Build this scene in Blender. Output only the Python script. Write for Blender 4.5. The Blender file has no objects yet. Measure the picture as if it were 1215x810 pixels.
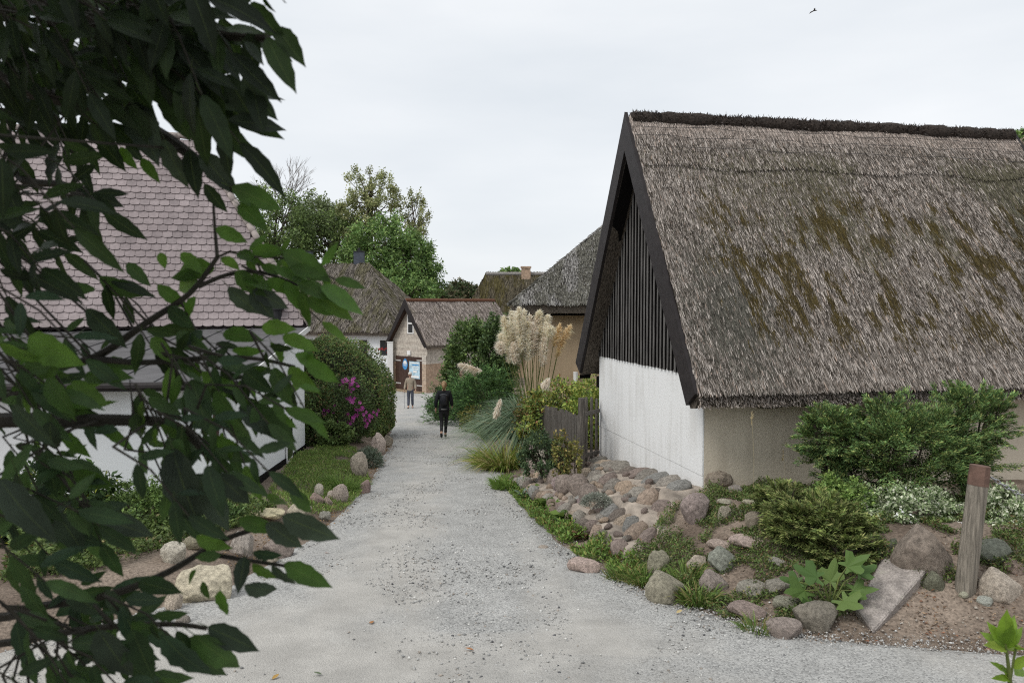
import bpy, math, random
import numpy as np
from mathutils import Vector, Matrix

random.seed(7)
RNG = np.random.default_rng(11)
scene = bpy.context.scene
COL = scene.collection

# ------------------------------------------------------------------ camera
FPX, CXP, CYP = 945.0, 607.5, 405.0          # focal length and centre in photograph pixels
CAMZ = 2.24
PITCH = math.atan(45 / FPX)
cam_data = bpy.data.cameras.new("camera")
cam_data.sensor_width = 36.0
cam_data.lens = FPX / 1215.0 * 36.0
cam_data.clip_start = 0.05
cam_data.clip_end = 3000.0
cam_data.dof.use_dof = True
cam_data.dof.focus_distance = 13.0
cam_data.dof.aperture_fstop = 5.6
cam = bpy.data.objects.new("camera", cam_data)
COL.objects.link(cam)
cam.location = (0, 0, CAMZ)
cam.rotation_euler = (math.pi / 2 - PITCH, 0, 0)
scene.camera = cam

# ------------------------------------------------------------------ sky, sun, exposure
SUN_EL, SUN_AZ = math.radians(52), math.radians(232)     # azimuth clockwise from +Y; behind and to the left
world = bpy.data.worlds.new("World")
scene.world = world
world.use_nodes = True
nt = world.node_tree
nt.nodes.clear()
w_out = nt.nodes.new("ShaderNodeOutputWorld")
w_bg = nt.nodes.new("ShaderNodeBackground")
w_sky = nt.nodes.new("ShaderNodeTexSky")
w_sky.sky_type = 'NISHITA'
w_sky.sun_disc = False
w_sky.sun_elevation = SUN_EL
w_sky.sun_rotation = SUN_AZ
w_tc = nt.nodes.new("ShaderNodeTexCoord")
w_map = nt.nodes.new("ShaderNodeMapping")
w_map.inputs['Scale'].default_value = (1.0, 1.3, 4.0)
w_map.inputs['Rotation'].default_value = (0.1, 0.15, 0.6)
w_noise = nt.nodes.new("ShaderNodeTexNoise")
w_noise.inputs['Scale'].default_value = 1.7
w_noise.inputs['Detail'].default_value = 5.0
w_noise.inputs['Roughness'].default_value = 0.5
w_ramp = nt.nodes.new("ShaderNodeValToRGB")
w_ramp.color_ramp.elements[0].position = 0.30
w_ramp.color_ramp.elements[0].color = (7.0, 7.4, 7.8, 1)
w_ramp.color_ramp.elements[1].position = 0.66
w_ramp.color_ramp.elements[1].color = (8.5, 8.7, 8.9, 1)
w_mix = nt.nodes.new("ShaderNodeMix")
w_mix.data_type = 'RGBA'
w_mix.inputs[0].default_value = 0.93                       # a closed cloud layer before the clear sky
nt.links.new(w_tc.outputs['Generated'], w_map.inputs['Vector'])
nt.links.new(w_map.outputs[0], w_noise.inputs['Vector'])
nt.links.new(w_noise.outputs[0], w_ramp.inputs[0])
nt.links.new(w_sky.outputs[0], w_mix.inputs[6])
nt.links.new(w_ramp.outputs[0], w_mix.inputs[7])
nt.links.new(w_mix.outputs[2], w_bg.inputs['Color'])
w_bg.inputs['Strength'].default_value = 0.088
nt.links.new(w_bg.outputs[0], w_out.inputs['Surface'])

sun_data = bpy.data.lights.new("sun", 'SUN')
sun_data.energy = 1.5
sun_data.angle = math.radians(25)
sun_data.color = (1.0, 0.97, 0.92)
sun = bpy.data.objects.new("sun", sun_data)
COL.objects.link(sun)
_sd = Vector((math.sin(SUN_AZ) * math.cos(SUN_EL), math.cos(SUN_AZ) * math.cos(SUN_EL), math.sin(SUN_EL)))
sun.rotation_euler = _sd.to_track_quat('Z', 'Y').to_euler()

scene.view_settings.view_transform = 'Standard'
scene.view_settings.look = 'None'
scene.view_settings.exposure = 0.38
scene.view_settings.gamma = 1.0
scene.view_settings.use_curve_mapping = False
scene.cycles.max_bounces = 6
scene.cycles.transparent_max_bounces = 8
scene.cycles.use_denoising = False
scene.cycles.filter_width = 1.15

# ------------------------------------------------------------------ photograph rays to places
def ray(px, py):
    x, zz = (px - CXP) / FPX, (CYP - py) / FPX
    c, s = math.cos(PITCH), math.sin(PITCH)
    return Vector((x, c + s * zz, -s + c * zz))

def at(px, py, Y):
    d = ray(px, py)
    t = Y / d.y
    return Vector((d.x * t, Y, CAMZ + d.z * t))

# ------------------------------------------------------------------ terrain
def zpath(Y):
    Y = np.asarray(Y, dtype=float)
    far = 34 + 6 * (1 - np.exp(-np.maximum(Y - 34, 0) / 6))
    return -0.0758 * np.where(Y < 34, np.maximum(Y, -12), far)

def onpath(px, py):
    d = ray(px, py)
    lo, hi = 0.5, 200.0
    for _ in range(60):
        t = (lo + hi) / 2
        if CAMZ + d.z * t > float(zpath(d.y * t)): lo = t
        else: hi = t
    return Vector((d.x * lo, d.y * lo, CAMZ + d.z * lo))

R_PX = [(1215, 778), (1100, 768), (990, 760), (900, 745), (830, 725), (760, 700), (690, 668), (640, 627), (600, 572), (572, 523), (546, 502), (530, 486), (522, 476)]
L_PX = [(0, 775), (190, 722), (270, 704), (335, 664), (404, 617), (440, 572), (462, 532), (467, 503), (470, 482)]
R_EDGE = [(60.0, 3.0), (9.0, 5.7)] + [tuple(onpath(*p)[:2]) for p in R_PX] + [(-3.4, 47.0), (-1.5, 60.0)]
L_EDGE = [(-2.0, -14.0), (-2.1, 2.0), (-3.0, 4.5)] + [tuple(onpath(*p)[:2]) for p in L_PX] + [(-7.4, 45.0), (-12.0, 52.0)]

def poly_sd(x, y, pts, right):
    """distance to a polyline, positive on its outer side"""
    x = np.asarray(x, float); y = np.asarray(y, float)
    best = np.full(x.shape, 1e9); sgn = np.ones(x.shape)
    for (ax, ay), (bx, by) in zip(pts[:-1], pts[1:]):
        dx, dy = bx - ax, by - ay
        t = np.clip(((x - ax) * dx + (y - ay) * dy) / (dx * dx + dy * dy), 0, 1)
        qx, qy = ax + t * dx, ay + t * dy
        d = np.hypot(x - qx, y - qy)
        cr = dx * (y - ay) - dy * (x - ax)
        m = d < best - 1e-9
        best = np.where(m, d, best)
        sgn = np.where(m, np.where(cr < 0, 1.0, -1.0) if right else np.where(cr > 0, 1.0, -1.0), sgn)
    return best * sgn

def sstep(t):
    t = np.clip(t, 0, 1)
    return t * t * (3 - 2 * t)

def bumps(x, y):
    return (np.sin(x * 2.3 + 1.1 * np.sin(y * 1.7)) * np.sin(y * 2.9 + 0.8 * np.sin(x * 2.1)) * 0.5
            + np.sin(x * 6.1 + y * 3.7) * np.sin(y * 7.3 - x * 2.2) * 0.25)

def hz(x, y):
    x = np.asarray(x, float); y = np.asarray(y, float)
    z = zpath(y)
    dr = poly_sd(x, y, R_EDGE, True)
    dl = poly_sd(x, y, L_EDGE, False)
    hr = np.interp(y, [0, 6, 10, 14.2, 20, 28, 40, 60], [0.5, 0.66, 0.66, 0.54, 0.5, 0.4, 0.1, 0.0])
    z = z + hr * sstep(dr / 1.75) + 0.035 * bumps(x, y) * sstep((dr - 0.05) / 0.5)
    hl = np.interp(y, [0, 8, 14, 22, 40], [0.25, 0.22, 0.2, 0.2, 0.0])
    z = z + hl * sstep(dl / 0.9) + 0.03 * bumps(x + 9, y) * sstep((dl - 0.05) / 0.5)
    return z

def H(x, y):
    return float(hz(np.array([x]), np.array([y]))[0])

def hit(px, py):
    """where a photograph ray meets the terrain"""
    d = ray(px, py)
    ts = np.linspace(3.0, 90.0, 4000)
    zz = CAMZ + d.z * ts
    g = hz(d.x * ts, d.y * ts)
    k = int(np.argmax(zz < g))
    t = ts[k]
    return Vector((d.x * t, d.y * t, float(g[k])))

# ------------------------------------------------------------------ object helpers
def mesh_data(name, verts, faces, smooth=False):
    me = bpy.data.meshes.new(name)
    me.from_pydata([tuple(v) for v in verts], [], [tuple(f) for f in faces])
    me.update()
    if smooth:
        me.polygons.foreach_set('use_smooth', [True] * len(me.polygons))
    return me

def link(name, data, mat=None, parent=None):
    if mat is not None and data is not None and hasattr(data, 'materials') and len(data.materials) == 0:
        data.materials.append(mat)
    o = bpy.data.objects.new(name, data)
    COL.objects.link(o)
    if parent is not None:
        attach(o, parent)
    return o

def root_of(o):
    m = Matrix.Identity(4)
    chain = []
    while o is not None:
        chain.append(o); o = o.parent
    for c in reversed(chain):
        m = m @ c.matrix_parent_inverse @ c.matrix_basis
    return m

def attach(o, parent):
    """child keeps world coordinates"""
    o.parent = parent
    o.matrix_parent_inverse = root_of(parent).inverted()

def tag(o, label=None, category=None, group=None, kind=None):
    if label: o['label'] = label
    if category: o['category'] = category
    if group: o['group'] = group
    if kind: o['kind'] = kind
    return o

def thing(name, loc, label, category, group=None):
    o = bpy.data.objects.new(name, None)
    o.empty_display_size = 0.2
    o.location = loc
    COL.objects.link(o)
    return tag(o, label, category, group)

class MB:
    def __init__(self): self.v = []; self.f = []
    def box(self, o, a, b, c):
        """corner o, edge vectors a, b, c"""
        o, a, b, c = map(Vector, (o, a, b, c)); n = len(self.v)
        if a.cross(b).dot(c) < 0: a, b = b, a
        self.v += [o, o + a, o + a + b, o + b, o + c, o + a + c, o + a + b + c, o + b + c]
        self.f += [(n+3, n+2, n+1, n), (n+4, n+5, n+6, n+7), (n, n+1, n+5, n+4), (n+1, n+2, n+6, n+5), (n+2, n+3, n+7, n+6), (n+3, n, n+4, n+7)]
        return self
    def prism(self, poly, ext):
        """polygon (list of points) pushed along ext"""
        poly = [Vector(p) for p in poly]; ext = Vector(ext); n = len(self.v); k = len(poly)
        nrm = Vector((0, 0, 0))
        for i in range(k): nrm += poly[i].cross(poly[(i + 1) % k])
        if nrm.dot(ext) > 0: poly.reverse()
        self.v += poly + [p + ext for p in poly]
        self.f += [tuple(range(n, n + k)), tuple(range(n + 2 * k - 1, n + k - 1, -1))]
        for i in range(k):
            j = (i + 1) % k
            self.f.append((n + j, n + i, n + k + i, n + k + j))
        return self
    def tube(self, pts, radii, sides=8, cap=True):
        pts = [Vector(p) for p in pts]; n0 = len(self.v)
        if not hasattr(radii, '__len__'): radii = [radii] * len(pts)
        prev = None
        for i, p in enumerate(pts):
            t = (pts[min(i + 1, len(pts) - 1)] - pts[max(i - 1, 0)]).normalized()
            if prev is None:
                u = t.orthogonal().normalized()
            else:
                u = (prev - t * prev.dot(t))
                u = u.normalized() if u.length > 1e-6 else t.orthogonal().normalized()
            prev = u
            w = t.cross(u)
            for k in range(sides):
                a = 2 * math.pi * k / sides
                self.v.append(p + (u * math.cos(a) + w * math.sin(a)) * radii[i])
        for i in range(len(pts) - 1):
            for k in range(sides):
                k2 = (k + 1) % sides
                a, b = n0 + i * sides, n0 + (i + 1) * sides
                self.f.append((a + k, a + k2, b + k2, b + k))
        if cap:
            self.f.append(tuple(n0 + k for k in reversed(range(sides))))
            b = n0 + (len(pts) - 1) * sides
            self.f.append(tuple(b + k for k in range(sides)))
        return self
    def ball(self, c, r, seg=10, rings=7):
        c = Vector(c); n0 = len(self.v)
        if not hasattr(r, '__len__'): r = (r, r, r)
        for i in range(1, rings):
            th = math.pi * i / rings
            for k in range(seg):
                a = 2 * math.pi * k / seg
                self.v.append(c + Vector((math.sin(th) * math.cos(a) * r[0], math.sin(th) * math.sin(a) * r[1], math.cos(th) * r[2])))
        top = len(self.v); self.v.append(c + Vector((0, 0, r[2]))); self.v.append(c - Vector((0, 0, r[2])))
        for i in range(rings - 2):
            for k in range(seg):
                k2 = (k + 1) % seg
                a, b = n0 + i * seg, n0 + (i + 1) * seg
                self.f.append((a + k, b + k, b + k2, a + k2))
        for k in range(seg):
            k2 = (k + 1) % seg
            self.f.append((top, n0 + k, n0 + k2))
            b = n0 + (rings - 2) * seg
            self.f.append((top + 1, b + k2, b + k))
        return self
    def build(self, name, mat, parent=None, smooth=False):
        return link(name, mesh_data(name, self.v, self.f, smooth), mat, parent)

# ------------------------------------------------------------------ mass geometry with colours (numpy)
def unit(a):
    return a / np.maximum(np.linalg.norm(a, axis=1, keepdims=True), 1e-9)

def rand_dirs(n):
    return unit(RNG.normal(size=(n, 3)))

def np_mesh(name, V, loops, sizes, cols, mat, parent=None, kind=None, smooth=False):
    me = bpy.data.meshes.new(name)
    V = np.ascontiguousarray(V, dtype=np.float32)
    loops = np.ascontiguousarray(loops, dtype=np.int32).ravel()
    sizes = np.ascontiguousarray(sizes, dtype=np.int32)
    me.vertices.add(len(V)); me.vertices.foreach_set('co', V.ravel())
    me.loops.add(len(loops)); me.loops.foreach_set('vertex_index', loops)
    me.polygons.add(len(sizes))
    starts = np.zeros(len(sizes), dtype=np.int32); starts[1:] = np.cumsum(sizes)[:-1]
    me.polygons.foreach_set('loop_start', starts)
    me.polygons.foreach_set('loop_total', sizes)
    if smooth: me.polygons.foreach_set('use_smooth', np.ones(len(sizes), dtype=bool))
    me.update(calc_edges=True)
    if cols is not None:
        ca = me.color_attributes.new('Col', 'FLOAT_COLOR', 'POINT')
        c4 = np.ones((len(V), 4), dtype=np.float32); c4[:, :3] = cols
        ca.data.foreach_set('color', c4.ravel())
    o = link(name, me, mat, parent)
    if kind: o['kind'] = kind
    return o

def leaf_cards(name, P, D, N, L, W, C, mat, parent=None, kind=None, fold=0.25):
    """every leaf a folded four-corner blade: base, two shoulders, tip"""
    n = len(P); L = np.broadcast_to(np.asarray(L, float), (n,))[:, None]; W = np.broadcast_to(np.asarray(W, float), (n,))[:, None]
    D = unit(D); S = unit(np.cross(D, N)); N = unit(np.cross(S, D))
    base = P; tip = P + D * L
    mid = P + D * L * 0.45
    le = mid + S * W * 0.5 + N * W * fold; ri = mid - S * W * 0.5 + N * W * fold
    V = np.stack([base, le, tip, ri], 1).reshape(-1, 3)
    i = np.arange(n)[:, None] * 4
    loops = np.concatenate([i + 0, i + 2, i + 1, i + 0, i + 3, i + 2], 1)
    return np_mesh(name, V, loops, np.full(2 * n, 3), np.repeat(C, 4, 0), mat, parent, kind)

def blade_cards(name, P, D, B, L, W, C, mat, parent=None, kind=None, sidev=None):
    """grass blades: quad + tri, leaving along D and bending by B (per unit length)"""
    n = len(P); L = np.broadcast_to(np.asarray(L, float), (n,))[:, None]; W = np.broadcast_to(np.asarray(W, float), (n,))[:, None]
    D = unit(D)
    S = unit(np.cross(D, rand_dirs(n))) if sidev is None else unit(np.cross(D, sidev))
    p1 = P + D * L * 0.4 + B * L * 0.10
    p2 = P + D * L * 0.75 + B * L * 0.42
    p3 = P + D * L * 0.95 + B * L * 0.95
    V = np.stack([P - S * W * .5, P + S * W * .5, p1 - S * W * .5, p1 + S * W * .5, p2 - S * W * .35, p2 + S * W * .35, p3], 1).reshape(-1, 3)
    i = np.arange(n)[:, None] * 7
    loops = np.concatenate([i, i+1, i+3, i+2, i+2, i+3, i+5, i+4, i+4, i+5, i+6], 1)
    return np_mesh(name, V, loops, np.tile([4, 4, 3], n), np.repeat(C, 7, 0), mat, parent, kind)

def colour_mix(n, cols, weights=None, jitter=0.15):
    cols = np.array(cols, float)
    k = RNG.choice(len(cols), n, p=None if weights is None else np.array(weights) / np.sum(weights))
    c = cols[k] * (1 + RNG.normal(0, jitter, (n, 1)))
    return np.clip(c, 0.003, 0.9)

def vnoise(p, seed=0):
    """cheap smooth 3-D value noise on an N x 3 array"""
    p = np.asarray(p, float)
    i = np.floor(p).astype(np.int64); f = p - i; f = f * f * (3 - 2 * f)
    def h(ix, iy, iz):
        n = (ix * 374761393 + iy * 668265263 + iz * 2147483647 + seed * 1274126177) & 0xffffffff
        n = ((n ^ (n >> 13)) * 1274126177) & 0xffffffff
        return ((n ^ (n >> 16)) & 0xffff) / 65535.0
    r = 0
    for dx in (0, 1):
        for dy in (0, 1):
            for dz in (0, 1):
                w = (f[:, 0] if dx else 1 - f[:, 0]) * (f[:, 1] if dy else 1 - f[:, 1]) * (f[:, 2] if dz else 1 - f[:, 2])
                r = r + w * h(i[:, 0] + dx, i[:, 1] + dy, i[:, 2] + dz)
    return r

def fbm(p, seed=0, oct=3):
    s, a, t = 0, 1.0, 0
    for k in range(oct):
        s = s + a * vnoise(np.asarray(p) * 2 ** k, seed + k); t += a; a *= 0.5
    return s / t

# ------------------------------------------------------------------ materials
def new_mat(name):
    m = bpy.data.materials.new(name); m.use_nodes = True
    return m, m.node_tree, m.node_tree.nodes['Principled BSDF']

def plain(name, col, rough=0.7, var=0.25, scale=6.0, bump=0.0, bscale=40.0, metal=0.0, stretch=(1, 1, 1), spec=0.3, detail=6.0):
    """a base colour broken up by noise, with a little relief"""
    m, t, b = new_mat(name)
    tc = t.nodes.new("ShaderNodeTexCoord"); mp = t.nodes.new("ShaderNodeMapping")
    mp.inputs['Scale'].default_value = stretch
    n = t.nodes.new("ShaderNodeTexNoise"); n.inputs['Scale'].default_value = scale; n.inputs['Detail'].default_value = detail
    r = t.nodes.new("ShaderNodeValToRGB")
    lo = [c * (1 - var) for c in col]; hi = [min(c * (1 + var), 0.95) for c in col]
    r.color_ramp.elements[0].position = 0.3; r.color_ramp.elements[0].color = (*lo, 1)
    r.color_ramp.elements[1].position = 0.7; r.color_ramp.elements[1].color = (*hi, 1)
    t.links.new(tc.outputs['Object'], mp.inputs[0]); t.links.new(mp.outputs[0], n.inputs['Vector'])
    t.links.new(n.outputs[0], r.inputs[0]); t.links.new(r.outputs[0], b.inputs['Base Color'])
    b.inputs['Roughness'].default_value = rough; b.inputs['Metallic'].default_value = metal
    b.inputs['Specular IOR Level'].default_value = spec
    if bump:
        n2 = t.nodes.new("ShaderNodeTexNoise"); n2.inputs['Scale'].default_value = bscale; n2.inputs['Detail'].default_value = 5
        t.links.new(mp.outputs[0], n2.inputs['Vector'])
        bp = t.nodes.new("ShaderNodeBump"); bp.inputs['Strength'].default_value = bump; bp.inputs['Distance'].default_value = 0.02
        t.links.new(n2.outputs[0], bp.inputs['Height']); t.links.new(bp.outputs[0], b.inputs['Normal'])
    return m

def vcol(name, rough=0.6, spec=0.25, trans=0.0, var=0.0, scale=30.0):
    """colour from the mesh's own colour attribute (each leaf, blade or reed its own)"""
    m, t, b = new_mat(name)
    a = t.nodes.new("ShaderNodeAttribute"); a.attribute_name = 'Col'
    src = a.outputs['Color']
    if var:
        tc = t.nodes.new("ShaderNodeTexCoord"); n = t.nodes.new("ShaderNodeTexNoise"); n.inputs['Scale'].default_value = scale
        t.links.new(tc.outputs['Object'], n.inputs['Vector'])
        mr = t.nodes.new("ShaderNodeMapRange"); mr.inputs['From Min'].default_value = 0.3; mr.inputs['From Max'].default_value = 0.7
        mr.inputs['To Min'].default_value = 1 - var; mr.inputs['To Max'].default_value = 1 + var
        t.links.new(n.outputs[0], mr.inputs[0])
        mx = t.nodes.new("ShaderNodeVectorMath"); mx.operation = 'SCALE'
        t.links.new(src, mx.inputs[0]); t.links.new(mr.outputs[0], mx.inputs['Scale']); src = mx.outputs[0]
    t.links.new(src, b.inputs['Base Color'])
    b.inputs['Roughness'].default_value = rough; b.inputs['Specular IOR Level'].default_value = spec
    if trans:
        tr = t.nodes.new("ShaderNodeBsdfTranslucent"); mix = t.nodes.new("ShaderNodeMixShader"); mix.inputs[0].default_value = trans
        t.links.new(src, tr.inputs['Color'])
        t.links.new(b.outputs[0], mix.inputs[1]); t.links.new(tr.outputs[0], mix.inputs[2])
        t.links.new(mix.outputs[0], t.nodes['Material Output'].inputs['Surface'])
    return m

def objcol(name, rough=0.8, bump=0.5, scale=9.0, var=0.5, speck=0.28):
    """stone: colour of the single object, mottled and speckled"""
    m, t, b = new_mat(name)
    oi = t.nodes.new("ShaderNodeObjectInfo"); tc = t.nodes.new("ShaderNodeTexCoord")
    add = t.nodes.new("ShaderNodeVectorMath"); add.operation = 'ADD'
    t.links.new(tc.outputs['Object'], add.inputs[0]); t.links.new(oi.outputs['Location'], add.inputs[1])
    n1 = t.nodes.new("ShaderNodeTexNoise"); n1.inputs['Scale'].default_value = scale; n1.inputs['Detail'].default_value = 8; n1.inputs['Roughness'].default_value = 0.65
    n2 = t.nodes.new("ShaderNodeTexNoise"); n2.inputs['Scale'].default_value = scale * 12; n2.inputs['Detail'].default_value = 3
    t.links.new(add.outputs[0], n1.inputs['Vector']); t.links.new(add.outputs[0], n2.inputs['Vector'])
    def rng(src, lo, hi, a=0.3, c=0.7):
        mr = t.nodes.new("ShaderNodeMapRange"); mr.inputs['From Min'].default_value = a; mr.inputs['From Max'].default_value = c
        mr.inputs['To Min'].default_value = lo; mr.inputs['To Max'].default_value = hi
        t.links.new(src, mr.inputs[0]); return mr.outputs[0]
    mul = t.nodes.new("ShaderNodeMath"); mul.operation = 'MULTIPLY'
    t.links.new(rng(n1.outputs[0], 1 - var, 1 + var), mul.inputs[0]); t.links.new(rng(n2.outputs[0], 1 - speck, 1 + speck), mul.inputs[1])
    sc = t.nodes.new("ShaderNodeVectorMath"); sc.operation = 'SCALE'
    t.links.new(oi.outputs['Color'], sc.inputs[0]); t.links.new(mul.outputs[0], sc.inputs['Scale'])
    # lichen: pale irregular patches
    n3 = t.nodes.new("ShaderNodeTexNoise"); n3.inputs['Scale'].default_value = scale * 1.7; n3.inputs['Detail'].default_value = 9; n3.inputs['Roughness'].default_value = 0.75
    t.links.new(add.outputs[0], n3.inputs['Vector'])
    lm = t.nodes.new("ShaderNodeMix"); lm.data_type = 'RGBA'; lm.inputs[7].default_value = (0.40, 0.39, 0.31, 1)
    t.links.new(rng(n3.outputs[0], 0, 0.55, 0.57, 0.68), lm.inputs[0]); t.links.new(sc.outputs[0], lm.inputs[6])
    t.links.new(lm.outputs[2], b.inputs['Base Color'])
    b.inputs['Roughness'].default_value = rough; b.inputs['Specular IOR Level'].default_value = 0.25
    bp = t.nodes.new("ShaderNodeBump"); bp.inputs['Strength'].default_value = bump; bp.inputs['Distance'].default_value = 0.03
    ad = t.nodes.new("ShaderNodeMath"); ad.operation = 'ADD'
    t.links.new(n1.outputs[0], ad.inputs[0]); t.links.new(rng(n2.outputs[0], 0, 0.3), ad.inputs[1])
    t.links.new(ad.outputs[0], bp.inputs['Height']); t.links.new(bp.outputs[0], b.inputs['Normal'])
    return m

M = {}
M['leaf'] = vcol('foliage', 0.55, 0.3, 0.25)
M['leaf_matt'] = vcol('foliage_matt', 0.8, 0.15, 0.15)
M['needle'] = vcol('needles', 0.7, 0.2, 0.1)
M['grass'] = vcol('grass_blades', 0.6, 0.25, 0.25)
M['reed'] = vcol('reed_stalks', 0.85, 0.15, 0.0)
M['plume'] = vcol('plume_hair', 0.8, 0.1, 0.45)
M['batten_face'] = plain('pale_batten_face', (0.11, 0.105, 0.10), 0.75, 0.8, 5.0, 0.3, 25.0, stretch=(14, 14, 0.6), spec=0.15)
M['pebble'] = vcol('pebbles', 0.85, 0.2)
M['flower'] = vcol('petals', 0.6, 0.2, 0.3)
M['stone'] = objcol('field_stone', 0.85, 0.9, 5.0)
M['mortar'] = plain('lime_mortar', (0.31, 0.265, 0.22), 0.95, 0.45, 5.0, 0.8, 30.0)
M['bark'] = plain('bark', (0.075, 0.06, 0.045), 0.9, 0.4, 20.0, 0.8, 30.0, stretch=(1, 1, 0.25))
M['twig'] = plain('green_twig', (0.028, 0.025, 0.018), 0.7, 0.4, 15.0)
M['stem'] = plain('green_stem', (0.12, 0.15, 0.04), 0.6, 0.3, 15.0)
M['deadwood'] = plain('dead_wood', (0.23, 0.21, 0.20), 0.9, 0.3, 10.0)
M['fence_wood'] = plain('weathered_wood', (0.105, 0.094, 0.082), 0.85, 0.5, 9.0, 0.5, 30.0, stretch=(6, 6, 0.5))
M['post_wood'] = plain('grey_post_wood', (0.22, 0.195, 0.16), 0.85, 0.45, 8.0, 0.6, 25.0, stretch=(8, 8, 0.4))
M['cut_wood'] = plain('red_brown_wood', (0.145, 0.088, 0.068), 0.8, 0.3, 12.0, 0.3)
M['black_wood'] = plain('black_stained_wood', (0.007, 0.006, 0.006), 0.8, 0.6, 6.0, 0.3, 30.0, stretch=(10, 10, 0.4), spec=0.08)
M['batten_wood'] = plain('worn_black_wood', (0.02, 0.018, 0.017), 0.7, 0.6, 5.0, 0.4, 25.0, stretch=(14, 14, 0.5), spec=0.2)
M['barge'] = plain('dark_brown_paint', (0.024, 0.020, 0.020), 0.55, 0.25, 5.0, 0.15, 30.0, stretch=(2, 2, 2), spec=0.2)
M['brown_paint'] = plain('brown_paint', (0.055, 0.030, 0.022), 0.5, 0.2, 4.0)
M['white_paint'] = plain('white_gloss_paint', (0.78, 0.78, 0.77), 0.4, 0.05, 4.0)
M['glass'] = plain('window_glass', (0.02, 0.025, 0.03), 0.08, 0.2, 2.0, spec=0.6)
M['metal'] = plain('galvanised_metal', (0.42, 0.43, 0.44), 0.4, 0.2, 12.0, metal=0.8)
M['iron'] = plain('pale_hinge_iron', (0.45, 0.44, 0.42), 0.6, 0.2, 12.0)
M['lead'] = plain('grey_roof_sheet', (0.10, 0.098, 0.10), 0.6, 0.25, 3.0, 0.2, 12.0)
M['black_metal'] = plain('black_metal', (0.02, 0.02, 0.022), 0.45, 0.3, 8.0)
M['chimney_grey'] = plain('blue_grey_slate', (0.06, 0.07, 0.09), 0.6, 0.25, 6.0)
M['rubber'] = plain('rubber', (0.02, 0.02, 0.02), 0.7, 0.2)

def wall_mat(name, col, streak=0.12, rough=0.9, bump=0.25, dirt=(0.30, 0.27, 0.22), dirt_amt=0.35, bscale=30.0):
    """plaster: vertical rain streaks, mottling, and stains low down from a mask of its own"""
    m, t, b = new_mat(name)
    tc = t.nodes.new("ShaderNodeTexCoord")
    mp = t.nodes.new("ShaderNodeMapping"); mp.inputs['Scale'].default_value = (9, 9, 0.7)
    t.links.new(tc.outputs['Object'], mp.inputs[0])
    n1 = t.nodes.new("ShaderNodeTexNoise"); n1.inputs['Scale'].default_value = 1.0; n1.inputs['Detail'].default_value = 6
    t.links.new(mp.outputs[0], n1.inputs['Vector'])
    n2 = t.nodes.new("ShaderNodeTexNoise"); n2.inputs['Scale'].default_value = 1.3; n2.inputs['Detail'].default_value = 7
    t.links.new(tc.outputs['Object'], n2.inputs['Vector'])
    mul = t.nodes.new("ShaderNodeMath"); mul.operation = 'MULTIPLY'
    t.links.new(n1.outputs[0], mul.inputs[0]); t.links.new(n2.outputs[0], mul.inputs[1])
    mr = t.nodes.new("ShaderNodeMapRange"); mr.inputs['From Min'].default_value = 0.24; mr.inputs['From Max'].default_value = 0.46
    mr.inputs['To Max'].default_value = dirt_amt
    t.links.new(mul.outputs[0], mr.inputs[0])
    mix = t.nodes.new("ShaderNodeMix"); mix.data_type = 'RGBA'
    mix.inputs[6].default_value = (*col, 1); mix.inputs[7].default_value = (*dirt, 1)
    t.links.new(mr.outputs[0], mix.inputs[0]); t.links.new(mix.outputs[2], b.inputs['Base Color'])
    b.inputs['Roughness'].default_value = rough; b.inputs['Specular IOR Level'].default_value = 0.2
    n3 = t.nodes.new("ShaderNodeTexNoise"); n3.inputs['Scale'].default_value = bscale; n3.inputs['Detail'].default_value = 5
    t.links.new(tc.outputs['Object'], n3.inputs['Vector'])
    bp = t.nodes.new("ShaderNodeBump"); bp.inputs['Strength'].default_value = bump; bp.inputs['Distance'].default_value = 0.02
    t.links.new(n3.outputs[0], bp.inputs['Height']); t.links.new(bp.outputs[0], b.inputs['Normal'])
    return m

M['white_wall'] = wall_mat('white_lime_plaster', (0.77, 0.775, 0.77), dirt=(0.40, 0.38, 0.34), dirt_amt=0.38)
M['clean_wall'] = wall_mat('clean_white_plaster', (0.82, 0.84, 0.86), dirt=(0.55, 0.54, 0.52), dirt_amt=0.20, bump=0.1)
M['beige_wall'] = wall_mat('beige_plaster', (0.64, 0.57, 0.46), dirt=(0.34, 0.29, 0.22), dirt_amt=0.35)
M['ochre_wall'] = wall_mat('ochre_plaster', (0.46, 0.35, 0.235), dirt=(0.26, 0.19, 0.12), dirt_amt=0.4, bump=0.1)

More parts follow.
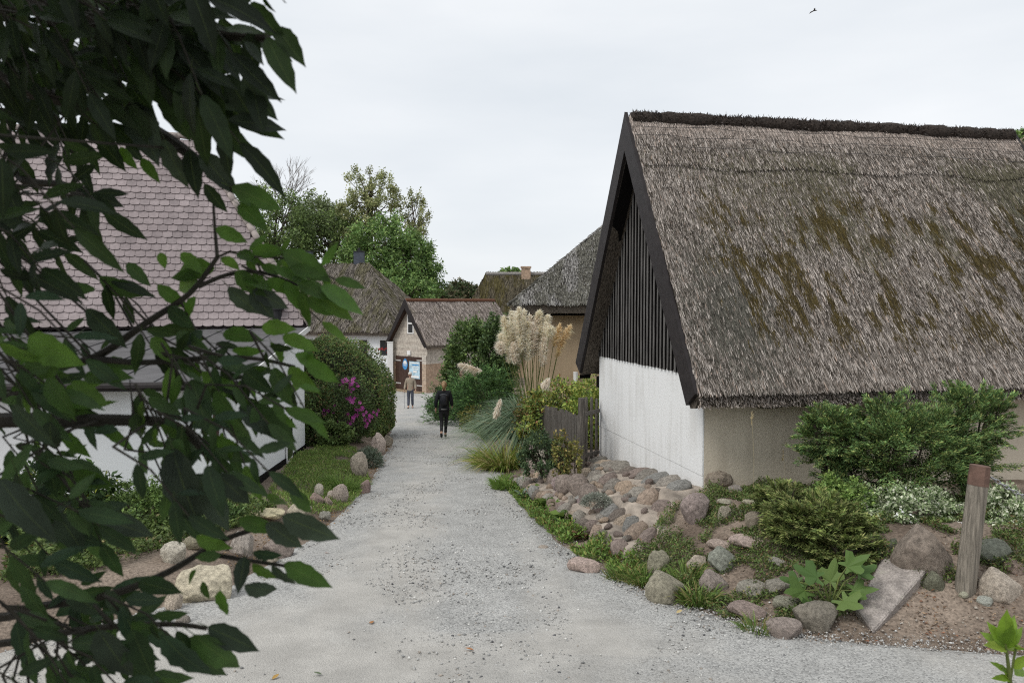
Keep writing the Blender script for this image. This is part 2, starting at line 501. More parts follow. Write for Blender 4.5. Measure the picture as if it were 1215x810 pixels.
def brick_mat(name, c1, c2, mortar, scale):
    m, t, b = new_mat(name)
    tc = t.nodes.new("ShaderNodeTexCoord"); geo = t.nodes.new("ShaderNodeNewGeometry")
    sep = t.nodes.new("ShaderNodeSeparateXYZ"); t.links.new(tc.outputs['Object'], sep.inputs[0])
    ad = t.nodes.new("ShaderNodeMath"); ad.operation = 'ADD'; t.links.new(sep.outputs[0], ad.inputs[0]); t.links.new(sep.outputs[1], ad.inputs[1])
    cmb = t.nodes.new("ShaderNodeCombineXYZ"); t.links.new(ad.outputs[0], cmb.inputs[0]); t.links.new(sep.outputs[2], cmb.inputs[1])
    br = t.nodes.new("ShaderNodeTexBrick"); br.inputs['Scale'].default_value = scale
    br.inputs['Color1'].default_value = (*c1, 1); br.inputs['Color2'].default_value = (*c2, 1); br.inputs['Mortar'].default_value = (*mortar, 1)
    br.inputs['Mortar Size'].default_value = 0.02
    t.links.new(cmb.outputs[0], br.inputs['Vector'])
    n = t.nodes.new("ShaderNodeTexNoise"); n.inputs['Scale'].default_value = 7; n.inputs['Detail'].default_value = 8
    t.links.new(tc.outputs['Object'], n.inputs['Vector'])
    mr = t.nodes.new("ShaderNodeMapRange"); mr.inputs['From Min'].default_value = 0.3; mr.inputs['From Max'].default_value = 0.7; mr.inputs['To Min'].default_value = 0.7; mr.inputs['To Max'].default_value = 1.25
    t.links.new(n.outputs[0], mr.inputs[0])
    sc = t.nodes.new("ShaderNodeVectorMath"); sc.operation = 'SCALE'; t.links.new(br.outputs[0], sc.inputs[0]); t.links.new(mr.outputs[0], sc.inputs['Scale'])
    t.links.new(sc.outputs[0], b.inputs['Base Color']); b.inputs['Roughness'].default_value = 0.9
    return m
M['pale_brick'] = brick_mat('whitewashed_brick', (0.52, 0.47, 0.40), (0.38, 0.33, 0.28), (0.56, 0.53, 0.48), 4.0)
M['red_brick'] = brick_mat('red_brick', (0.37, 0.235, 0.155), (0.43, 0.30, 0.20), (0.44, 0.38, 0.31), 4.0)

def thatch_base(name, col, dark):
    m, t, b = new_mat(name)
    tc = t.nodes.new("ShaderNodeTexCoord")
    n = t.nodes.new("ShaderNodeTexNoise"); n.inputs['Scale'].default_value = 55; n.inputs['Detail'].default_value = 6
    mp = t.nodes.new("ShaderNodeMapping"); mp.inputs['Scale'].default_value = (1.0, 0.5, 0.35)
    t.links.new(tc.outputs['Object'], mp.inputs[0]); t.links.new(mp.outputs[0], n.inputs['Vector'])
    r = t.nodes.new("ShaderNodeValToRGB")
    r.color_ramp.elements[0].position = 0.35; r.color_ramp.elements[0].color = (*dark, 1)
    r.color_ramp.elements[1].position = 0.68; r.color_ramp.elements[1].color = (*col, 1)
    t.links.new(n.outputs[0], r.inputs[0]); t.links.new(r.outputs[0], b.inputs['Base Color'])
    b.inputs['Roughness'].default_value = 0.95; b.inputs['Specular IOR Level'].default_value = 0.1
    bp = t.nodes.new("ShaderNodeBump"); bp.inputs['Strength'].default_value = 0.9; bp.inputs['Distance'].default_value = 0.03
    t.links.new(n.outputs[0], bp.inputs['Height']); t.links.new(bp.outputs[0], b.inputs['Normal'])
    return m
M['thatch'] = thatch_base('thatch_body', (0.17, 0.145, 0.12), (0.05, 0.042, 0.034))
M['thatch_new'] = thatch_base('thatch_body_pale', (0.24, 0.205, 0.175), (0.09, 0.075, 0.06))
M['heather'] = plain('heather_ridge', (0.035, 0.027, 0.022), 0.95, 0.5, 25.0, 0.9, 40.0)
M['heather_red'] = plain('heather_ridge_red_brown', (0.13, 0.06, 0.035), 0.95, 0.4, 25.0, 0.9, 40.0)

def tile_mat():
    m, t, b = new_mat('grey_pink_clay_tile')
    geo = t.nodes.new("ShaderNodeNewGeometry"); tc = t.nodes.new("ShaderNodeTexCoord")
    n = t.nodes.new("ShaderNodeTexNoise"); n.inputs['Scale'].default_value = 0.9; n.inputs['Detail'].default_value = 8
    t.links.new(geo.outputs['Position'], n.inputs['Vector'])
    n2 = t.nodes.new("ShaderNodeTexNoise"); n2.inputs['Scale'].default_value = 14; n2.inputs['Detail'].default_value = 4
    t.links.new(geo.outputs['Position'], n2.inputs['Vector'])
    r = t.nodes.new("ShaderNodeValToRGB")
    r.color_ramp.elements[0].position = 0.3; r.color_ramp.elements[0].color = (0.205, 0.168, 0.168, 1)
    r.color_ramp.elements[1].position = 0.7; r.color_ramp.elements[1].color = (0.325, 0.272, 0.272, 1)
    t.links.new(n.outputs[0], r.inputs[0])
    mr = t.nodes.new("ShaderNodeMapRange"); mr.inputs['From Min'].default_value = 0.3; mr.inputs['From Max'].default_value = 0.7; mr.inputs['To Min'].default_value = 0.85; mr.inputs['To Max'].default_value = 1.12
    t.links.new(n2.outputs[0], mr.inputs[0])
    rp = t.nodes.new("ShaderNodeMapRange"); rp.inputs['To Min'].default_value = 0.78; rp.inputs['To Max'].default_value = 1.14
    t.links.new(geo.outputs['Random Per Island'], rp.inputs[0])
    mm = t.nodes.new("ShaderNodeMath"); mm.operation = 'MULTIPLY'; t.links.new(mr.outputs[0], mm.inputs[0]); t.links.new(rp.outputs[0], mm.inputs[1])
    sc = t.nodes.new("ShaderNodeVectorMath"); sc.operation = 'SCALE'; t.links.new(r.outputs[0], sc.inputs[0]); t.links.new(mm.outputs[0], sc.inputs['Scale'])
    t.links.new(sc.outputs[0], b.inputs['Base Color']); b.inputs['Roughness'].default_value = 0.75
    return m
M['tile'] = tile_mat()
M['hip_tile'] = plain('hip_tile_clay', (0.30, 0.26, 0.24), 0.8, 0.35, 5.0, 0.2)

def ground_mat():
    m, t, b = new_mat('soil')
    tc = t.nodes.new("ShaderNodeTexCoord")
    n1 = t.nodes.new("ShaderNodeTexNoise"); n1.inputs['Scale'].default_value = 1.1; n1.inputs['Detail'].default_value = 9
    n2 = t.nodes.new("ShaderNodeTexNoise"); n2.inputs['Scale'].default_value = 38; n2.inputs['Detail'].default_value = 6
    for n in (n1, n2): t.links.new(tc.outputs['Object'], n.inputs['Vector'])
    r = t.nodes.new("ShaderNodeValToRGB")
    e = r.color_ramp.elements
    e[0].position = 0.3; e[0].color = (0.13, 0.10, 0.078, 1); e[1].position = 0.72; e[1].color = (0.31, 0.25, 0.20, 1)
    t.links.new(n1.outputs[0], r.inputs[0])
    mr = t.nodes.new("ShaderNodeMapRange"); mr.inputs['From Min'].default_value = 0.3; mr.inputs['From Max'].default_value = 0.7; mr.inputs['To Min'].default_value = 0.6; mr.inputs['To Max'].default_value = 1.35
    t.links.new(n2.outputs[0], mr.inputs[0])
    sc = t.nodes.new("ShaderNodeVectorMath"); sc.operation = 'SCALE'; t.links.new(r.outputs[0], sc.inputs[0]); t.links.new(mr.outputs[0], sc.inputs['Scale'])
    t.links.new(sc.outputs[0], b.inputs['Base Color']); b.inputs['Roughness'].default_value = 0.95; b.inputs['Specular IOR Level'].default_value = 0.1
    bp = t.nodes.new("ShaderNodeBump"); bp.inputs['Strength'].default_value = 0.8; bp.inputs['Distance'].default_value = 0.03
    t.links.new(n2.outputs[0], bp.inputs['Height']); t.links.new(bp.outputs[0], b.inputs['Normal'])
    return m
M['soil'] = ground_mat()

def path_mat():
    """crushed stone worn to fine sand where feet and wheels go"""
    m, t, b = new_mat('crushed_stone_path')
    tc = t.nodes.new("ShaderNodeTexCoord")
    at_ = t.nodes.new("ShaderNodeAttribute"); at_.attribute_name = 'wear'
    n1 = t.nodes.new("ShaderNodeTexNoise"); n1.inputs['Scale'].default_value = 0.9; n1.inputs['Detail'].default_value = 7; n1.inputs['Roughness'].default_value = 0.6
    mp = t.nodes.new("ShaderNodeMapping"); mp.inputs['Scale'].default_value = (1.0, 0.55, 1.0)
    t.links.new(tc.outputs['Object'], mp.inputs[0]); t.links.new(mp.outputs[0], n1.inputs['Vector'])
    fine = t.nodes.new("ShaderNodeTexNoise"); fine.inputs['Scale'].default_value = 90; fine.inputs['Detail'].default_value = 6; fine.inputs['Roughness'].default_value = 0.75
    vor = t.nodes.new("ShaderNodeTexVoronoi"); vor.inputs['Scale'].default_value = 78
    for n in (fine, vor): t.links.new(tc.outputs['Object'], n.inputs['Vector'])
    ad = t.nodes.new("ShaderNodeMath"); ad.operation = 'ADD'
    t.links.new(n1.outputs[0], ad.inputs[0]); t.links.new(at_.outputs['Fac'], ad.inputs[1])
    fac = t.nodes.new("ShaderNodeMapRange"); fac.inputs['From Min'].default_value = 0.40; fac.inputs['From Max'].default_value = 0.66
    t.links.new(ad.outputs[0], fac.inputs[0])
    # stones: each Voronoi cell its own grey
    bw = t.nodes.new("ShaderNodeRGBToBW"); t.links.new(vor.outputs['Color'], bw.inputs[0])
    rs = t.nodes.new("ShaderNodeValToRGB"); e = rs.color_ramp.elements
    e[0].position = 0.08; e[0].color = (0.21, 0.208, 0.20, 1); e[1].position = 0.9; e[1].color = (0.52, 0.515, 0.49, 1)
    e2 = rs.color_ramp.elements.new(0.4); e2.color = (0.375, 0.372, 0.358, 1)
    t.links.new(bw.outputs[0], rs.inputs[0])
    rf = t.nodes.new("ShaderNodeValToRGB"); e = rf.color_ramp.elements
    e[0].position = 0.28; e[0].color = (0.37, 0.354, 0.325, 1); e[1].position = 0.72; e[1].color = (0.54, 0.522, 0.485, 1)
    t.links.new(fine.outputs[0], rf.inputs[0])
    mix = t.nodes.new("ShaderNodeMix"); mix.data_type = 'RGBA'
    t.links.new(fac.outputs[0], mix.inputs[0]); t.links.new(rs.outputs[0], mix.inputs[6]); t.links.new(rf.outputs[0], mix.inputs[7])
    # big soft mottling
    n4 = t.nodes.new("ShaderNodeTexNoise"); n4.inputs['Scale'].default_value = 2.6; n4.inputs['Detail'].default_value = 8; n4.inputs['Roughness'].default_value = 0.65
    t.links.new(tc.outputs['Object'], n4.inputs['Vector'])
    mr = t.nodes.new("ShaderNodeMapRange"); mr.inputs['From Min'].default_value = 0.3; mr.inputs['From Max'].default_value = 0.7; mr.inputs['To Min'].default_value = 0.82; mr.inputs['To Max'].default_value = 1.12
    t.links.new(n4.outputs[0], mr.inputs[0])
    sc = t.nodes.new("ShaderNodeVectorMath"); sc.operation = 'SCALE'; t.links.new(mix.outputs[2], sc.inputs[0]); t.links.new(mr.outputs[0], sc.inputs['Scale'])
    t.links.new(sc.outputs[0], b.inputs['Base Color']); b.inputs['Roughness'].default_value = 0.92; b.inputs['Specular IOR Level'].default_value = 0.15
    bp = t.nodes.new("ShaderNodeBump"); bp.inputs['Strength'].default_value = 0.7; bp.inputs['Distance'].default_value = 0.012
    h = t.nodes.new("ShaderNodeMath"); h.operation = 'SUBTRACT'
    t.links.new(fine.outputs[0], h.inputs[0]); t.links.new(vor.outputs['Distance'], h.inputs[1])
    t.links.new(h.outputs[0], bp.inputs['Height']); t.links.new(bp.outputs[0], b.inputs['Normal'])
    return m
M['path'] = path_mat()

def leaf_mat():
    """broad leaf: glossy upper side, paler ribs from the leaf's own length/width coordinates, matt green underside"""
    m, t, b = new_mat('broad_leaf')
    oi = t.nodes.new("ShaderNodeObjectInfo"); geo = t.nodes.new("ShaderNodeNewGeometry")
    a = t.nodes.new("ShaderNodeAttribute"); a.attribute_name = 'Col'
    uv = t.nodes.new("ShaderNodeUVMap")
    sep = t.nodes.new("ShaderNodeSeparateXYZ"); t.links.new(uv.outputs[0], sep.inputs[0])
    # ribs
    ab = t.nodes.new("ShaderNodeMath"); ab.operation = 'ABSOLUTE'; t.links.new(sep.outputs[0], ab.inputs[0])
    k = t.nodes.new("ShaderNodeMath"); k.operation = 'MULTIPLY'; k.inputs[1].default_value = -0.55; t.links.new(ab.outputs[0], k.inputs[0])
    s = t.nodes.new("ShaderNodeMath"); s.operation = 'ADD'; t.links.new(sep.outputs[1], s.inputs[0]); t.links.new(k.outputs[0], s.inputs[1])
    f = t.nodes.new("ShaderNodeMath"); f.operation = 'MULTIPLY'; f.inputs[1].default_value = 60.0; t.links.new(s.outputs[0], f.inputs[0])
    sn = t.nodes.new("ShaderNodeMath"); sn.operation = 'SINE'; t.links.new(f.outputs[0], sn.inputs[0])
    rib = t.nodes.new("ShaderNodeMapRange"); rib.inputs['From Min'].default_value = 0.7; rib.inputs['From Max'].default_value = 1.0; rib.inputs['To Max'].default_value = 0.10
    t.links.new(sn.outputs[0], rib.inputs[0])
    mid = t.nodes.new("ShaderNodeMapRange"); mid.inputs['From Min'].default_value = 0.0; mid.inputs['From Max'].default_value = 0.05; mid.inputs['To Min'].default_value = 0.55; mid.inputs['To Max'].default_value = 0.0
    t.links.new(ab.outputs[0], mid.inputs[0])
    mxr = t.nodes.new("ShaderNodeMath"); mxr.operation = 'MAXIMUM'; t.links.new(rib.outputs[0], mxr.inputs[0]); t.links.new(mid.outputs[0], mxr.inputs[1])
    tc = t.nodes.new("ShaderNodeTexCoord"); n = t.nodes.new("ShaderNodeTexNoise"); n.inputs['Scale'].default_value = 22; n.inputs['Detail'].default_value = 5
    t.links.new(geo.outputs['Position'], n.inputs['Vector'])
    mr = t.nodes.new("ShaderNodeMapRange"); mr.inputs['From Min'].default_value = 0.3; mr.inputs['From Max'].default_value = 0.7; mr.inputs['To Min'].default_value = 0.75; mr.inputs['To Max'].default_value = 1.3
    t.links.new(n.outputs[0], mr.inputs[0])
    mixo = t.nodes.new("ShaderNodeVectorMath"); mixo.operation = 'MULTIPLY'; t.links.new(oi.outputs['Color'], mixo.inputs[0]); t.links.new(a.outputs['Color'], mixo.inputs[1])
    sc = t.nodes.new("ShaderNodeVectorMath"); sc.operation = 'SCALE'; t.links.new(mixo.outputs[0], sc.inputs[0]); t.links.new(mr.outputs[0], sc.inputs['Scale'])
    mx = t.nodes.new("ShaderNodeMix"); mx.data_type = 'RGBA'; mx.inputs[7].default_value = (0.10, 0.14, 0.045, 1)
    t.links.new(mxr.outputs[0], mx.inputs[0]); t.links.new(sc.outputs[0], mx.inputs[6])
    t.links.new(mx.outputs[2], b.inputs['Base Color'])
    b.inputs['Roughness'].default_value = 0.45; b.inputs['Specular IOR Level'].default_value = 0.25
    bp = t.nodes.new("ShaderNodeBump"); bp.inputs['Strength'].default_value = 0.15; bp.inputs['Distance'].default_value = 0.003
    t.links.new(sn.outputs[0], bp.inputs['Height']); t.links.new(bp.outputs[0], b.inputs['Normal'])
    tr = t.nodes.new("ShaderNodeBsdfTranslucent"); glow = t.nodes.new("ShaderNodeVectorMath"); glow.operation = 'MULTIPLY'; glow.inputs[1].default_value = (2.6, 2.4, 1.6)
    t.links.new(mx.outputs[2], glow.inputs[0]); t.links.new(glow.outputs[0], tr.inputs['Color'])
    ms = t.nodes.new("ShaderNodeMixShader"); ms.inputs[0].default_value = 0.30
    t.links.new(b.outputs[0], ms.inputs[1]); t.links.new(tr.outputs[0], ms.inputs[2])
    t.links.new(ms.outputs[0], t.nodes['Material Output'].inputs['Surface'])
    return m
M['broad_leaf'] = leaf_mat()

# ------------------------------------------------------------------ ground and path
def spaced(segs):
    out = []
    for a, b, n in segs: out += list(np.linspace(a, b, n, endpoint=False))
    return np.array(out + [segs[-1][1]])
_xs = spaced([(-420, -60, 8), (-60, -14, 12), (-14, -6.5, 20), (-6.5, 9, 155), (9, 16, 14), (16, 60, 10), (60, 420, 8)])
_ys = spaced([(-40, 3, 10), (3, 5, 8), (5, 16, 110), (16, 30, 90), (30, 55, 50), (55, 110, 12), (110, 900, 10)])
_gx, _gy = np.meshgrid(_xs, _ys)
_gz = hz(_gx.ravel(), _gy.ravel())
_rough = (fbm(np.stack([_gx.ravel() * 3, _gy.ravel() * 3, _gx.ravel() * 0], 1), 3) - 0.5) * 0.05
_out = np.minimum(1, np.maximum(0, np.maximum(poly_sd(_gx.ravel(), _gy.ravel(), R_EDGE, True), poly_sd(_gx.ravel(), _gy.ravel(), L_EDGE, False)) / 0.4))
_gz = _gz + _rough * _out - 0.02 * (1 - _out)
nx, ny = len(_xs), len(_ys)
_idx = np.arange(nx * ny).reshape(ny, nx)
_q = np.stack([_idx[:-1, :-1], _idx[:-1, 1:], _idx[1:, 1:], _idx[1:, :-1]], -1).reshape(-1, 4)
ground = np_mesh('ground', np.stack([_gx.ravel(), _gy.ravel(), _gz], 1), _q, np.full(len(_q), 4), None, M['soil'], smooth=True)
tag(ground, kind='structure')

def edge_x(pts, Y):
    p = sorted(pts, key=lambda q: q[1])
    return np.interp(Y, [q[1] for q in p], [q[0] for q in p])
_py = spaced([(-6, 5, 14), (5, 16, 130), (16, 30, 90), (30, 58, 60)])
_u = np.linspace(0, 1, 61)
_lx, _rx = edge_x(L_EDGE, _py), edge_x(R_EDGE, _py)
_rx = np.minimum(_rx, 14)
_wob = lambda s: 0.10 * (fbm(np.stack([_py * 1.3, _py * 0 + s, _py * 0], 1), 5) - 0.5) * 2
_lx = _lx - 0.06 + _wob(1.5); _rx = _rx + 0.06 + _wob(7.5)
PX = _lx[:, None] + (_rx - _lx)[:, None] * _u[None, :]
PY = np.repeat(_py[:, None], 61, 1)
_pn = fbm(np.stack([PX.ravel() * 1.2, PY.ravel() * 1.2, PX.ravel() * 0], 1), 9, 4) - 0.5
_pe = np.minimum(np.minimum(_u, 1 - _u) * 12, 1)[None, :].repeat(len(_py), 0).ravel()
PZ = zpath(PY.ravel()) + 0.012 + _pn * 0.05 * _pe - 0.02 * (1 - _pe)
_idx = np.arange(PX.size).reshape(PX.shape)
_q = np.stack([_idx[:-1, :-1], _idx[:-1, 1:], _idx[1:, 1:], _idx[1:, :-1]], -1).reshape(-1, 4)
path = np_mesh('path', np.stack([PX.ravel(), PY.ravel(), PZ], 1), _q, np.full(len(_q), 4), None, M['path'], smooth=True)
tag(path, kind='structure')
# sandy wear: strong in the near left and at the wheel tracks, weak on the loose crown
_w = np.zeros(PX.size)
_xr, _yr = PX.ravel(), PY.ravel()
_w += 0.26 * np.exp(-((_xr + 1.3 + 0.02 * _yr) / 0.55) ** 2 - ((_yr - 8.5) / 3.0) ** 2)
_w += 0.26 * sstep((6.9 - _yr) / 1.0) * sstep((1.6 - _xr) / 2.0)
_w -= 0.22 * np.exp(-((_xr + 0.35 + 0.045 * (_yr - 8)) / 0.38) ** 2) * (_yr > 6.5)
_w -= 0.20 * np.exp(-((_xr - 1.6 + 0.30 * (_yr - 7)) / 0.35) ** 2) * (_yr < 12)
_w += 0.14 * np.exp(-((_xr - 0.45 + 0.10 * (_yr - 8)) / 0.30) ** 2) * (_yr > 6.0)
_w -= 0.05
_at = path.data.attributes.new('wear', 'FLOAT', 'POINT'); _at.data.foreach_set('value', _w.astype(np.float32))

def path_z(x, y):
    return zpath(y) + 0.012

def pebbles(name, P, S, C, parent=None):
    n = len(P)
    base = np.array([[1, 0, 0], [0, 1, 0], [-1, 0, 0], [0, -1, 0], [0, 0, .7], [0, 0, -.7]], float)
    V = base[None] * (1 + RNG.uniform(-.35, .35, (n, 6, 1))) * S[:, None, None] * RNG.uniform(.6, 1.25, (n, 1, 3))
    a = RNG.uniform(0, 6.28, n); c, s = np.cos(a)[:, None], np.sin(a)[:, None]
    V = np.stack([V[..., 0] * c - V[..., 1] * s, V[..., 0] * s + V[..., 1] * c, V[..., 2]], -1) + P[:, None, :]
    f = np.array([[0, 1, 4], [1, 2, 4], [2, 3, 4], [3, 0, 4], [1, 0, 5], [2, 1, 5], [3, 2, 5], [0, 3, 5]])
    loops = (np.arange(n)[:, None, None] * 6 + f[None]).reshape(-1, 3)
    return np_mesh(name, V.reshape(-1, 3), loops, np.full(8 * n, 3), np.repeat(C, 6, 0), M['pebble'], parent, 'stuff')

_n = 34000
_yy = 5.2 + 20 * RNG.random(_n) ** 1.9
_uu = RNG.random(_n)
_l, _r = edge_x(L_EDGE, _yy), np.minimum(edge_x(R_EDGE, _yy), 9)
_xx = _l + (_r - _l) * _uu
_keep = fbm(np.stack([_xx * 1.1, _yy * 0.7, _xx * 0], 1), 21) + 0.13 * np.exp(-((_xx + 0.35 + 0.045 * (_yy - 8)) / 0.5) ** 2) + 0.12 * np.exp(-((_xx - 1.6 + 0.30 * (_yy - 7)) / 0.45) ** 2) + RNG.random(_n) * 0.22 > 0.66
_edge = np.minimum(_uu, 1 - _uu) < 0.05
_m = _keep | _edge
_xx, _yy = _xx[_m], _yy[_m]; _n = len(_xx)
_S = 0.004 + 0.014 * RNG.random(_n) ** 3.0
_C = colour_mix(_n, [(.38, .375, .36), (.48, .475, .455), (.25, .25, .245), (.58, .57, .54), (.10, .10, .105), (.33, .29, .25)], [5, 4, 3, 1.2, .9, 1])
tag(pebbles('gravel', np.stack([_xx, _yy, path_z(_xx, _yy) + _S * 0.2], 1), _S, _C), 'loose grey crushed stone lying on the path', 'gravel')

# ------------------------------------------------------------------ thatch
def reeds(name, A, B, Cc, Dd, n, L, W, colour, parent, lift=0.06, wave=0.03, jit=0.12, cap=None, fringe=0, mat=None, seed=1):
    """reed stalks lying down the slope of the quad eave-left A, eave-right B, ridge-right Cc, ridge-left Dd"""
    A, B, Cc, Dd = [np.array(q, float) for q in (A, B, Cc, Dd)]
    # area-true sampling for triangles and trapezoids
    wt, wb = np.linalg.norm(Cc - Dd), np.linalg.norm(B - A)
    v = RNG.random(int(n * 2)); keep = RNG.random(len(v)) < (wb + (wt - wb) * v) / max(wb, wt)
    v = v[keep][:n]
    if fringe: v[:fringe] = RNG.random(min(fringe, len(v)))[:len(v[:fringe])] * 0.02
    u = RNG.random(len(v))
    P = ((A + (B - A) * u[:, None]) * (1 - v[:, None]) + (Dd + (Cc - Dd) * u[:, None]) * v[:, None])
    down = ((A + B) / 2 - (Cc + Dd) / 2); down = down / np.linalg.norm(down)
    nrm = np.cross(B - A, -down); nrm /= np.linalg.norm(nrm)
    if nrm[2] < 0: nrm = -nrm
    m = len(v)
    along = (B - A) / np.linalg.norm(B - A)
    s = (P - A) @ along; d = (P - A) @ (-down)
    w = fbm(np.stack([s * 1.4, d * 1.1, s * 0], 1), seed + 40)
    off = wave * w + 0.004
    if cap is not None:
        off = off + np.where(v > cap + 0.008 * np.sin(s * 3), 0.022, 0)
    LL = L * RNG.uniform(.6, 1.3, m)
    D = down[None] + along[None] * RNG.normal(0, jit, (m, 1)) + nrm[None] * (np.abs(RNG.normal(0, lift, (m, 1))) + 0.01)
    P0 = P + nrm[None] * off[:, None] - down[None] * (LL * 0.5)[:, None]
    D = unit(D)
    S = unit(np.cross(D, np.repeat(nrm[None], m, 0) + 0.6 * RNG.normal(size=(m, 3))))
    WW = (W * RNG.uniform(.6, 1.3, m))[:, None]
    tip = P0 + D * LL[:, None]
    V = np.stack([P0 - S * WW / 2, P0 + S * WW / 2, tip + S * WW * .32, tip - S * WW * .32], 1).reshape(-1, 3)
    i = np.arange(m)[:, None] * 4
    C = colour(u, v, s, d, P)
    return np_mesh(name, V, np.concatenate([i, i+1, i+2, i+3], 1), np.full(m, 4), np.repeat(C, 4, 0), mat or M['reed'], parent, 'stuff')

def reed_colour(base, moss=(0.07, 0.06, 0.018), moss_at=0.62, moss_w=0.1, seed=3, pale=(0.40, 0.36, 0.32), dark=(0.07, 0.06, 0.05), streak=1.0, palew=0.2):
    base = np.array(base)
    def f(u, v, s, d, P):
        m = len(u)
        k = RNG.random(m)
        c = base[None] * RNG.uniform(.65, 1.3, (m, 1))
        c = np.where((k < palew)[:, None], np.array(pale)[None] * RNG.uniform(.7, 1.15, (m, 1)), c)
        c = np.where((k > 0.80)[:, None], np.array(dark)[None] * RNG.uniform(.6, 1.3, (m, 1)), c)
        g = fbm(np.stack([s * 2.6, d * 0.85 * streak, s * 0], 1), seed)
        t = np.clip((g - moss_at) / moss_w, 0, 1)[:, None] * 0.9
        t = np.where(RNG.random((m, 1)) < t, 1.0, t * 0.3)
        return np.clip(c * (1 - t) + np.array(moss)[None] * RNG.uniform(.6, 1.5, (m, 1)) * t, .005, .8)
    return f

def thatched_roof(parent, O, a, b, La, Lb, ze, zr, il, ir, thick=0.28, n=9000, L=0.30, W=0.02, colour=None, body=None, lift=0.06, name='roof', skip=(), cap=None, fringe=0, wave=0.03, seed=1):
    """solid thatch over a rectangle: O = front corner, a along the ridge, b to the back; il / ir pull the ridge ends in (hips)"""
    O, a, b = Vector(O), Vector(a).normalized(), Vector(b).normalized()
    E = [O, O + a * La, O + a * La + b * Lb, O + b * Lb]
    E = [Vector((p.x, p.y, ze)) for p in E]
    R0 = O + a * il + b * Lb / 2; R0.z = zr
    R1 = O + a * (La - ir) + b * Lb / 2; R1.z = zr
    dn = Vector((0, 0, -thick))
    V = E + [R0, R1] + [p + dn for p in E] + [R0 + dn, R1 + dn]
    F = [(0, 1, 5, 4), (2, 3, 4, 5)] + ([(1, 2, 5)] if ir >= .05 else []) + ([(3, 0, 4)] if il >= .05 else [])
    F += [tuple(6 + i for i in reversed(f)) for f in F]
    F += [(1, 0, 6, 7), (3, 2, 8, 9)]
    F += [(2, 1, 7, 8)] if ir >= .05 else [(5, 1, 7, 11), (2, 5, 11, 8)]
    F += [(0, 3, 9, 6)] if il >= .05 else [(0, 4, 10, 6), (4, 3, 9, 10)]
    r = link(name, mesh_data(name, V, F), body or M['thatch'], parent)
    colour = colour or reed_colour((0.19, 0.165, 0.14))
    planes = {'front': (E[0], E[1], R1, R0), 'back': (E[2], E[3], R0, R1), 'right': (E[1], E[2], R1, R1), 'left': (E[3], E[0], R0, R0)}
    ar = {}
    for k, (p, q, s, t) in planes.items():
        ar[k] = ((p - q).length + (s - t).length) / 2 * ((p + q) / 2 - (s + t) / 2).length
    for k, pl in planes.items():
        if k in skip or (k == 'left' and il < .05) or (k == 'right' and ir < .05): continue
        nn = int(n * ar[k] / ar['front'])
        if k == 'back': nn = nn // 3
        reeds('reeds', *pl, nn, L, W, colour, r, lift=lift, cap=cap if k == 'front' else None, fringe=fringe if k != 'back' else 0, wave=wave, seed=seed)
    return r, E, R0, R1

def ridge_heather(parent, p, q, rad, mat, n=2500, col=((.03, .022, .018), (.055, .042, .035), (.09, .08, .075)), lump=0.35):
    """bushy roll of heather along a ridge"""
    p, q = Vector(p), Vector(q); L = (q - p).length
    k = max(int(L / 0.12), 6); pts, rr = [], []
    for i in range(k + 1):
        t = i / k
        pts.append(p + (q - p) * t + Vector((0, 0, random.uniform(-.2, .3) * rad * lump)))
        rr.append(rad * random.uniform(1 - lump * .5, 1 + lump * .4))
    o = MB().tube(pts, rr, 9).build('ridge_roll', mat, parent, True)
    d = np.array((q - p) / L)
    t = RNG.random(n); ang = RNG.uniform(0, 2 * math.pi, n)
    side = np.cross(d, [0, 0, 1.0]); side /= np.linalg.norm(side)
    rad_dir = np.cos(ang)[:, None] * side + np.sin(ang)[:, None] * np.array([0, 0, 1.0])
    P = np.array(p)[None] + (np.array(q) - np.array(p))[None] * t[:, None] + rad_dir * rad * 0.7
    blade_cards('heather_twigs', P, rad_dir + RNG.normal(0, .5, (n, 3)), RNG.normal(0, .2, (n, 3)), rad * RNG.uniform(.3, .62, n), 0.014, colour_mix(n, col), M['reed'], o, 'stuff')
    return o

# ------------------------------------------------------------------ main thatched barn
Z3 = Vector((0, 0, 1))
rdir = Vector((0.9798, 0.2, 0)).normalized()
gdir = Vector((-rdir.y, rdir.x, 0))
C0 = Vector((2.41, 10.0, 0))
GW, HLEN = 4.26, 6.2
B_TOP = 1.33                                   # top of the white wall, foot of the boarding
def hp(r, g, z): return Vector((C0.x + rdir.x * r + gdir.x * g, C0.y + rdir.y * r + gdir.y * g, z))

barn = thing('thatched_barn', hp(HLEN / 2, GW / 2, -0.3), 'large thatched barn with black boarded gable above a white plaster wall', 'barn')
EZ, RZ, EO = 1.14, 4.94, 0.42                  # eave height, ridge height, eave overhang
def slope_z(g): return EZ + (RZ - EZ) * (g + EO) / (GW / 2 + EO) if g <= GW / 2 else slope_z(GW - g)
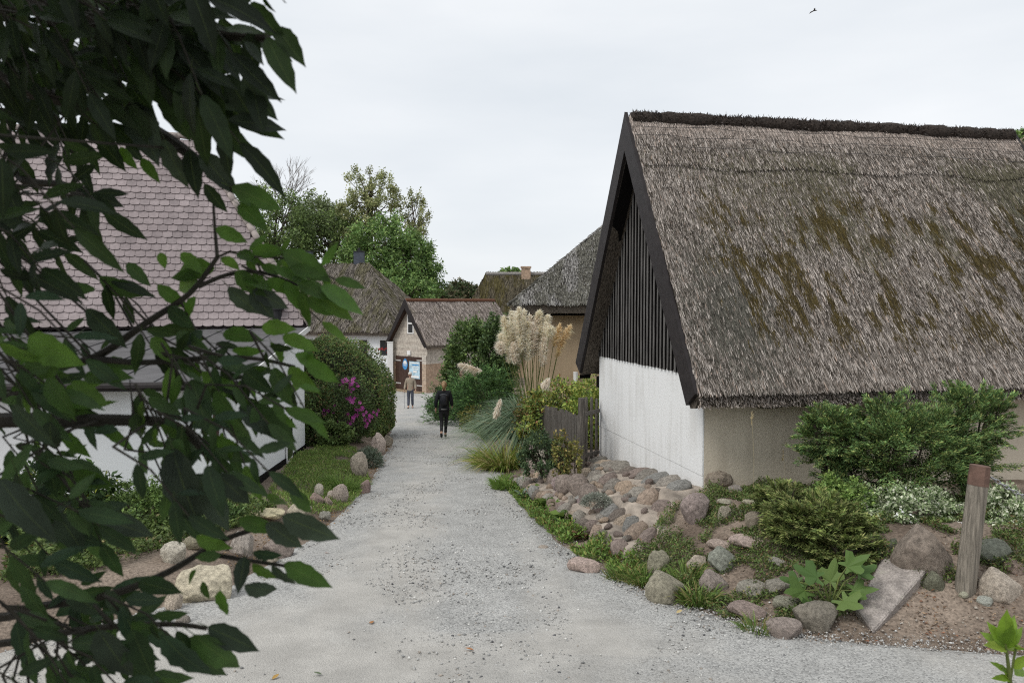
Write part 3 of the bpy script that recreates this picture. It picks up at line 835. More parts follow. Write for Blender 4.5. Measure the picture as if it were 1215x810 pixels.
# walls
wb = MB()
wb.box(hp(0, 0, 0.06), rdir * 0.02, gdir * GW, Z3 * (B_TOP - 0.06))
gable_wall = wb.build('gable_wall', M['white_wall'], barn)
MB().box(hp(0.006, 0.0015, -1.4), rdir * 0.0145, gdir * (GW - 0.003), Z3 * 1.459).build('plinth', M['white_wall'], barn)
MB().box(hp(0.023, 0.0, -1.2), rdir * (HLEN - 0.02), gdir * 0.3, Z3 * 2.55).build('eave_wall', M['beige_wall'], barn)
MB().box(hp(0.023, GW - 0.3, -1.2), rdir * (HLEN - 0.02), gdir * 0.3, Z3 * 2.55).build('eave_wall', M['beige_wall'], barn)
MB().prism([hp(HLEN - .2, 0.303, -1.2), hp(HLEN - .2, GW - .303, -1.2), hp(HLEN - .2, GW - .303, 1.5), hp(HLEN - .2, GW / 2, 4.7), hp(HLEN - .2, 0.303, 1.5)], rdir * 0.2).build('end_wall', M['beige_wall'], barn)
# black boarding: backing and one batten each
bk = [(0.0, B_TOP + .002), (GW, B_TOP + .002), (GW, slope_z(0) - .35), (GW / 2, RZ - 0.55), (0.0, slope_z(0) - .35)]
bk = [(g, max(z, B_TOP + .002)) for g, z in bk]
gb = MB().prism([hp(0.0, g, z) for g, z in bk], rdir * 0.06).build('gable_boarding', M['black_wood'], barn)
nb = 33
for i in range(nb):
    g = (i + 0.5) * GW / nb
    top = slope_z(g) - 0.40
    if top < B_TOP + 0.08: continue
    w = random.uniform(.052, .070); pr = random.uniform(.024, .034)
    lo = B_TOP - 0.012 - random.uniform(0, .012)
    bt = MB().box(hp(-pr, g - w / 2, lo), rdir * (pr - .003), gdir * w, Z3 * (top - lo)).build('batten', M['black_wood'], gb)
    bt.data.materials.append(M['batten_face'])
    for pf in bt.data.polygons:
        if pf.normal.dot(rdir) < -.9: pf.material_index = 1  # pale fronts and black sides: the contrast is set in the colours
# roof body with sagging eave, built as a solid cross-section in steps along the ridge
OV = 0.26
rv, rf = [], []
steps = 40
prof = []
for k in range(13):
    t = k / 12
    g = -EO + (GW / 2 + EO) * t
    prof.append((g, EZ + (RZ - EZ) * t + 0.10 * math.sin(math.pi * t) * 0.5))
prof2 = prof + [(GW - g, z) for g, z in reversed(prof[:-1])]
under = [(GW + EO - .06, EZ - 0.17), (GW + EO - .22, EZ - .19), (GW / 2, RZ - 0.42), (-EO + .22, EZ - .19), (-EO + .06, EZ - 0.17)]
sec = prof2 + under
m = len(sec)
for i in range(steps + 1):
    r = -OV + (HLEN + 2 * OV) * i / steps
    sag = 0.02 * math.sin(i * 0.7) + 0.015 * math.sin(i * 1.9)
    for g, z in sec: rv.append(hp(r, g, z + (sag if z < EZ + .5 else sag * .3)))
for i in range(steps):
    for k in range(m):
        k2 = (k + 1) % m
        rf.append((i * m + k, (i + 1) * m + k, (i + 1) * m + k2, i * m + k2))
rf.append(tuple(range(m))); rf.append(tuple(reversed(range(steps * m, steps * m + m))))
barn_roof = link('roof', mesh_data('roof', rv, rf), M['thatch'], barn)

def barn_colour(u, v, s, d, P):
    n = len(u)
    k = RNG.random(n)
    base = np.array([0.205, 0.178, 0.155])
    c = base[None] * RNG.uniform(.5, 1.35, (n, 1))
    c = np.where((k < .27)[:, None], np.array([.47, .42, .38])[None] * RNG.uniform(.65, 1.2, (n, 1)), c)
    c = np.where((k > .74)[:, None], np.array([.050, .041, .032])[None] * RNG.uniform(.5, 1.4, (n, 1)), c)
    c = np.where(((k > .30) & (k < .325))[:, None], np.array([.42, .32, .26])[None] * RNG.uniform(.7, 1.1, (n, 1)), c)
    def blend(c, t, col):
        t = np.where(RNG.random(n) < t, 0.93, t * 0.25)[:, None]
        return c * (1 - t) + np.array(col)[None] * RNG.uniform(.5, 1.5, (n, 1)) * t
    # pale new reed at the ridge cap, fading to grey green below it
    c = blend(c, np.clip((v - .90) / .06, 0, 1) * .65, (.40, .34, .30))
    # green-grey algae: upper field to the right, and a patch beside the verge low down
    g1 = fbm(np.stack([s * 0.8, d * 0.8, s * 0], 1), 51)
    up = np.clip((v - .30) / .25, 0, 1) * np.clip((.90 - v) / .08, 0, 1) * np.clip((u - .05) / .5, 0.15, 1)
    c = blend(c, np.clip((g1 - .34) / .2, 0, 1) * up * .75, (.105, .098, .062))
    patch = np.exp(-((s - .75) / .55) ** 2 - ((d - 1.15) / 1.0) ** 2)
    c = blend(c, patch * .8, (.085, .083, .068))
    rt = np.clip((u - .78) / .2, 0, 1) * np.clip((v - .04) / .15, 0, 1) * np.clip((.8 - v) / .2, 0, 1)
    c = blend(c, rt * .55, (.085, .085, .070))
    # brown moss cushions, drawn out down the slope
    g2 = fbm(np.stack([s * 9.5 + d * 1.6, d * 3.0, s * 0], 1), 77, 2)
    zone = np.clip((v - .10) / .12, 0, 1) * np.clip((.76 - v) / .15, 0, 1) * np.clip((u - .05) / .12, 0, 1)
    g3 = fbm(np.stack([s * 1.1, d * 1.1, s * 0], 1), 88)
    c = blend(c, np.clip((g2 + .30 * (g3 - .5) - .54) / .19, 0, 1) * zone * .9, (.066, .049, .014))
    return np.clip(c, .005, .7)
A = hp(-OV, -EO, EZ + .01); Bq = hp(HLEN + OV, -EO, EZ + .01); Cq = hp(HLEN + OV, GW / 2, RZ + .02); Dq = hp(-OV, GW / 2, RZ + .02)
mid = lambda p, q, t: p + (q - p) * t
reeds('reeds', A, Bq, Cq, Dq, 210000, 0.12, 0.0095, barn_colour, barn_roof, lift=.06, wave=.075, jit=.10, cap=.80, fringe=5000, seed=2)
A2 = hp(HLEN + OV, GW + EO, EZ); B2 = hp(-OV, GW + EO, EZ)
reeds('reeds', A2, B2, Dq, Cq, 14000, 0.26, 0.02, barn_colour, barn_roof, lift=.08, wave=.05, seed=4)
# ends of the reeds at the eave cut
_n = 9000
_s = RNG.random(_n); _t = RNG.random(_n)
_P = np.array(hp(-OV, -EO, EZ - .15))[None] + np.array(rdir)[None] * ((HLEN + 2 * OV) * _s)[:, None] + np.array([0, 0, 1])[None] * (0.16 * _t)[:, None]
_D = np.array(-gdir)[None] * 0.75 + np.array([0, 0, -0.8])[None] + RNG.normal(0, .14, (_n, 3))
blade_cards('eave_reed_ends', _P, _D, np.zeros((_n, 3)), RNG.uniform(.02, .055, _n), .011, colour_mix(_n, [(.24, .21, .19), (.44, .39, .35), (.09, .075, .06), (.30, .25, .21)]), M['reed'], barn_roof, 'stuff')
# wires over the ridge cap
for vv in (.955, .915, .87):
    pts = []
    for i in range(46):
        t = i / 45
        p = mid(mid(A, Bq, t), mid(Dq, Cq, t), vv)
        nrm = (-gdir * (RZ - EZ) + Z3 * (GW / 2 + EO)).normalized()
        pts.append(p + nrm * (.105 + .012 * math.sin(i * .9 + vv * 40)) + Z3 * .012 * math.sin(i * .5 + vv * 90))
    MB().tube(pts, .0035, 5).build('ridge_wire', M['black_metal'], barn_roof)
ridge_heather(barn_roof, hp(-OV + .05, GW / 2, RZ + .05), hp(HLEN + OV - .05, GW / 2, RZ + .05), .125, M['heather'], 9000)
# bargeboards at both ends
bw = 0.31
def barge(r, sgn, thick=.05):
    """one board from the apex down to an eave"""
    top = (GW / 2, RZ + .15); bot = (-EO - .03, EZ + .02)
    dg, dz = bot[0] - top[0], bot[1] - top[1]; Ln = math.hypot(dg, dz); dg /= Ln; dz /= Ln
    ng, nz = -dz, dg                                   # towards the inside (right of the way down)
    if nz > 0: ng, nz = -ng, -nz
    crotch = bw / abs(ng) if abs(ng) > 1e-3 else bw
    poly = [top, bot, (bot[0] + ng * bw, bot[1] + nz * bw)]
    t = (GW / 2 - (bot[0] + ng * bw)) / -dg
    poly.append((GW / 2, bot[1] + nz * bw - dz * t))
    pts = [hp(r, g if sgn > 0 else GW - g, z) for g, z in poly]
    if sgn < 0: pts = [p + rdir * 0.004 for p in pts]
    return MB().prism(pts, rdir * thick)
for r in (-OV - .055, HLEN + OV + .005):
    for sgn in (1, -1):
        bb = barge(r, sgn).build('bargeboard', M['barge'], barn)
# soffit boards between boarding and bargeboards
for sgn in (1, -1):
    g0, g1 = (0.02, GW / 2) if sgn > 0 else (GW - .02, GW / 2)
    z0, z1 = slope_z(0.02) - .42, RZ - .56
    gl, gz = (-EO + .14, EZ - .10) if sgn > 0 else (GW + EO - .06, EZ - .24)
    MB().prism([hp(-OV, gl, gz), hp(-OV, g1, z1 + .1), hp(-.06, g1, z1 + .1), hp(-.06, gl, gz)], Z3 * -.025).build('soffit', M['black_wood'], barn)
    # boxed eave end beside the wall
    bx = MB().box(hp(-.05, 0.003 if sgn < 0 else 0, 0), Vector((0, 0, 0)), Vector((0, 0, 0)), Vector((0, 0, 0))) if False else None
MB().box(hp(0.05, GW + .01, EZ - .42), rdir * HLEN, gdir * (EO - .1), Z3 * .2).build('eave_box', M['black_wood'], barn)

# ------------------------------------------------------------------ ochre walled thatched cottage behind the barn
cot = thing('thatched_cottage', (4.2, 23.5, -1.6), 'ochre walled cottage with grey thatched hip roof behind the pampas grass', 'house')
ez2 = at(607, 363, 20.0).z
X0 = at(607, 363, 20.0).x
colr = reed_colour((0.25, 0.24, 0.225), moss=(.13, .125, .105), moss_at=.5, moss_w=.12, seed=13, pale=(.40, .385, .37), dark=(.05, .045, .04))
rf2, E2, R20, R21 = thatched_roof(cot, (X0, 20.0, 0), (1, 0, 0), (0, 1, 0), 9.0, 7.0, ez2 + .02, ez2 + 2.95, 3.5, 3.5, thick=.2, n=42000, L=.17, W=.020, colour=colr, lift=.12, wave=.07, fringe=1500, seed=6)
ridge_heather(rf2, R20, R21, .14, M['heather'], 1500)
gz2 = -1.9
x0w, x1w = X0 + .45, X0 + 8.5
w = MB()
w.box((x0w, 20.5, gz2), (x1w - x0w, 0, 0), (0, .3, 0), (0, 0, ez2 - gz2 - .02)); w.build('front_wall', M['ochre_wall'], cot)
MB().box((x0w, 20.803, gz2), (.3, 0, 0), (0, 5.6, 0), (0, 0, ez2 - gz2 - .02)).build('side_wall', M['ochre_wall'], cot)
MB().box((x1w - .3, 20.803, gz2), (.3, 0, 0), (0, 5.6, 0), (0, 0, ez2 - gz2 - .02)).build('side_wall', M['ochre_wall'], cot)
MB().box((x0w, 26.41, gz2), (x1w - x0w, 0, 0), (0, .3, 0), (0, 0, ez2 - gz2 - .02)).build('back_wall', M['ochre_wall'], cot)
MB().box((X0 + .1, 20.08, ez2 - .24), (8.8, 0, 0), (0, .42, 0), (0, 0, .03)).build('eave_board', M['black_wood'], cot)
MB().box((X0 + .12, 20.51, ez2 - .75), (.06, 0, 0), (0, 5.5, 0), (0, 0, .5)).build('side_shade_strip', M['black_wood'], cot)  # black strip standing in for the shade on the cottage's side below the eave
pw = at(683, 470, 20.2)
MB().tube([at(683, 441, 20.4), Vector((pw.x, 20.40, -1.8))], .06, 8).build('downpipe', M['white_paint'], cot)

# ------------------------------------------------------------------ small gabled house at the end of the path
a3 = Vector((math.cos(math.radians(45)), math.sin(math.radians(45)), 0)); b3 = Vector((-a3.y, a3.x, 0))
G0 = at(507, 466, 46.0); G0.z = 0
W3, L3 = 3.3, 7.0
zb3 = float(zpath(46.0)) - .05
ez3 = at(510, 408, 46.0).z; rz3 = at(481, 357, 47.0).z
def h3(r, g, z): return Vector((G0.x + a3.x * r + b3.x * g, G0.y + a3.y * r + b3.y * g, z))
lane = thing('gabled_brick_house', h3(L3 / 2, W3 / 2, zb3), 'small thatched brick house with brown door at the end of the path', 'house')
zm3 = zb3 + 1.75
MB().box(h3(0, 0, zb3 - .3), a3 * .25, b3 * W3, Z3 * (zm3 - zb3 + .3)).build('lower_front_wall', M['red_brick'], lane)
sl3 = lambda g: ez3 + .12 + (rz3 - ez3 - .12) * min(g + .3, W3 + .3 - g) / (W3 / 2 + .3)
MB().prism([h3(.01, 0, zm3), h3(.01, W3, zm3), h3(.01, W3, sl3(W3) - .25), h3(.01, W3 / 2, rz3 - .35), h3(.01, 0, sl3(0) - .25)], a3 * .23).build('gable_wall', M['pale_brick'], lane)
MB().box(h3(.253, 0, zb3 - .3), a3 * (L3 - .25), b3 * .25, Z3 * (zm3 - zb3 + .3)).build('lower_side_wall', M['red_brick'], lane)
MB().box(h3(.253, 0.01, zm3), a3 * (L3 - .25), b3 * .23, Z3 * (ez3 - zm3 + .1)).build('upper_side_wall', M['pale_brick'], lane)
MB().box(h3(.253, W3 - .25, zb3 - .3), a3 * (L3 - .25), b3 * .25, Z3 * (ez3 - zb3 + .4)).build('side_wall', M['pale_brick'], lane)
MB().prism([h3(L3 - .2, .253, zb3 - .3), h3(L3 - .2, W3 - .253, zb3 - .3), h3(L3 - .2, W3 - .253, ez3), h3(L3 - .2, W3 / 2, rz3 - .4), h3(L3 - .2, .253, ez3)], a3 * .2).build('end_wall', M['pale_brick'], lane)
colr3 = reed_colour((0.29, 0.25, 0.225), moss=(.22, .19, .16), moss_at=.6, seed=23, pale=(.44, .385, .35), dark=(.15, .125, .11))
o3 = h3(-.3, -.35, 0)
rf3, E3, R30, R31 = thatched_roof(lane, o3, a3, b3, L3 + .6, W3 + .7, ez3, rz3, 0, 0.35, thick=.22, n=11000, L=.3, W=.04, colour=colr3, body=M['thatch_new'], lift=.05, wave=.03, cap=.74, fringe=400, seed=8)
ridge_heather(rf3, R30 + a3 * .05 + Z3 * .03, R31 + Z3 * .03, .13, M['heather_red'], 1200, col=((.12, .055, .03), (.07, .04, .03), (.16, .085, .05)), lump=.1)
for sgn in (0, 1):
    g_e = -.38 if not sgn else W3 + .38
    top = (W3 / 2, rz3 + .12); bot = (g_e, ez3 - .18)
    wv = .26
    poly = [top, bot, (bot[0] + (.2 if not sgn else -.2), bot[1] - .04), (W3 / 2, top[1] - .55)]
    MB().prism([h3(-.36 - .003 * sgn, g, z) for g, z in poly], a3 * .05).build('bargeboard', M['barge'], lane)
    MB().prism([h3(-.31, g_e + (.03 if not sgn else -.03), ez3 - .25), h3(-.31, W3 / 2, rz3 - .3), h3(.0, W3 / 2, rz3 - .3), h3(.0, g_e + (.03 if not sgn else -.03), ez3 - .25)], Z3 * -.02).build('soffit', M['brown_paint'], lane)
# door of two leaves with pale strap hinges
dg0, dg1 = .42, 2.95
dz1 = zb3 + 2.12
dr = MB().box(h3(-.035, dg0, zb3), a3 * .03, b3 * (dg1 - dg0), Z3 * (dz1 - zb3)).build('door', M['brown_paint'], lane)
for k in range(1, 10):
    if k == 5: continue
    g = dg0 + (dg1 - dg0) * k / 10
    MB().box(h3(-.041, g - .012, zb3 + .02), a3 * .005, b3 * .024, Z3 * (dz1 - zb3 - .04)).build('cover_strip', M['brown_paint'], dr)
for g, z in ((dg1 - .5, dz1 - .3), (dg1 - .5, zb3 + .45), (dg0, dz1 - .22), (dg0, zb3 + .42)):
    MB().box(h3(-.05, g, z), a3 * .012, b3 * .5, Z3 * .07).build('hinge', M['iron'], dr)
M['poster_blue'] = plain('printed_pale_blue_paper', (.42, .58, .68), .6, .35, 5.0)
M['sign_blue'] = plain('blue_enamel', (.06, .26, .55), .4, .15, 8.0)
poster = thing('poster', h3(-.06, .75, zb3 + 1.0), 'pale blue printed poster on the brown door beside the round sign', 'poster')
MB().box(h3(-.056, .62, zb3 + .85), a3 * .012, b3 * 1.0, Z3 * 1.0).build('sheet', M['poster_blue'], poster)
for z, hh, g, wd, mt in ((.90, .12, .70, .82, 'white_paint'), (1.40, .05, .75, .55, 'white_paint'), (1.52, .04, .7, .7, 'white_paint'), (1.62, .06, .72, .6, 'sign_blue'), (1.20, .12, .9, .35, 'white_paint'), (1.74, .05, .7, .84, 'white_paint')):
    MB().box(h3(-.060, g, zb3 + z), a3 * .003, b3 * wd, Z3 * hh).build('printed_band', M[mt], poster)
sgn_o = thing('round_sign', h3(-.06, 2.1, zb3 + 1.3), 'small blue and white shield sign on the brown door', 'sign')
pl = []
for i in range(20):
    a = 2 * math.pi * i / 20
    rr = .24 * (1 + .25 * max(0, math.sin(a)) ** 6)
    pl.append(h3(-.056, 2.02 + rr * math.cos(a), zb3 + 1.62 + rr * 1.25 * math.sin(a)))
MB().prism(pl, a3 * .015).build('plate', M['sign_blue'], sgn_o)
MB().prism([h3(-.061, 2.02 + .17 * math.cos(math.pi * i / 10), zb3 + 1.66 + .22 * math.sin(math.pi * i / 10)) for i in range(11)], a3 * .004).build('white_field', M['white_paint'], sgn_o)
MB().box(h3(-.061, 1.88, zb3 + 1.56), a3 * .004, b3 * .28, Z3 * .04).build('white_bar', M['white_paint'], sgn_o)
# window in the gable, lamp above the door, doorstep
wn = MB().box(h3(-.02, W3 / 2 - .42, ez3 + .55), a3 * .04, b3 * .6, Z3 * 1.25).build('window', M['white_paint'], lane)
for z in (.62, 1.22):
    MB().box(h3(-.026, W3 / 2 - .33, ez3 + z), a3 * .005, b3 * .42, Z3 * .5).build('pane', M['glass'], wn)
lm = thing('wall_lamp', h3(-.06, 1.6, zb3 + 2.3), 'small white lamp on the gable above the brown door', 'lamp')
MB().box(h3(-.08, 1.5, zb3 + 2.22), a3 * .09, b3 * .3, Z3 * .24).build('lamp_box', M['white_paint'], lm)
MB().box(h3(-.03, .2, zb3 - .3), a3 * -.5, b3 * 3.0, Z3 * .42).build('doorstep', plain('sandstone_step', (.30, .23, .15), .9, .3, 5, .5), lane)
MB().box(h3(-.005, W3 - .25, zb3 - .3), a3 * -.06, b3 * .25, Z3 * (zm3 - zb3 + .3)).build('brick_pier', M['red_brick'], lane)
MB().box(h3(-.005, 0.02, zb3 - .3), a3 * -.06, b3 * .38, Z3 * (zm3 - zb3 + .3)).build('brick_pier', M['red_brick'], lane)
MB().box(h3(-.005, 0.02, zm3 + .002), a3 * -.06, b3 * .38, Z3 * .5).build('pale_pier', M['pale_brick'], lane)
# white box and red flowers behind its left corner
bxp = at(463, 409, 48.0)
wbx = thing('white_cabinet', (bxp.x, 48, -3), 'white cabinet standing left of the small brick house', 'cabinet')
MB().box((bxp.x - .17, 47.9, -3.0), (.34, 0, 0), (0, .5, 0), (0, 0, at(463, 406, 48).z + 3.0)).build('body', M['white_paint'], wbx)
MB().box((bxp.x - .19, 47.88, at(463, 406, 48).z), (.38, 0, 0), (0, .54, 0), (0, 0, .04)).build('lid', M['white_paint'], wbx)

# ------------------------------------------------------------------ white thatched house behind the hedge
ph4 = math.radians(-20)
l4 = Vector((-math.cos(ph4), -math.sin(ph4), 0)); b4 = Vector((-math.sin(ph4), math.cos(ph4), 0))
E4 = at(467, 394, 54.0)
white4 = thing('white_thatched_house', (E4.x - 5, 58, -3.1), 'white house with steep thatched hip roof and dark chimneys behind the hedge', 'house')
z4e = E4.z + .02; L4 = 17.0; D4 = 8.6
z4r = at(440, 314, 59.4).z
colr4 = reed_colour((0.185, 0.165, 0.14), moss=(.12, .11, .07), moss_at=.45, moss_w=.2, seed=33, pale=(.28, .25, .22), dark=(.07, .06, .05))
O4 = E4 + l4 * L4
rf4, EE4, R40, R41 = thatched_roof(white4, (O4.x, O4.y, 0), -l4, b4, L4, D4, z4e, z4r, 4.3, 4.3, thick=.3, n=26000, L=.4, W=.05, colour=colr4, lift=.05, wave=.06, cap=.88, seed=10)
def h4(l, d, z): return Vector((E4.x, E4.y, 0)) + l4 * l + b4 * d + Z3 * z
MB().box(h4(.5, .5, -3.4), l4 * (L4 - 1), b4 * .3, Z3 * (z4e + 3.3)).build('front_wall', M['clean_wall'], white4)
MB().box(h4(.5, .803, -3.4), l4 * .3, b4 * (D4 - 1.3), Z3 * (z4e + 3.3)).build('side_wall', M['clean_wall'], white4)
MB().box(h4(L4 - .8, .803, -3.4), l4 * .3, b4 * (D4 - 1.3), Z3 * (z4e + 3.3)).build('side_wall', M['clean_wall'], white4)
MB().box(h4(.803, D4 - .8, -3.4), l4 * (L4 - 1.61), b4 * .3, Z3 * (z4e + 3.3)).build('back_wall', M['clean_wall'], white4)
MB().box(h4(.2, .15, z4e - .30), l4 * (L4 - .4), b4 * .36, Z3 * .06).build('eave_board', M['black_wood'], white4)
for l in (.62, 2.25, 4.6, 7.0):
    wd = .75
    fr = MB().box(h4(l, .47, z4e - 1.7), l4 * wd, b4 * .03, Z3 * 1.15).build('window', M['white_paint'], white4)
    MB().box(h4(l + .06, .462, z4e - 1.64), l4 * (wd - .12), b4 * .008, Z3 * 1.03).build('pane', M['glass'], fr)
for px_, top, wd in ((426, 299, 11), (362, 299, 16)):
    c = at(px_, 313, 60.2); w_ = wd * 60.2 / FPX
    ch = MB().box((c.x - w_ / 2, 59.9, z4r - .8), (w_, 0, 0), (0, .7, 0), (0, 0, at(px_, top, 60.2).z - z4r + .8)).build('chimney', M['chimney_grey'], white4)
    MB().box((c.x - w_ / 2 - .04, 59.86, at(px_, top, 60.2).z), (w_ + .08, 0, 0), (0, .78, 0), (0, 0, .07)).build('chimney_cap', M['black_metal'], ch)
    if wd < 12: MB().tube([(c.x, 60.2, at(px_, top, 60.2).z), (c.x, 60.2, at(px_, top - 5, 60.2).z)], .1, 8).build('flue', M['black_metal'], ch)

# ------------------------------------------------------------------ far mossy thatched house with a wing
E5 = at(556, 356, 60.0)
far5 = thing('mossy_thatched_house', (2, 63, -3.1), 'brown mossy thatched house with brick chimney beyond the small brick house', 'house')
z5r = at(600, 325, 63.5).z
colr5 = reed_colour((0.115, 0.098, 0.066), moss=(.085, .072, .03), moss_at=.45, moss_w=.2, seed=43, pale=(.17, .15, .11), dark=(.05, .042, .03))
z5e = -1.2
xl5 = at(577, 325, 63.5).x - 3.0
rf5, EE5, R50, R51 = thatched_roof(far5, (xl5, 60.0, 0), (1, 0, 0), (0, 1, 0), 12.0, 7.0, z5e, z5r, 3.0, 3.0, thick=.3, n=16000, L=.4, W=.05, colour=colr5, lift=.06, wave=.05, seed=12)
ridge_heather(rf5, R50, R51, .16, plain('grey_ridge', (.24, .225, .21), .9, .3, 12, .5), 700, col=((.24, .22, .2), (.3, .28, .26), (.16, .14, .13)), lump=.1)
xw5 = at(640, 340, 57.5).x
wing5, EW, RW0, RW1 = thatched_roof(far5, (xw5 - 3.0, 62.5, 0), (0, -1, 0), (1, 0, 0), 6.5, 6.0, z5e, z5r - .5, 0.0, 1.5, thick=.3, n=12000, L=.4, W=.05, colour=colr5, lift=.06, wave=.05, name='wing_roof', seed=14)
for nm, o, ax, bx_ in (('front_wall', (xl5 + .5, 60.5, -3.5), (11, 0, 0), (0, .3, 0)), ('back_wall', (xl5 + .5, 66.2, -3.5), (11, 0, 0), (0, .3, 0)), ('side_wall', (xl5 + .5, 60.81, -3.5), (.3, 0, 0), (0, 5.38, 0)), ('side_wall', (xl5 + 11.2, 60.81, -3.5), (.3, 0, 0), (0, 5.38, 0)), ('wing_wall', (xw5 - 2.5, 56.5, -3.5), (5, 0, 0), (0, .3, 0)), ('wing_wall', (xw5 - 2.5, 56.81, -3.5), (.3, 0, 0), (0, 3.6, 0)), ('wing_wall', (xw5 + 2.2, 56.81, -3.5), (.3, 0, 0), (0, 3.6, 0))):
    MB().box(o, ax, bx_, (0, 0, 2.6)).build(nm, M['ochre_wall'], far5)
cc = at(624, 325, 63.5)
ch5 = MB().box((cc.x - .36, 63.2, z5r - .5), (.72, 0, 0), (0, .6, 0), (0, 0, at(624, 317, 63.5).z - z5r + .42)).build('chimney', M['red_brick'], far5)
MB().box((cc.x - .42, 63.14, at(624, 317, 63.5).z - .08), (.84, 0, 0), (0, .72, 0), (0, 0, .14)).build('chimney_cap', M['red_brick'], ch5)

# ------------------------------------------------------------------ thatched roof glimpsed behind the barn on the right
right7 = thing('thatched_house', (17.5, 24.5, -1), 'thatched roof just visible behind the far end of the barn', 'house')
z7 = at(1213, 163, 24.0).z
rf7, E7, R70, R71 = thatched_roof(right7, (12.1, 20.5, 0), (1, 0, 0), (0, 1, 0), 10, 8.0, z7 - 5.2, z7, 3.4, 3.4, thick=.3, n=9000, L=.35, W=.05, colour=reed_colour((.2, .165, .12), seed=63, pale=(.3, .25, .2)), seed=16)
for o, ax, bx_ in (((12.7, 21.1, -1.6), (8.8, 0, 0), (0, .3, 0)), ((12.7, 27.6, -1.6), (8.8, 0, 0), (0, .3, 0)), ((12.7, 21.41, -1.6), (.3, 0, 0), (0, 6.18, 0)), ((21.2, 21.41, -1.6), (.3, 0, 0), (0, 6.18, 0))):
    MB().box(o, ax, bx_, (0, 0, z7 - 5.2 + 1.5)).build('wall', M['ochre_wall'], right7)

# ------------------------------------------------------------------ white house with tiled hip roof on the left
N6 = hit(282, 592); F6 = hit(362, 532)
sd6 = Vector((F6.x - N6.x, F6.y - N6.y, 0)); SL6 = sd6.length; sd6.normalize()
lf6 = Vector((-sd6.y, sd6.x, 0))                                     # to the left along the front
def h6(l, s, z): return Vector((N6.x, N6.y, 0)) + lf6 * l + sd6 * s + Z3 * z
zn6 = at(290, 447, N6.y).z; zf6 = at(366, 387, F6.y).z
tiled = thing('tiled_house', h6(4, 6, -1.5), 'white house with grey-pink beaver-tail tiled roof and low front extension', 'house')
W6 = 16.0
zlow = -2.6
MB().prism([h6(0, 0, zlow), h6(0, SL6, zlow), h6(0, SL6, zf6 - .06), h6(0, 0, zn6 - .06)], lf6 * .3).build('side_wall', M['clean_wall'], tiled)
MB().box(h6(.303, 0, zlow), lf6 * W6, sd6 * .3, Z3 * (zn6 - .06 - zlow)).build('front_wall', M['clean_wall'], tiled)
_zn, _zf = H(*h6(-.1, 0, 0)[:2]), H(*h6(-.1, SL6, 0)[:2])
MB().prism([h6(-.004, -.02, _zn - .3), h6(-.004, SL6 + .02, _zf - .3), h6(-.004, SL6 + .02, _zf + .10), h6(-.004, -.02, _zn + .12)], lf6 * -.02).build('footing', M['black_wood'], tiled)
k6 = 3.44
# low grey sheet roof over the extension, with gutter, white verge board, standing seams
lr = MB().prism([h6(-.12, -.25, zn6 - .04), h6(-.12, SL6 + .05, zf6 + .0), h6(-.12, SL6 + .05, zf6 - .05), h6(-.12, -.25, zn6 - .09)], lf6 * W6).build('extension_roof', M['lead'], tiled)
slope6 = (zf6 - zn6 + .06) / (SL6 + .65)
for i in range(1, 26):
    l = -.12 + i * .6
    MB().prism([h6(l, -.25, zn6 - .037), h6(l, SL6 - .05, zf6 - .0), h6(l, SL6 - .05, zf6 + .012), h6(l, -.25, zn6 - .022)], lf6 * .015).build('seam', M['lead'], lr)
MB().prism([h6(-.125, -.26, zn6 - .17), h6(-.125, SL6 + .05, zf6 - .10), h6(-.125, SL6 + .05, zf6 + .02), h6(-.125, -.26, zn6 - .02)], lf6 * -.025).build('verge_board', M['white_paint'], lr)
MB().tube([h6(-.1, -.33, zn6 - .10), h6(W6 - .2, -.33, zn6 - .10)], .065, 10).build('gutter', M['barge'], tiled)
MB().tube([h6(.28, -.33, zn6 - .12), h6(.28, -.06, zn6 - .32), h6(.28, -.06, zlow + .2)], .042, 8).build('downpipe', M['brown_paint'], tiled)
sw = MB().box(h6(-.012, SL6 * .60, zf6 - 2.75), lf6 * -.03, sd6 * .75, Z3 * .95).build('window', M['white_paint'], tiled)
MB().box(h6(-.044, SL6 * .60 + .07, zf6 - 2.67), lf6 * -.006, sd6 * .61, Z3 * .79).build('pane', M['glass'], sw)
fw = MB().box(h6(2.2, -.012, zlow + .95), lf6 * .9, sd6 * -.03, Z3 * .9).build('window', M['white_paint'], tiled)
MB().box(h6(2.28, -.046, zlow + 1.03), lf6 * .74, sd6 * -.006, Z3 * .74).build('pane', M['glass'], fw)
vp = at(329, 393, F6.y - .25)
vt = MB().tube([vp - Z3 * .1, at(329, 367, F6.y - .25)], .105, 10).build('vent_pipe', M['black_metal'], tiled)
MB().tube([at(329, 367.5, F6.y - .25), at(329, 361, F6.y - .25)], .15, 10).build('vent_cap', M['black_metal'], vt)
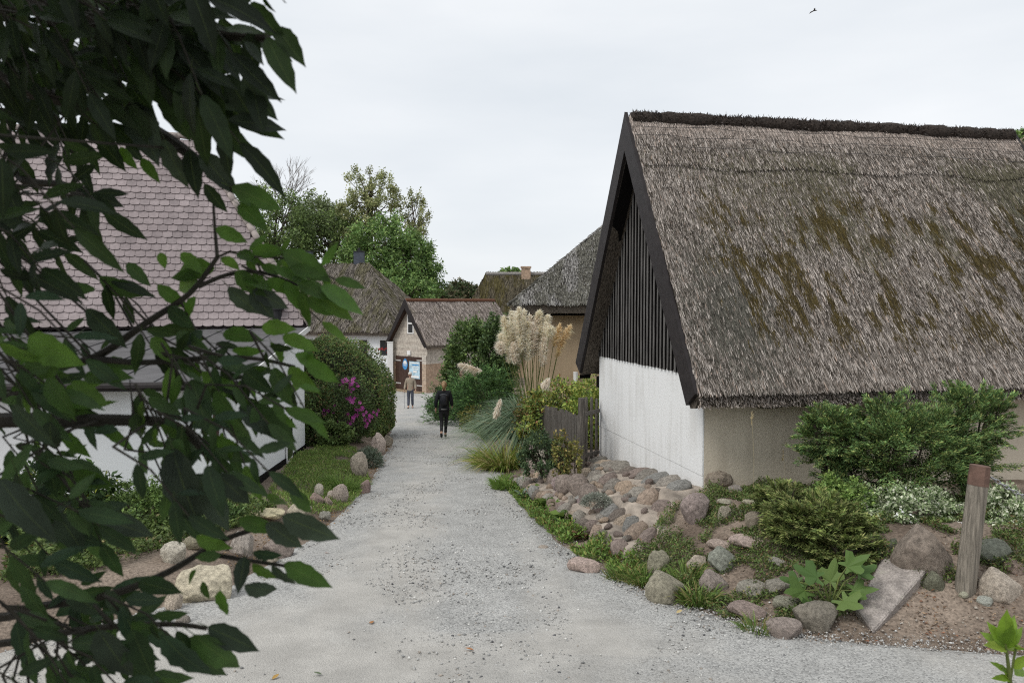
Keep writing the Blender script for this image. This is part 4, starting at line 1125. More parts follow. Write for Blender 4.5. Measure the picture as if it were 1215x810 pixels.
# tiled roof: solid body plus tiles
ET = h6(-.15, SL6 - .15, zf6 + .02)                                    # right eave corner
sd6 = Vector((-.262, .965, 0)).normalized(); lf6 = Vector((-sd6.y, sd6.x, 0))    # the tiled wing stands at a slight angle to the extension
_a, _b = lf6.x + sd6.x, lf6.y + sd6.y
_q = (235 - CXP) / FPX
k6 = (_q * ET.y - ET.x) / (_a - _q * _b)
RT = ET + lf6 * k6 + sd6 * k6; RT.z = at(235, 166, RT.y).z
LT = ET + lf6 * (W6 + .1); RL = RT + lf6 * (W6 - 2 * k6)
EB = ET + sd6 * 2 * k6; LB = LT + sd6 * 2 * k6
dz = Vector((0, 0, -.12))
_q0 = ET + lf6 * .5 + sd6 * .5; _q0.z = zlow
MB().box(_q0, lf6 * .3, sd6 * (2 * k6 - 1.0), Z3 * (zf6 - zlow - .05)).build('main_side_wall', M['clean_wall'], tiled)
MB().box(_q0 + sd6 * (2 * k6 - 1.0) + sd6 * .003, lf6 * (W6 - 1.0), sd6 * -.3 + sd6 * .6, Z3 * (zf6 - zlow - .05)).build('back_wall', M['clean_wall'], tiled)
tr = link('roof', mesh_data('roof', [ET + dz * .4, LT + dz * .4, LB + dz * .4, EB + dz * .4, RT + dz * .4, RL + dz * .4], [(1, 0, 4, 5), (0, 3, 4), (3, 2, 5, 4), (2, 1, 5), (0, 1, 2, 3)]), plain('roof_batten_dark', (.05, .04, .04), .9, .3), tiled)
up6 = (RT - ET) - lf6 * k6                                              # straight up the slope
SLEN = up6.length; up6n = up6.normalized()
nr6 = lf6.cross(up6n);  nr6 = nr6 if nr6.z > 0 else -nr6
TW, TE, TT = .222, .186, .040
def tile_shape(cut=1.0):
    pts = [(-TW * .49, TE + .07), (TW * .49, TE + .07), (TW * .49, .034), (TW * .38, .010), (TW * .18, 0), (-TW * .18, 0), (-TW * .38, .010), (-TW * .49, .034)]
    return pts
tpts = [(x * .99, y) for x, y in tile_shape()]
tv = [(x, y, .042 - .030 * y / (TE + .07) + TT) for x, y in tpts] + [(x, y, .042 - .030 * y / (TE + .07)) for x, y in tpts]
tf = [tuple(range(7, -1, -1))] + [(i, (i + 1) % 8, 8 + (i + 1) % 8, 8 + i) for i in range(8)]
tme = mesh_data('roof_tile', tv, tf); tme.materials.append(M['tile'])
tmat = Matrix((( -lf6.x, up6n.x, nr6.x, 0), (-lf6.y, up6n.y, nr6.y, 0), (-lf6.z, up6n.z, nr6.z, 0), (0, 0, 0, 1)))
tiles = []
rows = int(SLEN / TE)
for j in range(rows):
    v = j * TE - .04
    lmin = k6 * max(v, 0) / SLEN + .05
    for i in range(int(13.0 / TW)):
        l = (i + (.5 if j % 2 else 0)) * TW + .02
        if l < lmin: continue
        p = ET + lf6 * l + up6n * v
        tiles.append(p)
# nearest tiles in view as separate pieces, the rest together
vis = sorted(tiles, key=lambda p: (p.y + (8 if p.x / p.y < -.66 else 0) + abs((p.x / p.y) + .36) * 6))
for p in vis[:300]:
    o = bpy.data.objects.new('roof_tile', tme); COL.objects.link(o)
    a = random.uniform(-.012, .012)
    o.parent = tr; o.matrix_parent_inverse = root_of(tr).inverted()
    o.matrix_basis = Matrix.Translation(p + nr6 * random.uniform(0, .005)) @ tmat @ Matrix.Rotation(a, 4, 'Z')
V, F = [], []
for p in vis[300:]:
    mm = Matrix.Translation(p + nr6 * random.uniform(0, .005)) @ tmat @ Matrix.Rotation(random.uniform(-.012, .012), 4, 'Z')
    n0 = len(V); V += [mm @ Vector(q) for q in tv]; F += [tuple(n0 + i for i in f) for f in tf]
rest = link('roof_tiles', mesh_data('roof_tiles', V, F), M['tile'], tr); rest['kind'] = 'stuff'
# hip and ridge tiles
def cap_tiles(p, q, nm, n):
    d = (q - p); L = d.length / n; d.normalize()
    for i in range(n):
        s = p + d * (i * L); e = p + d * ((i + 1) * L + .05)
        MB().tube([s + nr6 * .035, e + nr6 * .065], [.088, .074], 10).build(nm, M['hip_tile'], tr, True)
cap_tiles(ET + Z3 * .05 + (ET - RT).normalized() * .05, RT + Z3 * .05, 'hip_tile', 24)
cap_tiles(RT + Z3 * .05, RL + Z3 * .05, 'ridge_tile', 30)
cap_tiles(EB + Z3 * .05, RT + Z3 * .05, 'hip_tile', 24)

# ------------------------------------------------------------------ stones
import bmesh
def rock_mesh(seed, sub=3, flat=0.0, angular=0.5, squash=1.0):
    bm = bmesh.new(); bmesh.ops.create_icosphere(bm, subdivisions=sub, radius=1.0)
    rs = np.random.default_rng(seed)
    co = np.array([v.co[:] for v in bm.verts])
    n = fbm(co * 1.1 + seed * 3.7, seed, 3) - .5
    n2 = fbm(co * 4.0 + seed * 1.3, seed + 5, 3) - .5
    n3 = fbm(co * 9.0 + seed * 2.3, seed + 9, 2) - .5
    r = 1 + n * .6 + n2 * .20 + n3 * .07
    co = co * r[:, None]
    for _ in range(int(9 * angular)):
        d = rs.normal(size=3); d /= np.linalg.norm(d)
        lim = rs.uniform(.58, .82)
        k = co @ d
        co = co - np.outer(np.maximum(k - lim, 0) * .88, d)
    if flat:
        co[:, 2] = np.where(co[:, 2] > flat, flat + (co[:, 2] - flat) * .15, co[:, 2])
    co /= np.abs(co).max(0)
    for v, c in zip(bm.verts, co): v.co = c
    me = bpy.data.meshes.new('stone'); bm.to_mesh(me); bm.free()
    me.polygons.foreach_set('use_smooth', [True] * len(me.polygons))
    me.materials.append(M['stone'])
    return me
ROCKS = {'round': [rock_mesh(s, 4, angular=.6) for s in (1, 2, 3, 4)], 'block': [rock_mesh(s, 4, angular=1.4) for s in (11, 12, 13, 14)], 'flat': [rock_mesh(s, 4, angular=.8, flat=.35) for s in (21, 22, 23)]}
SMALL = {'round': [rock_mesh(s, 2, angular=.3) for s in (31, 32, 33, 34, 35)], 'block': [rock_mesh(s, 2, angular=.9) for s in (41, 42, 43, 44)]}

PINK, PALE, GREY, DARK, PURP, MOSS, RUST, WHITE = (.265, .218, .178), (.36, .315, .26), (.245, .23, .198), (.13, .12, .10), (.235, .185, .155), (.165, .155, .11), (.20, .12, .088), (.43, .395, .335)
def rock(px_, by, w, h, kind, col, label, deep=.8, rot=None, tilt=0, sink=.30, group=None):
    p = hit(px_, by); s = p.y / FPX
    me = random.choice(ROCKS[kind])
    o = bpy.data.objects.new('boulder' if w > 30 else 'stone', me); COL.objects.link(o)
    W, Hh = w * s * .5, h * s * .5
    Hh = Hh * (1 + sink) * .92; D = W * deep
    g = H(p.x, p.y + D * .6)
    o.location = (p.x, p.y + D * .6, max(p.z, g - .06) + Hh * (1 - 2 * sink))
    o.scale = (W, D, Hh)
    o.rotation_euler = (tilt, random.uniform(-.08, .08), rot if rot is not None else random.uniform(-.3, .3))
    o.color = (*[c * 1.6 * random.uniform(.92, 1.08) for c in col], 1)
    return tag(o, label, 'rock' if w <= 30 else 'boulder', 'rocks of the right rock garden' if px_ > 600 else 'rocks along the left path edge')

RIGHT_ROCKS = [
 (792, 716, 55, 42, 'round', PINK, 'rounded pink-brown boulder at the path edge below the white gable'),
 (784, 681, 31, 33, 'round', PINK, 'upright round pinkish stone just above the path-edge boulder'),
 (848, 707, 38, 33, 'round', PINK, 'round pink boulder beside trailing weeds right of the path-edge boulder'),
 (896, 710, 40, 32, 'flat', GREY, 'grey six-sided flat-topped rock in the middle of the rock garden'),
 (934, 758, 44, 27, 'block', GREY, 'pointed grey rock at the gravel edge below the leafy plant'),
 (890, 734, 48, 24, 'flat', PINK, 'long low pinkish rock under the grey six-sided rock'),
 (855, 652, 30, 17, 'flat', PALE, 'flat pale rock left of the larger pale slab'),
 (890, 651, 46, 20, 'flat', PALE, 'flat pale pinkish slab among green ground cover'),
 (860, 676, 37, 30, 'block', GREY, 'cracked grey rock below the two pale slabs'),
 (828, 676, 27, 20, 'block', PALE, 'small pale rock half hidden in weeds'),
 (694, 680, 42, 26, 'flat', PALE, 'pale sandy rock jutting into the gravel below the terrace stones'),
 (828, 619, 38, 40, 'block', PINK, 'big pinkish block at the near end of the stone terrace'),
 (851, 579, 41, 28, 'round', PURP, 'smooth grey-pink boulder against the barn corner'),
 (862, 618, 19, 21, 'round', PINK, 'small pink upright stone right of the terrace end block'),
 (896, 626, 30, 21, 'round', PURP, 'smooth purple-pink egg-shaped stone on the ground cover'),
 (893, 600, 22, 12, 'flat', PALE, 'small pale stone lying above the egg-shaped stone'),
 (940, 574, 42, 28, 'block', RUST, 'dark red rock against the beige barn wall'),
 (861, 599, 20, 10, 'flat', PALE, 'thin flat pale stone behind the small pink stone'),
 (872, 586, 22, 12, 'round', GREY, 'grey stone tucked under the boulder at the barn corner'),
 (1031, 658, 33, 25, 'round', MOSS, 'dark green-grey round rock under the variegated bush'),
 (1060, 656, 14, 21, 'round', DARK, 'small dark upright stone left of the big brown boulder'),
 (1101, 686, 72, 74, 'block', (.185, .15, .122), 'big brown boulder beside the leaning wooden post'),
 (1111, 702, 26, 27, 'block', MOSS, 'mossy little rock wedged behind the tilted slab'),
 (1183, 670, 54, 33, 'round', (.15, .14, .115), 'long dark boulder under the bush right of the post'),
 (1194, 716, 54, 43, 'round', PALE, 'light rounded boulder on bare soil right of the post'),
 (1145, 710, 13, 9, 'round', WHITE, 'tiny white stone in front of the wooden post'),
 (1171, 720, 19, 17, 'flat', (.40, .41, .40), 'small bluish white stone left of the light boulder'),
 (1207, 682, 27, 21, 'block', PINK, 'pink rock at the picture edge above the light boulder'),
 (956, 690, 30, 22, 'flat', PINK, 'pinkish flat rock below the creeping juniper'),
 (923, 671, 22, 14, 'flat', PALE, 'small pale rock at the left foot of the creeping juniper'),
 (925, 704, 33, 26, 'flat', GREY, 'grey slab right of the six-sided rock'),
 (938, 726, 38, 24, 'flat', GREY, 'low grey slab left of the big-leaved plant'),
 (974, 748, 56, 38, 'block', (.19, .16, .13), 'brown rock half buried under the big-leaved plant'),
 (1206, 553, 32, 26, 'round', PURP, 'grey-pink boulder at the wall beyond the juniper'),
 (645, 652, 13, 8, 'flat', PALE, 'small pale stone at the weedy path edge'),
]
for r in RIGHT_ROCKS: rock(*r)
LEFT_ROCKS = [
 (238, 716, 82, 48, 'round', (.40, .34, .29), 'biggest pale boulder at the left path edge'),
 (203, 724, 24, 32, 'block', WHITE, 'whitish upright rock left of the biggest pale boulder'),
 (203, 667, 32, 28, 'block', (.42, .41, .34), 'pale lichen-covered rock in front of the green shrub'),
 (284, 659, 30, 36, 'block', PALE, 'tall pale rock standing among the left edge stones'),
 (327, 661, 40, 26, 'block', PURP, 'purple-brown angular rock nearest the path on the left'),
 (262, 652, 18, 22, 'block', PALE, 'narrow pale rock left of the tall standing rock'),
 (313, 615, 48, 13, 'flat', (.42, .34, .25), 'long low tan rock like a log below the white wall'),
 (352, 614, 32, 22, 'block', PALE, 'pale rock at the right end of the long tan rock'),
 (228, 652, 27, 20, 'round', PINK, 'pink round rock behind the lichen-covered rock'),
 (316, 668, 26, 10, 'flat', PALE, 'flat pale stone below the purple-brown rock'),
 (378, 590, 12, 20, 'block', WHITE, 'narrow white stone standing upright at the grass edge'),
 (392, 594, 9, 15, 'round', WHITE, 'little white upright stone right of the narrow white stone'),
 (388, 602, 13, 15, 'round', PINK, 'small pink stone below the two white upright stones'),
 (403, 597, 21, 27, 'round', (.30, .26, .22), 'grey-brown rock leaning on the grass bank'),
 (374, 599, 19, 16, 'round', PURP, 'brown rock left of the small pink stone'),
 (426, 567, 23, 37, 'round', (.29, .23, .19), 'tall brown rock holding the grass bank at the path'),
 (432, 585, 15, 20, 'round', PURP, 'small brown rock below the tall brown rock'),
 (449, 537, 20, 28, 'block', PALE, 'pale brown rock below the purple flowering bush'),
 (385, 617, 16, 12, 'round', GREY, 'low grey stone at the left gravel edge'),
 (459, 530, 14, 18, 'block', (.29, .23, .19), 'brown rock at the foot of the hedge'),
 (214, 742, 20, 13, 'round', GREY, 'small grey stone in front of the whitish upright rock'),
]
for r in LEFT_ROCKS: rock(*r)

# the large tilted slab
sp = [(1014, 724), (1036, 752), (1106, 668), (1068, 650), (1046, 662)]
base = hit(1036, 752)
ys = [base.y + .22, base.y, base.y + .55, base.y + .95, base.y + .75]
tops = [at(x, y, Y) for (x, y), Y in zip(sp, ys)]
tops[1].z += .02
bm = bmesh.new()
tv_ = [bm.verts.new(p) for p in tops]
nrm = Vector((0, 0, 0))
for i in range(5): nrm += (tops[i] - tops[0]).cross(tops[(i + 1) % 5] - tops[0])
nrm.normalize(); nrm = nrm if nrm.z > 0 else -nrm
bv_ = [bm.verts.new(p - nrm * random.uniform(.30, .40) - Z3 * .12 + Vector((.05, .05, 0))) for p in tops]
bm.faces.new(tv_); bm.faces.new(list(reversed(bv_)))
for i in range(5): bm.faces.new((tv_[(i + 1) % 5], tv_[i], bv_[i], bv_[(i + 1) % 5]))
bmesh.ops.recalc_face_normals(bm, faces=bm.faces)
bmesh.ops.triangulate(bm, faces=bm.faces)
bmesh.ops.subdivide_edges(bm, edges=bm.edges, cuts=3, use_grid_fill=True)
bmesh.ops.triangulate(bm, faces=bm.faces)
co = np.array([v.co[:] for v in bm.verts])
dn_ = (fbm(co * 5, 8, 3) - .5) * .06
for v, d in zip(bm.verts, dn_): v.co += nrm * d + Vector((d, -d, 0)) * .5
bmesh.ops.bevel(bm, geom=[e for e in bm.edges if e.is_manifold and e.calc_face_angle(0) > .7], offset=.012, segments=1, affect='EDGES')
ctr = sum(tops, Vector()) / 5
for v in bm.verts: v.co -= ctr
me = bpy.data.meshes.new('stone_slab'); bm.to_mesh(me); bm.free()
slab = link('stone_slab', me, M['stone']); slab.location = ctr; slab.color = (.32, .285, .26, 1)
tag(slab, 'large flat grey-pink slab tilted against the big brown boulder', 'slab')

# ------------------------------------------------------------------ stone terrace at the foot of the gable
def tz(g, o):
    """terrace surface: g along the gable from the near corner, o outwards from the wall"""
    top = -0.09 - 0.44 * max(g, 0) / GW + .12 * min(g, 0)
    p = hp(-o, g, 0)
    low = float(zpath(p.y)) + .06
    t = .26 * sstep(np.array((o - .50) / .16)) + .36 * sstep(np.array((o - .92) / .16)) + .38 * sstep(np.array((o - 1.32) / .18))
    return float(top + (low - top) * t)
terr = thing('stone_terrace', hp(-.7, 2.2, -.8), 'mortared terrace of field stones in rows along the white gable', 'terrace')
gs, os_ = np.linspace(-1.15, 4.75, 72), np.linspace(-.1, 1.5, 24)
V, F = [], []
for i, g in enumerate(gs):
    for j, o in enumerate(os_):
        n_ = float(fbm(np.array([[g * 7, o * 7, 1.0]]), 4)[0] - .5)
        V.append(hp(-o, g, tz(g, o) + .05 * n_ - (.25 if j == 23 else 0) - (.3 if i in (0, 71) else 0)))
for i in range(71):
    for j in range(23):
        a = i * 24 + j
        F.append((a, a + 1, a + 25, a + 24))
mo = link('mortar_bed', mesh_data('mortar_bed', V, F, True), M['mortar'], terr)
TC = [(.27, .21, .165), (.32, .26, .20), (.21, .19, .165), (.195, .155, .135), (.235, .215, .185), (.285, .22, .165), (.16, .135, .115), (.215, .21, .195)]
def tstone(g, o, lw, lo, lh, kind, dz=0.0, rot=0.0, tilt=0.0):
    ob = bpy.data.objects.new('stone', random.choice(SMALL[kind])); COL.objects.link(ob)
    ob.parent = mo; ob.matrix_parent_inverse = root_of(mo).inverted()
    p = hp(-o, g, tz(g, o) + dz)
    ang = math.atan2(rdir.y, rdir.x) + rot
    ob.matrix_basis = Matrix.Translation(p) @ Matrix.Rotation(ang, 4, 'Z') @ Matrix.Rotation(tilt, 4, 'Y') @ Matrix.Diagonal((lo / 2, lw / 2, lh / 2, 1))
    c = random.choice(TC); k = random.uniform(1.25, 1.85)
    ob.color = (*[q * k for q in c], 1)
g = -.12
while g < 4.7:                                   # upper row: oblong stones laid side by side against the wall
    w = random.uniform(.30, .46)
    tstone(g + w / 2, .29 + random.uniform(-.03, .03), w * .95, random.uniform(.38, .50), random.uniform(.15, .20), random.choice(['round', 'block', 'block']), .015, random.uniform(-.25, .1), -.25)
    g += w
g = -.45
while g < 4.6:                                   # middle row: rounder, larger stones
    w = random.uniform(.28, .44)
    tstone(g + w / 2, .66 + random.uniform(-.03, .03), w * .95, random.uniform(.32, .42), random.uniform(.26, .34), 'round' if random.random() < .5 else 'block', -.01, random.uniform(-.3, .3), -.35)
    g += w * random.uniform(.94, 1.02)
g = -1.0
while g < 4.8:                                   # lower row: leaning slabs
    w = random.uniform(.20, .34)
    tstone(g + w / 2, 1.08 + random.uniform(-.03, .03), w * .95, random.uniform(.34, .46), random.uniform(.24, .32), random.choice(['round', 'block']), .0, random.uniform(.1, .5), -.5)
    g += w * .96
g = -1.05
while g < 4.6:
    w = random.uniform(.16, .34)
    tstone(g + w / 2, 1.43 + random.uniform(-.03, .03), w * .95, random.uniform(.2, .3), random.uniform(.2, .3), random.choice(['round', 'block']), .0, random.uniform(-.3, .4), -.4)
    g += w * random.uniform(.95, 1.1)
for _ in range(70):                              # chinking stones in the gaps
    tstone(random.uniform(-.8, 4.6), random.choice([.50, .88, 1.27]) + random.uniform(-.05, .05), random.uniform(.08, .16), random.uniform(.08, .16), random.uniform(.07, .13), 'block', .01, random.uniform(-1, 1))

# ------------------------------------------------------------------ low rough retaining wall along the path
rw = thing('retaining_wall', (hit(640, 585).x, hit(640, 585).y, hit(640, 585).z), 'low rough stone retaining wall under the picket fence', 'wall')
rwp = [onpath(688, 628), onpath(655, 612), onpath(626, 578), onpath(609, 548), onpath(598, 532)]
rwp = [Vector((p.x + .22, p.y + .25, 0)) for p in rwp]
def along(pts, s):
    for p, q in zip(pts[:-1], pts[1:]):
        L = (q - p).length
        if s <= L: return p + (q - p) * (s / L), (q - p).normalized()
        s -= L
    return pts[-1], (pts[-1] - pts[-2]).normalized()
tot = sum((q - p).length for p, q in zip(rwp[:-1], rwp[1:]))
s = 0.0
while s < tot:
    w = random.uniform(.28, .55)
    p, d = along(rwp, s + w / 2)
    hh = random.uniform(.42, .62)
    for lay in range(2):
        ob = bpy.data.objects.new('stone', random.choice(SMALL['block'])); COL.objects.link(ob)
        ob.parent = rw; ob.matrix_parent_inverse = root_of(rw).inverted()
        z = float(zpath(p.y)) + hh * (.25 + .42 * lay)
        ob.matrix_basis = Matrix.Translation((p.x + random.uniform(-.03, .03) + .05 * lay, p.y, z)) @ Matrix.Rotation(math.atan2(d.y, d.x), 4, 'Z') @ Matrix.Diagonal((w * .55, .17, hh * .34, 1))
        k = random.uniform(1.2, 1.7); c = random.choice([(.27, .23, .19), (.22, .18, .155), (.30, .27, .22), (.24, .19, .18)])
        ob.color = (*[q * k for q in c], 1)
    s += w * .95

# ------------------------------------------------------------------ picket fence
fence = thing('picket_fence', (1.1, 13.5, H(1.1, 13.5)), 'weathered brown picket fence between the white gable and the pampas grass', 'fence')
Fp = Vector((at(690, 520, 12.9).x, 12.9, 0)); Fw = hp(-.06, GW - .1, 0); Ff = Vector((at(636, 480, 18.3).x, 18.3, 0))
def picket(p, d, z0, z1, w=.085, t=.024):
    d = Vector((d.x, d.y, 0)).normalized(); n = Vector((-d.y, d.x, 0))
    tip = random.uniform(.05, .08)
    poly = [p - d * w / 2 + Z3 * z0, p + d * w / 2 + Z3 * z0, p + d * w / 2 + Z3 * (z1 - tip), p + d * w * .28 + Z3 * (z1 - .012), p - d * w * .28 + Z3 * z1, p - d * w / 2 + Z3 * (z1 - tip)]
    lean = d * random.uniform(-.012, .012)
    poly = [q + lean * (q.z - z0) for q in poly]
    return MB().prism(poly, n * t).build('picket', M['fence_wood'], fence)
n = 37
dd = (Ff - Fp)
for i in range(n):
    t = (i + .7) / n
    p = Fp + dd * t
    z1 = at(690, 492, 12.9).z + (at(640, 479, 18.3).z - at(690, 492, 12.9).z) * t + random.uniform(-.035, .035)
    picket(p, dd, z1 - 1.12 + random.uniform(-.03, .03), z1, random.uniform(.078, .10))
for zf in (.28, .85):
    a = Fp + Z3 * (at(690, 492, 12.9).z - 1.12 + zf); b = Ff + Z3 * (at(640, 479, 18.3).z - 1.12 + zf)
    d = (b - a).normalized(); nn = Vector((-d.y, d.x, 0)).normalized()
    MB().box(a - nn * .002, b - a, nn * -.045, Z3 * .07).build('rail', M['fence_wood'], fence)
pz = at(690, 561, 12.9).z
MB().tube([Fp + Z3 * (pz - .25), Fp + Z3 * (at(690, 472, 12.9).z)], [.065, .058], 10).build('post', M['fence_wood'], fence)
d2 = Fw - Fp
for i in range(3):
    p = Fp + d2 * ((i + 1) / 3.1)
    z1 = at(700, 471, p.y).z + random.uniform(-.02, .02); z0 = at(700, 556 - i * 3, p.y).z
    picket(p, d2, z0, z1, .105)
for y in (494, 543):
    a = Fp + Z3 * at(690, y, 12.9).z; b = Fw + Z3 * at(711, y - 5, Fw.y).z
    d = (b - a).normalized(); nn = Vector((-d.y, d.x, 0)).normalized()
    MB().box(a - nn * .002, b - a, nn * -.04, Z3 * .065).build('rail', M['fence_wood'], fence)

# ------------------------------------------------------------------ leaning post with chain
pb = hit(1145, 698); pt = at(1163, 552, pb.y + .02)
ax = (pt - pb).normalized()
post = thing('wooden_post', pb, 'leaning grey wooden post with red-brown top beside the big brown boulder', 'post')
def hexpost(p, q, r, name, mat, parent):
    return MB().tube([p, q], [r * 1.04, r], 8).build(name, mat, parent)
sh = hexpost(pb - ax * .3, pt - ax * .17, .083, 'shaft', M['post_wood'], post)
hexpost(pt - ax * .17, pt, .082, 'top', M['cut_wood'], post)
chain = thing('chain', pt - Z3 * .18, 'galvanised chain hanging from the leaning wooden post towards the right', 'chain')
cs, ce = at(1176, 566, pb.y), Vector((pb.x + 2.3, pb.y + .5, pt.z - .1))
nl = 46
lk = None
for i in range(nl):
    t = i / nl
    p = cs + (ce - cs) * t - Z3 * (.34 * 4 * t * (1 - t))
    p2 = cs + (ce - cs) * (t + 1 / nl) - Z3 * (.34 * 4 * (t + 1 / nl) * (1 - t - 1 / nl))
    if lk is None:
        pts = []
        for k in range(13):
            a = 2 * math.pi * k / 12
            pts.append(Vector((.036 * math.cos(a), .015 * math.sin(a), 0)))
        lk = mesh_data('link', *(lambda b: (b.v, b.f))(MB().tube(pts, .0048, 6, cap=False)), True); lk.materials.append(M['metal'])
    o = bpy.data.objects.new('link', lk); COL.objects.link(o)
    o.parent = chain; o.matrix_parent_inverse = root_of(chain).inverted()
    q = (p2 - p).to_track_quat('X', 'Z').to_matrix().to_4x4()
    o.matrix_basis = Matrix.Translation((p + p2) / 2) @ q @ Matrix.Rotation(math.pi / 2 * (i % 2), 4, 'X')
stp = thing('chain_post', (ce.x, ce.y, H(ce.x, ce.y)), 'second wooden post holding the far end of the chain', 'post')
hexpost(Vector((ce.x, ce.y, H(ce.x, ce.y) - .3)), ce + Z3 * .12, .095, 'shaft', M['post_wood'], stp)

# ------------------------------------------------------------------ plants
def clump_points(n, centre, rad, clumps, spread, shell=.55, seed=0, bottom=-.9):
    """leaf places: gathered in clumps spread over the outer part of an uneven ellipsoid"""
    rad = np.array(rad, float)
    d = rand_dirs(clumps * 3); d = d[d[:, 2] > bottom][:clumps]; m = len(d)
    r = shell + (1 - shell) * RNG.random(m) ** .5
    bumpy = 1 + (fbm(d * 1.9 + seed * 5.1, seed + 3) - .5) * .7
    cc = d * (r * bumpy)[:, None]
    k = RNG.integers(0, m, n)
    p = cc[k] + RNG.normal(0, spread, (n, 3))
    return np.array(centre)[None] + p * rad[None], d[k], k, m

def shrub(name, label, cat, base, centre, rad, n, size, cols, weights=None, clumps=120, spread=.09, wid=.5, mat='leaf', droop=-.1, shell=.55, seed=0, stems=7, group=None, bright=.25, flowers=None, jitter=.18, bottom=-.9, stemr=.03):
    t = thing(name, base, label, cat, group)
    P, d, k, m = clump_points(n, centre, rad, clumps, spread, shell, seed, bottom)
    D = d * .6 + RNG.normal(0, .6, (n, 3)) + np.array([0, 0, droop])
    N = d * .5 + np.array([0, 0, .6]) + RNG.normal(0, .5, (n, 3))
    cb = RNG.uniform(1 - bright, 1 + bright, (m, 1)); 
    C = colour_mix(n, cols, weights, jitter) * cb[k] * 1.65
    z = H(base[0], base[1]) + .01
    P[:, 2] = np.maximum(P[:, 2], z + RNG.random(n) * .05)
    s = size * RNG.uniform(.6, 1.3, n)
    leaf_cards('foliage', P, D, N, s, s * wid, np.clip(C, .004, .8), M[mat], t)
    b = MB(); c = Vector(centre); bs = Vector(base) - Z3 * .1
    for i in range(stems):
        a = 2 * math.pi * i / stems + random.uniform(-.3, .3); q = random.uniform(.3, .75)
        e = c + Vector((math.cos(a) * rad[0] * q, math.sin(a) * rad[1] * q, random.uniform(-.1, .5) * rad[2]))
        m_ = (bs + e) / 2 + Vector((random.uniform(-.1, .1) * rad[0], random.uniform(-.1, .1) * rad[1], .1 * rad[2]))
        b.tube([bs + Vector((math.cos(a), math.sin(a), 0)) * rad[0] * .08, m_, e], [stemr, stemr * .7, stemr * .25], 5)
    b.build('stems', M['bark'], t)
    if flowers:
        nf, fs, fc, box = flowers
        PF, df, _, _ = clump_points(nf * 6, centre, np.array(rad) * 1.04, 60, .07, .93, seed + 9, -.2)
        keep = box(PF)
        PF, df = PF[keep][:nf], df[keep][:nf]
        for p, q in zip(PF, df):
            flower(Vector(p), Vector(q), fs * random.uniform(.7, 1.15), random.choice(fc), t)
    return t

FLOWER_ME = {}
def flower(p, d, s, col, parent):
    key = tuple(col)
    if key not in FLOWER_ME:
        V, F = [(0, 0, 0)], []
        C = [col]
        for i in range(5):
            a = 2 * math.pi * i / 5
            for da, r, z in ((-.45, .7, .3), (0, 1, .35), (.45, .7, .3)):
                V.append((math.cos(a + da) * r, math.sin(a + da) * r, z * r)); C.append(col)
            n0 = 1 + 3 * i
            F += [(0, n0, n0 + 1), (0, n0 + 1, n0 + 2)]
        me = mesh_data('flower', V, F); ca = me.color_attributes.new('Col', 'FLOAT_COLOR', 'POINT')
        for i, c in enumerate(C): ca.data[i].color = (*c, 1)
        me.materials.append(M['flower']); FLOWER_ME[key] = me
    o = bpy.data.objects.new('flower', FLOWER_ME[key]); COL.objects.link(o)
    o.parent = parent; o.matrix_parent_inverse = root_of(parent).inverted()
    dd = (d + Vector((random.uniform(-.5, .5), random.uniform(-.8, 0), random.uniform(0, .5)))).normalized()
    o.matrix_basis = Matrix.Translation(p) @ dd.to_track_quat('Z', 'Y').to_matrix().to_4x4() @ Matrix.Scale(s, 4)

G_DK, G_MD, G_LT, G_YL, G_BL = (.045, .072, .026), (.075, .115, .036), (.12, .165, .05), (.16, .18, .04), (.035, .065, .045)

# clipped hedge beside the white house
hg = thing('hedge', (-5.2, 24.5, H(-5.2, 24.5)), 'tall clipped dark green hedge between the white house and the path', 'hedge')
hc_ = np.array([-5.55, 24.3, -2.05]); hr_ = np.array([1.78, 1.6, 1.0])
def hedge_surface(d):
    """rounded block in direction d; lower towards the path"""
    p4 = (np.abs(d) ** 4.5).sum(1) ** (-1 / 4.5)
    p = d * p4[:, None]
    x = p[:, 0]
    top = 2.45 - .80 * np.clip((x + .1) / 1.1, 0, 1.2) + .12 * np.sin(x * 4)
    z = np.where(p[:, 2] > 0, p[:, 2] * top, p[:, 2] * .5)
    w = 1 + (fbm(np.stack([p[:, 0] * 2.2, p[:, 1] * 2.2, z * 1.2], 1), 17) - .5) * .28
    return np.stack([p[:, 0] * hr_[0] * w, p[:, 1] * hr_[1] * w, z * w], 1)
n = 56000
d = rand_dirs(n * 2); d = d[(d[:, 1] < .5) | (d[:, 2] > .3)][:n]; n = len(d)
S_ = hedge_surface(d)
P = hc_ + np.array([0, 0, .75]) + S_ * (1 - np.abs(RNG.normal(0, .045, (n, 1)))) + RNG.normal(0, .025, (n, 3))
tone = 1.2 + 1.9 * fbm(S_ * 2.6, 19)
C = colour_mix(n, [G_DK, G_MD, (.10, .125, .04), (.15, .105, .05), G_LT], [4, 4, 3, 1.1, 1.4]) * tone[:, None]
s = RNG.uniform(.05, .09, n)
leaf_cards('foliage', P, d * .5 + RNG.normal(0, .6, (n, 3)), d + RNG.normal(0, .5, (n, 3)) + np.array([0, 0, .3]), s, s * .55, C, M['leaf'], hg)
bm = bmesh.new(); bmesh.ops.create_icosphere(bm, subdivisions=4, radius=1.0)
co = hedge_surface(unit(np.array([v.co[:] for v in bm.verts]))) * .9 + hc_ + np.array([0, 0, .75])
for v_, c_ in zip(bm.verts, co): v_.co = c_
me = bpy.data.meshes.new('dense_twigs'); bm.to_mesh(me); bm.free()
link('dense_twigs', me, plain('hedge_twigs', (.03, .034, .018), .95, .5, 20, .8), hg)
b = MB()
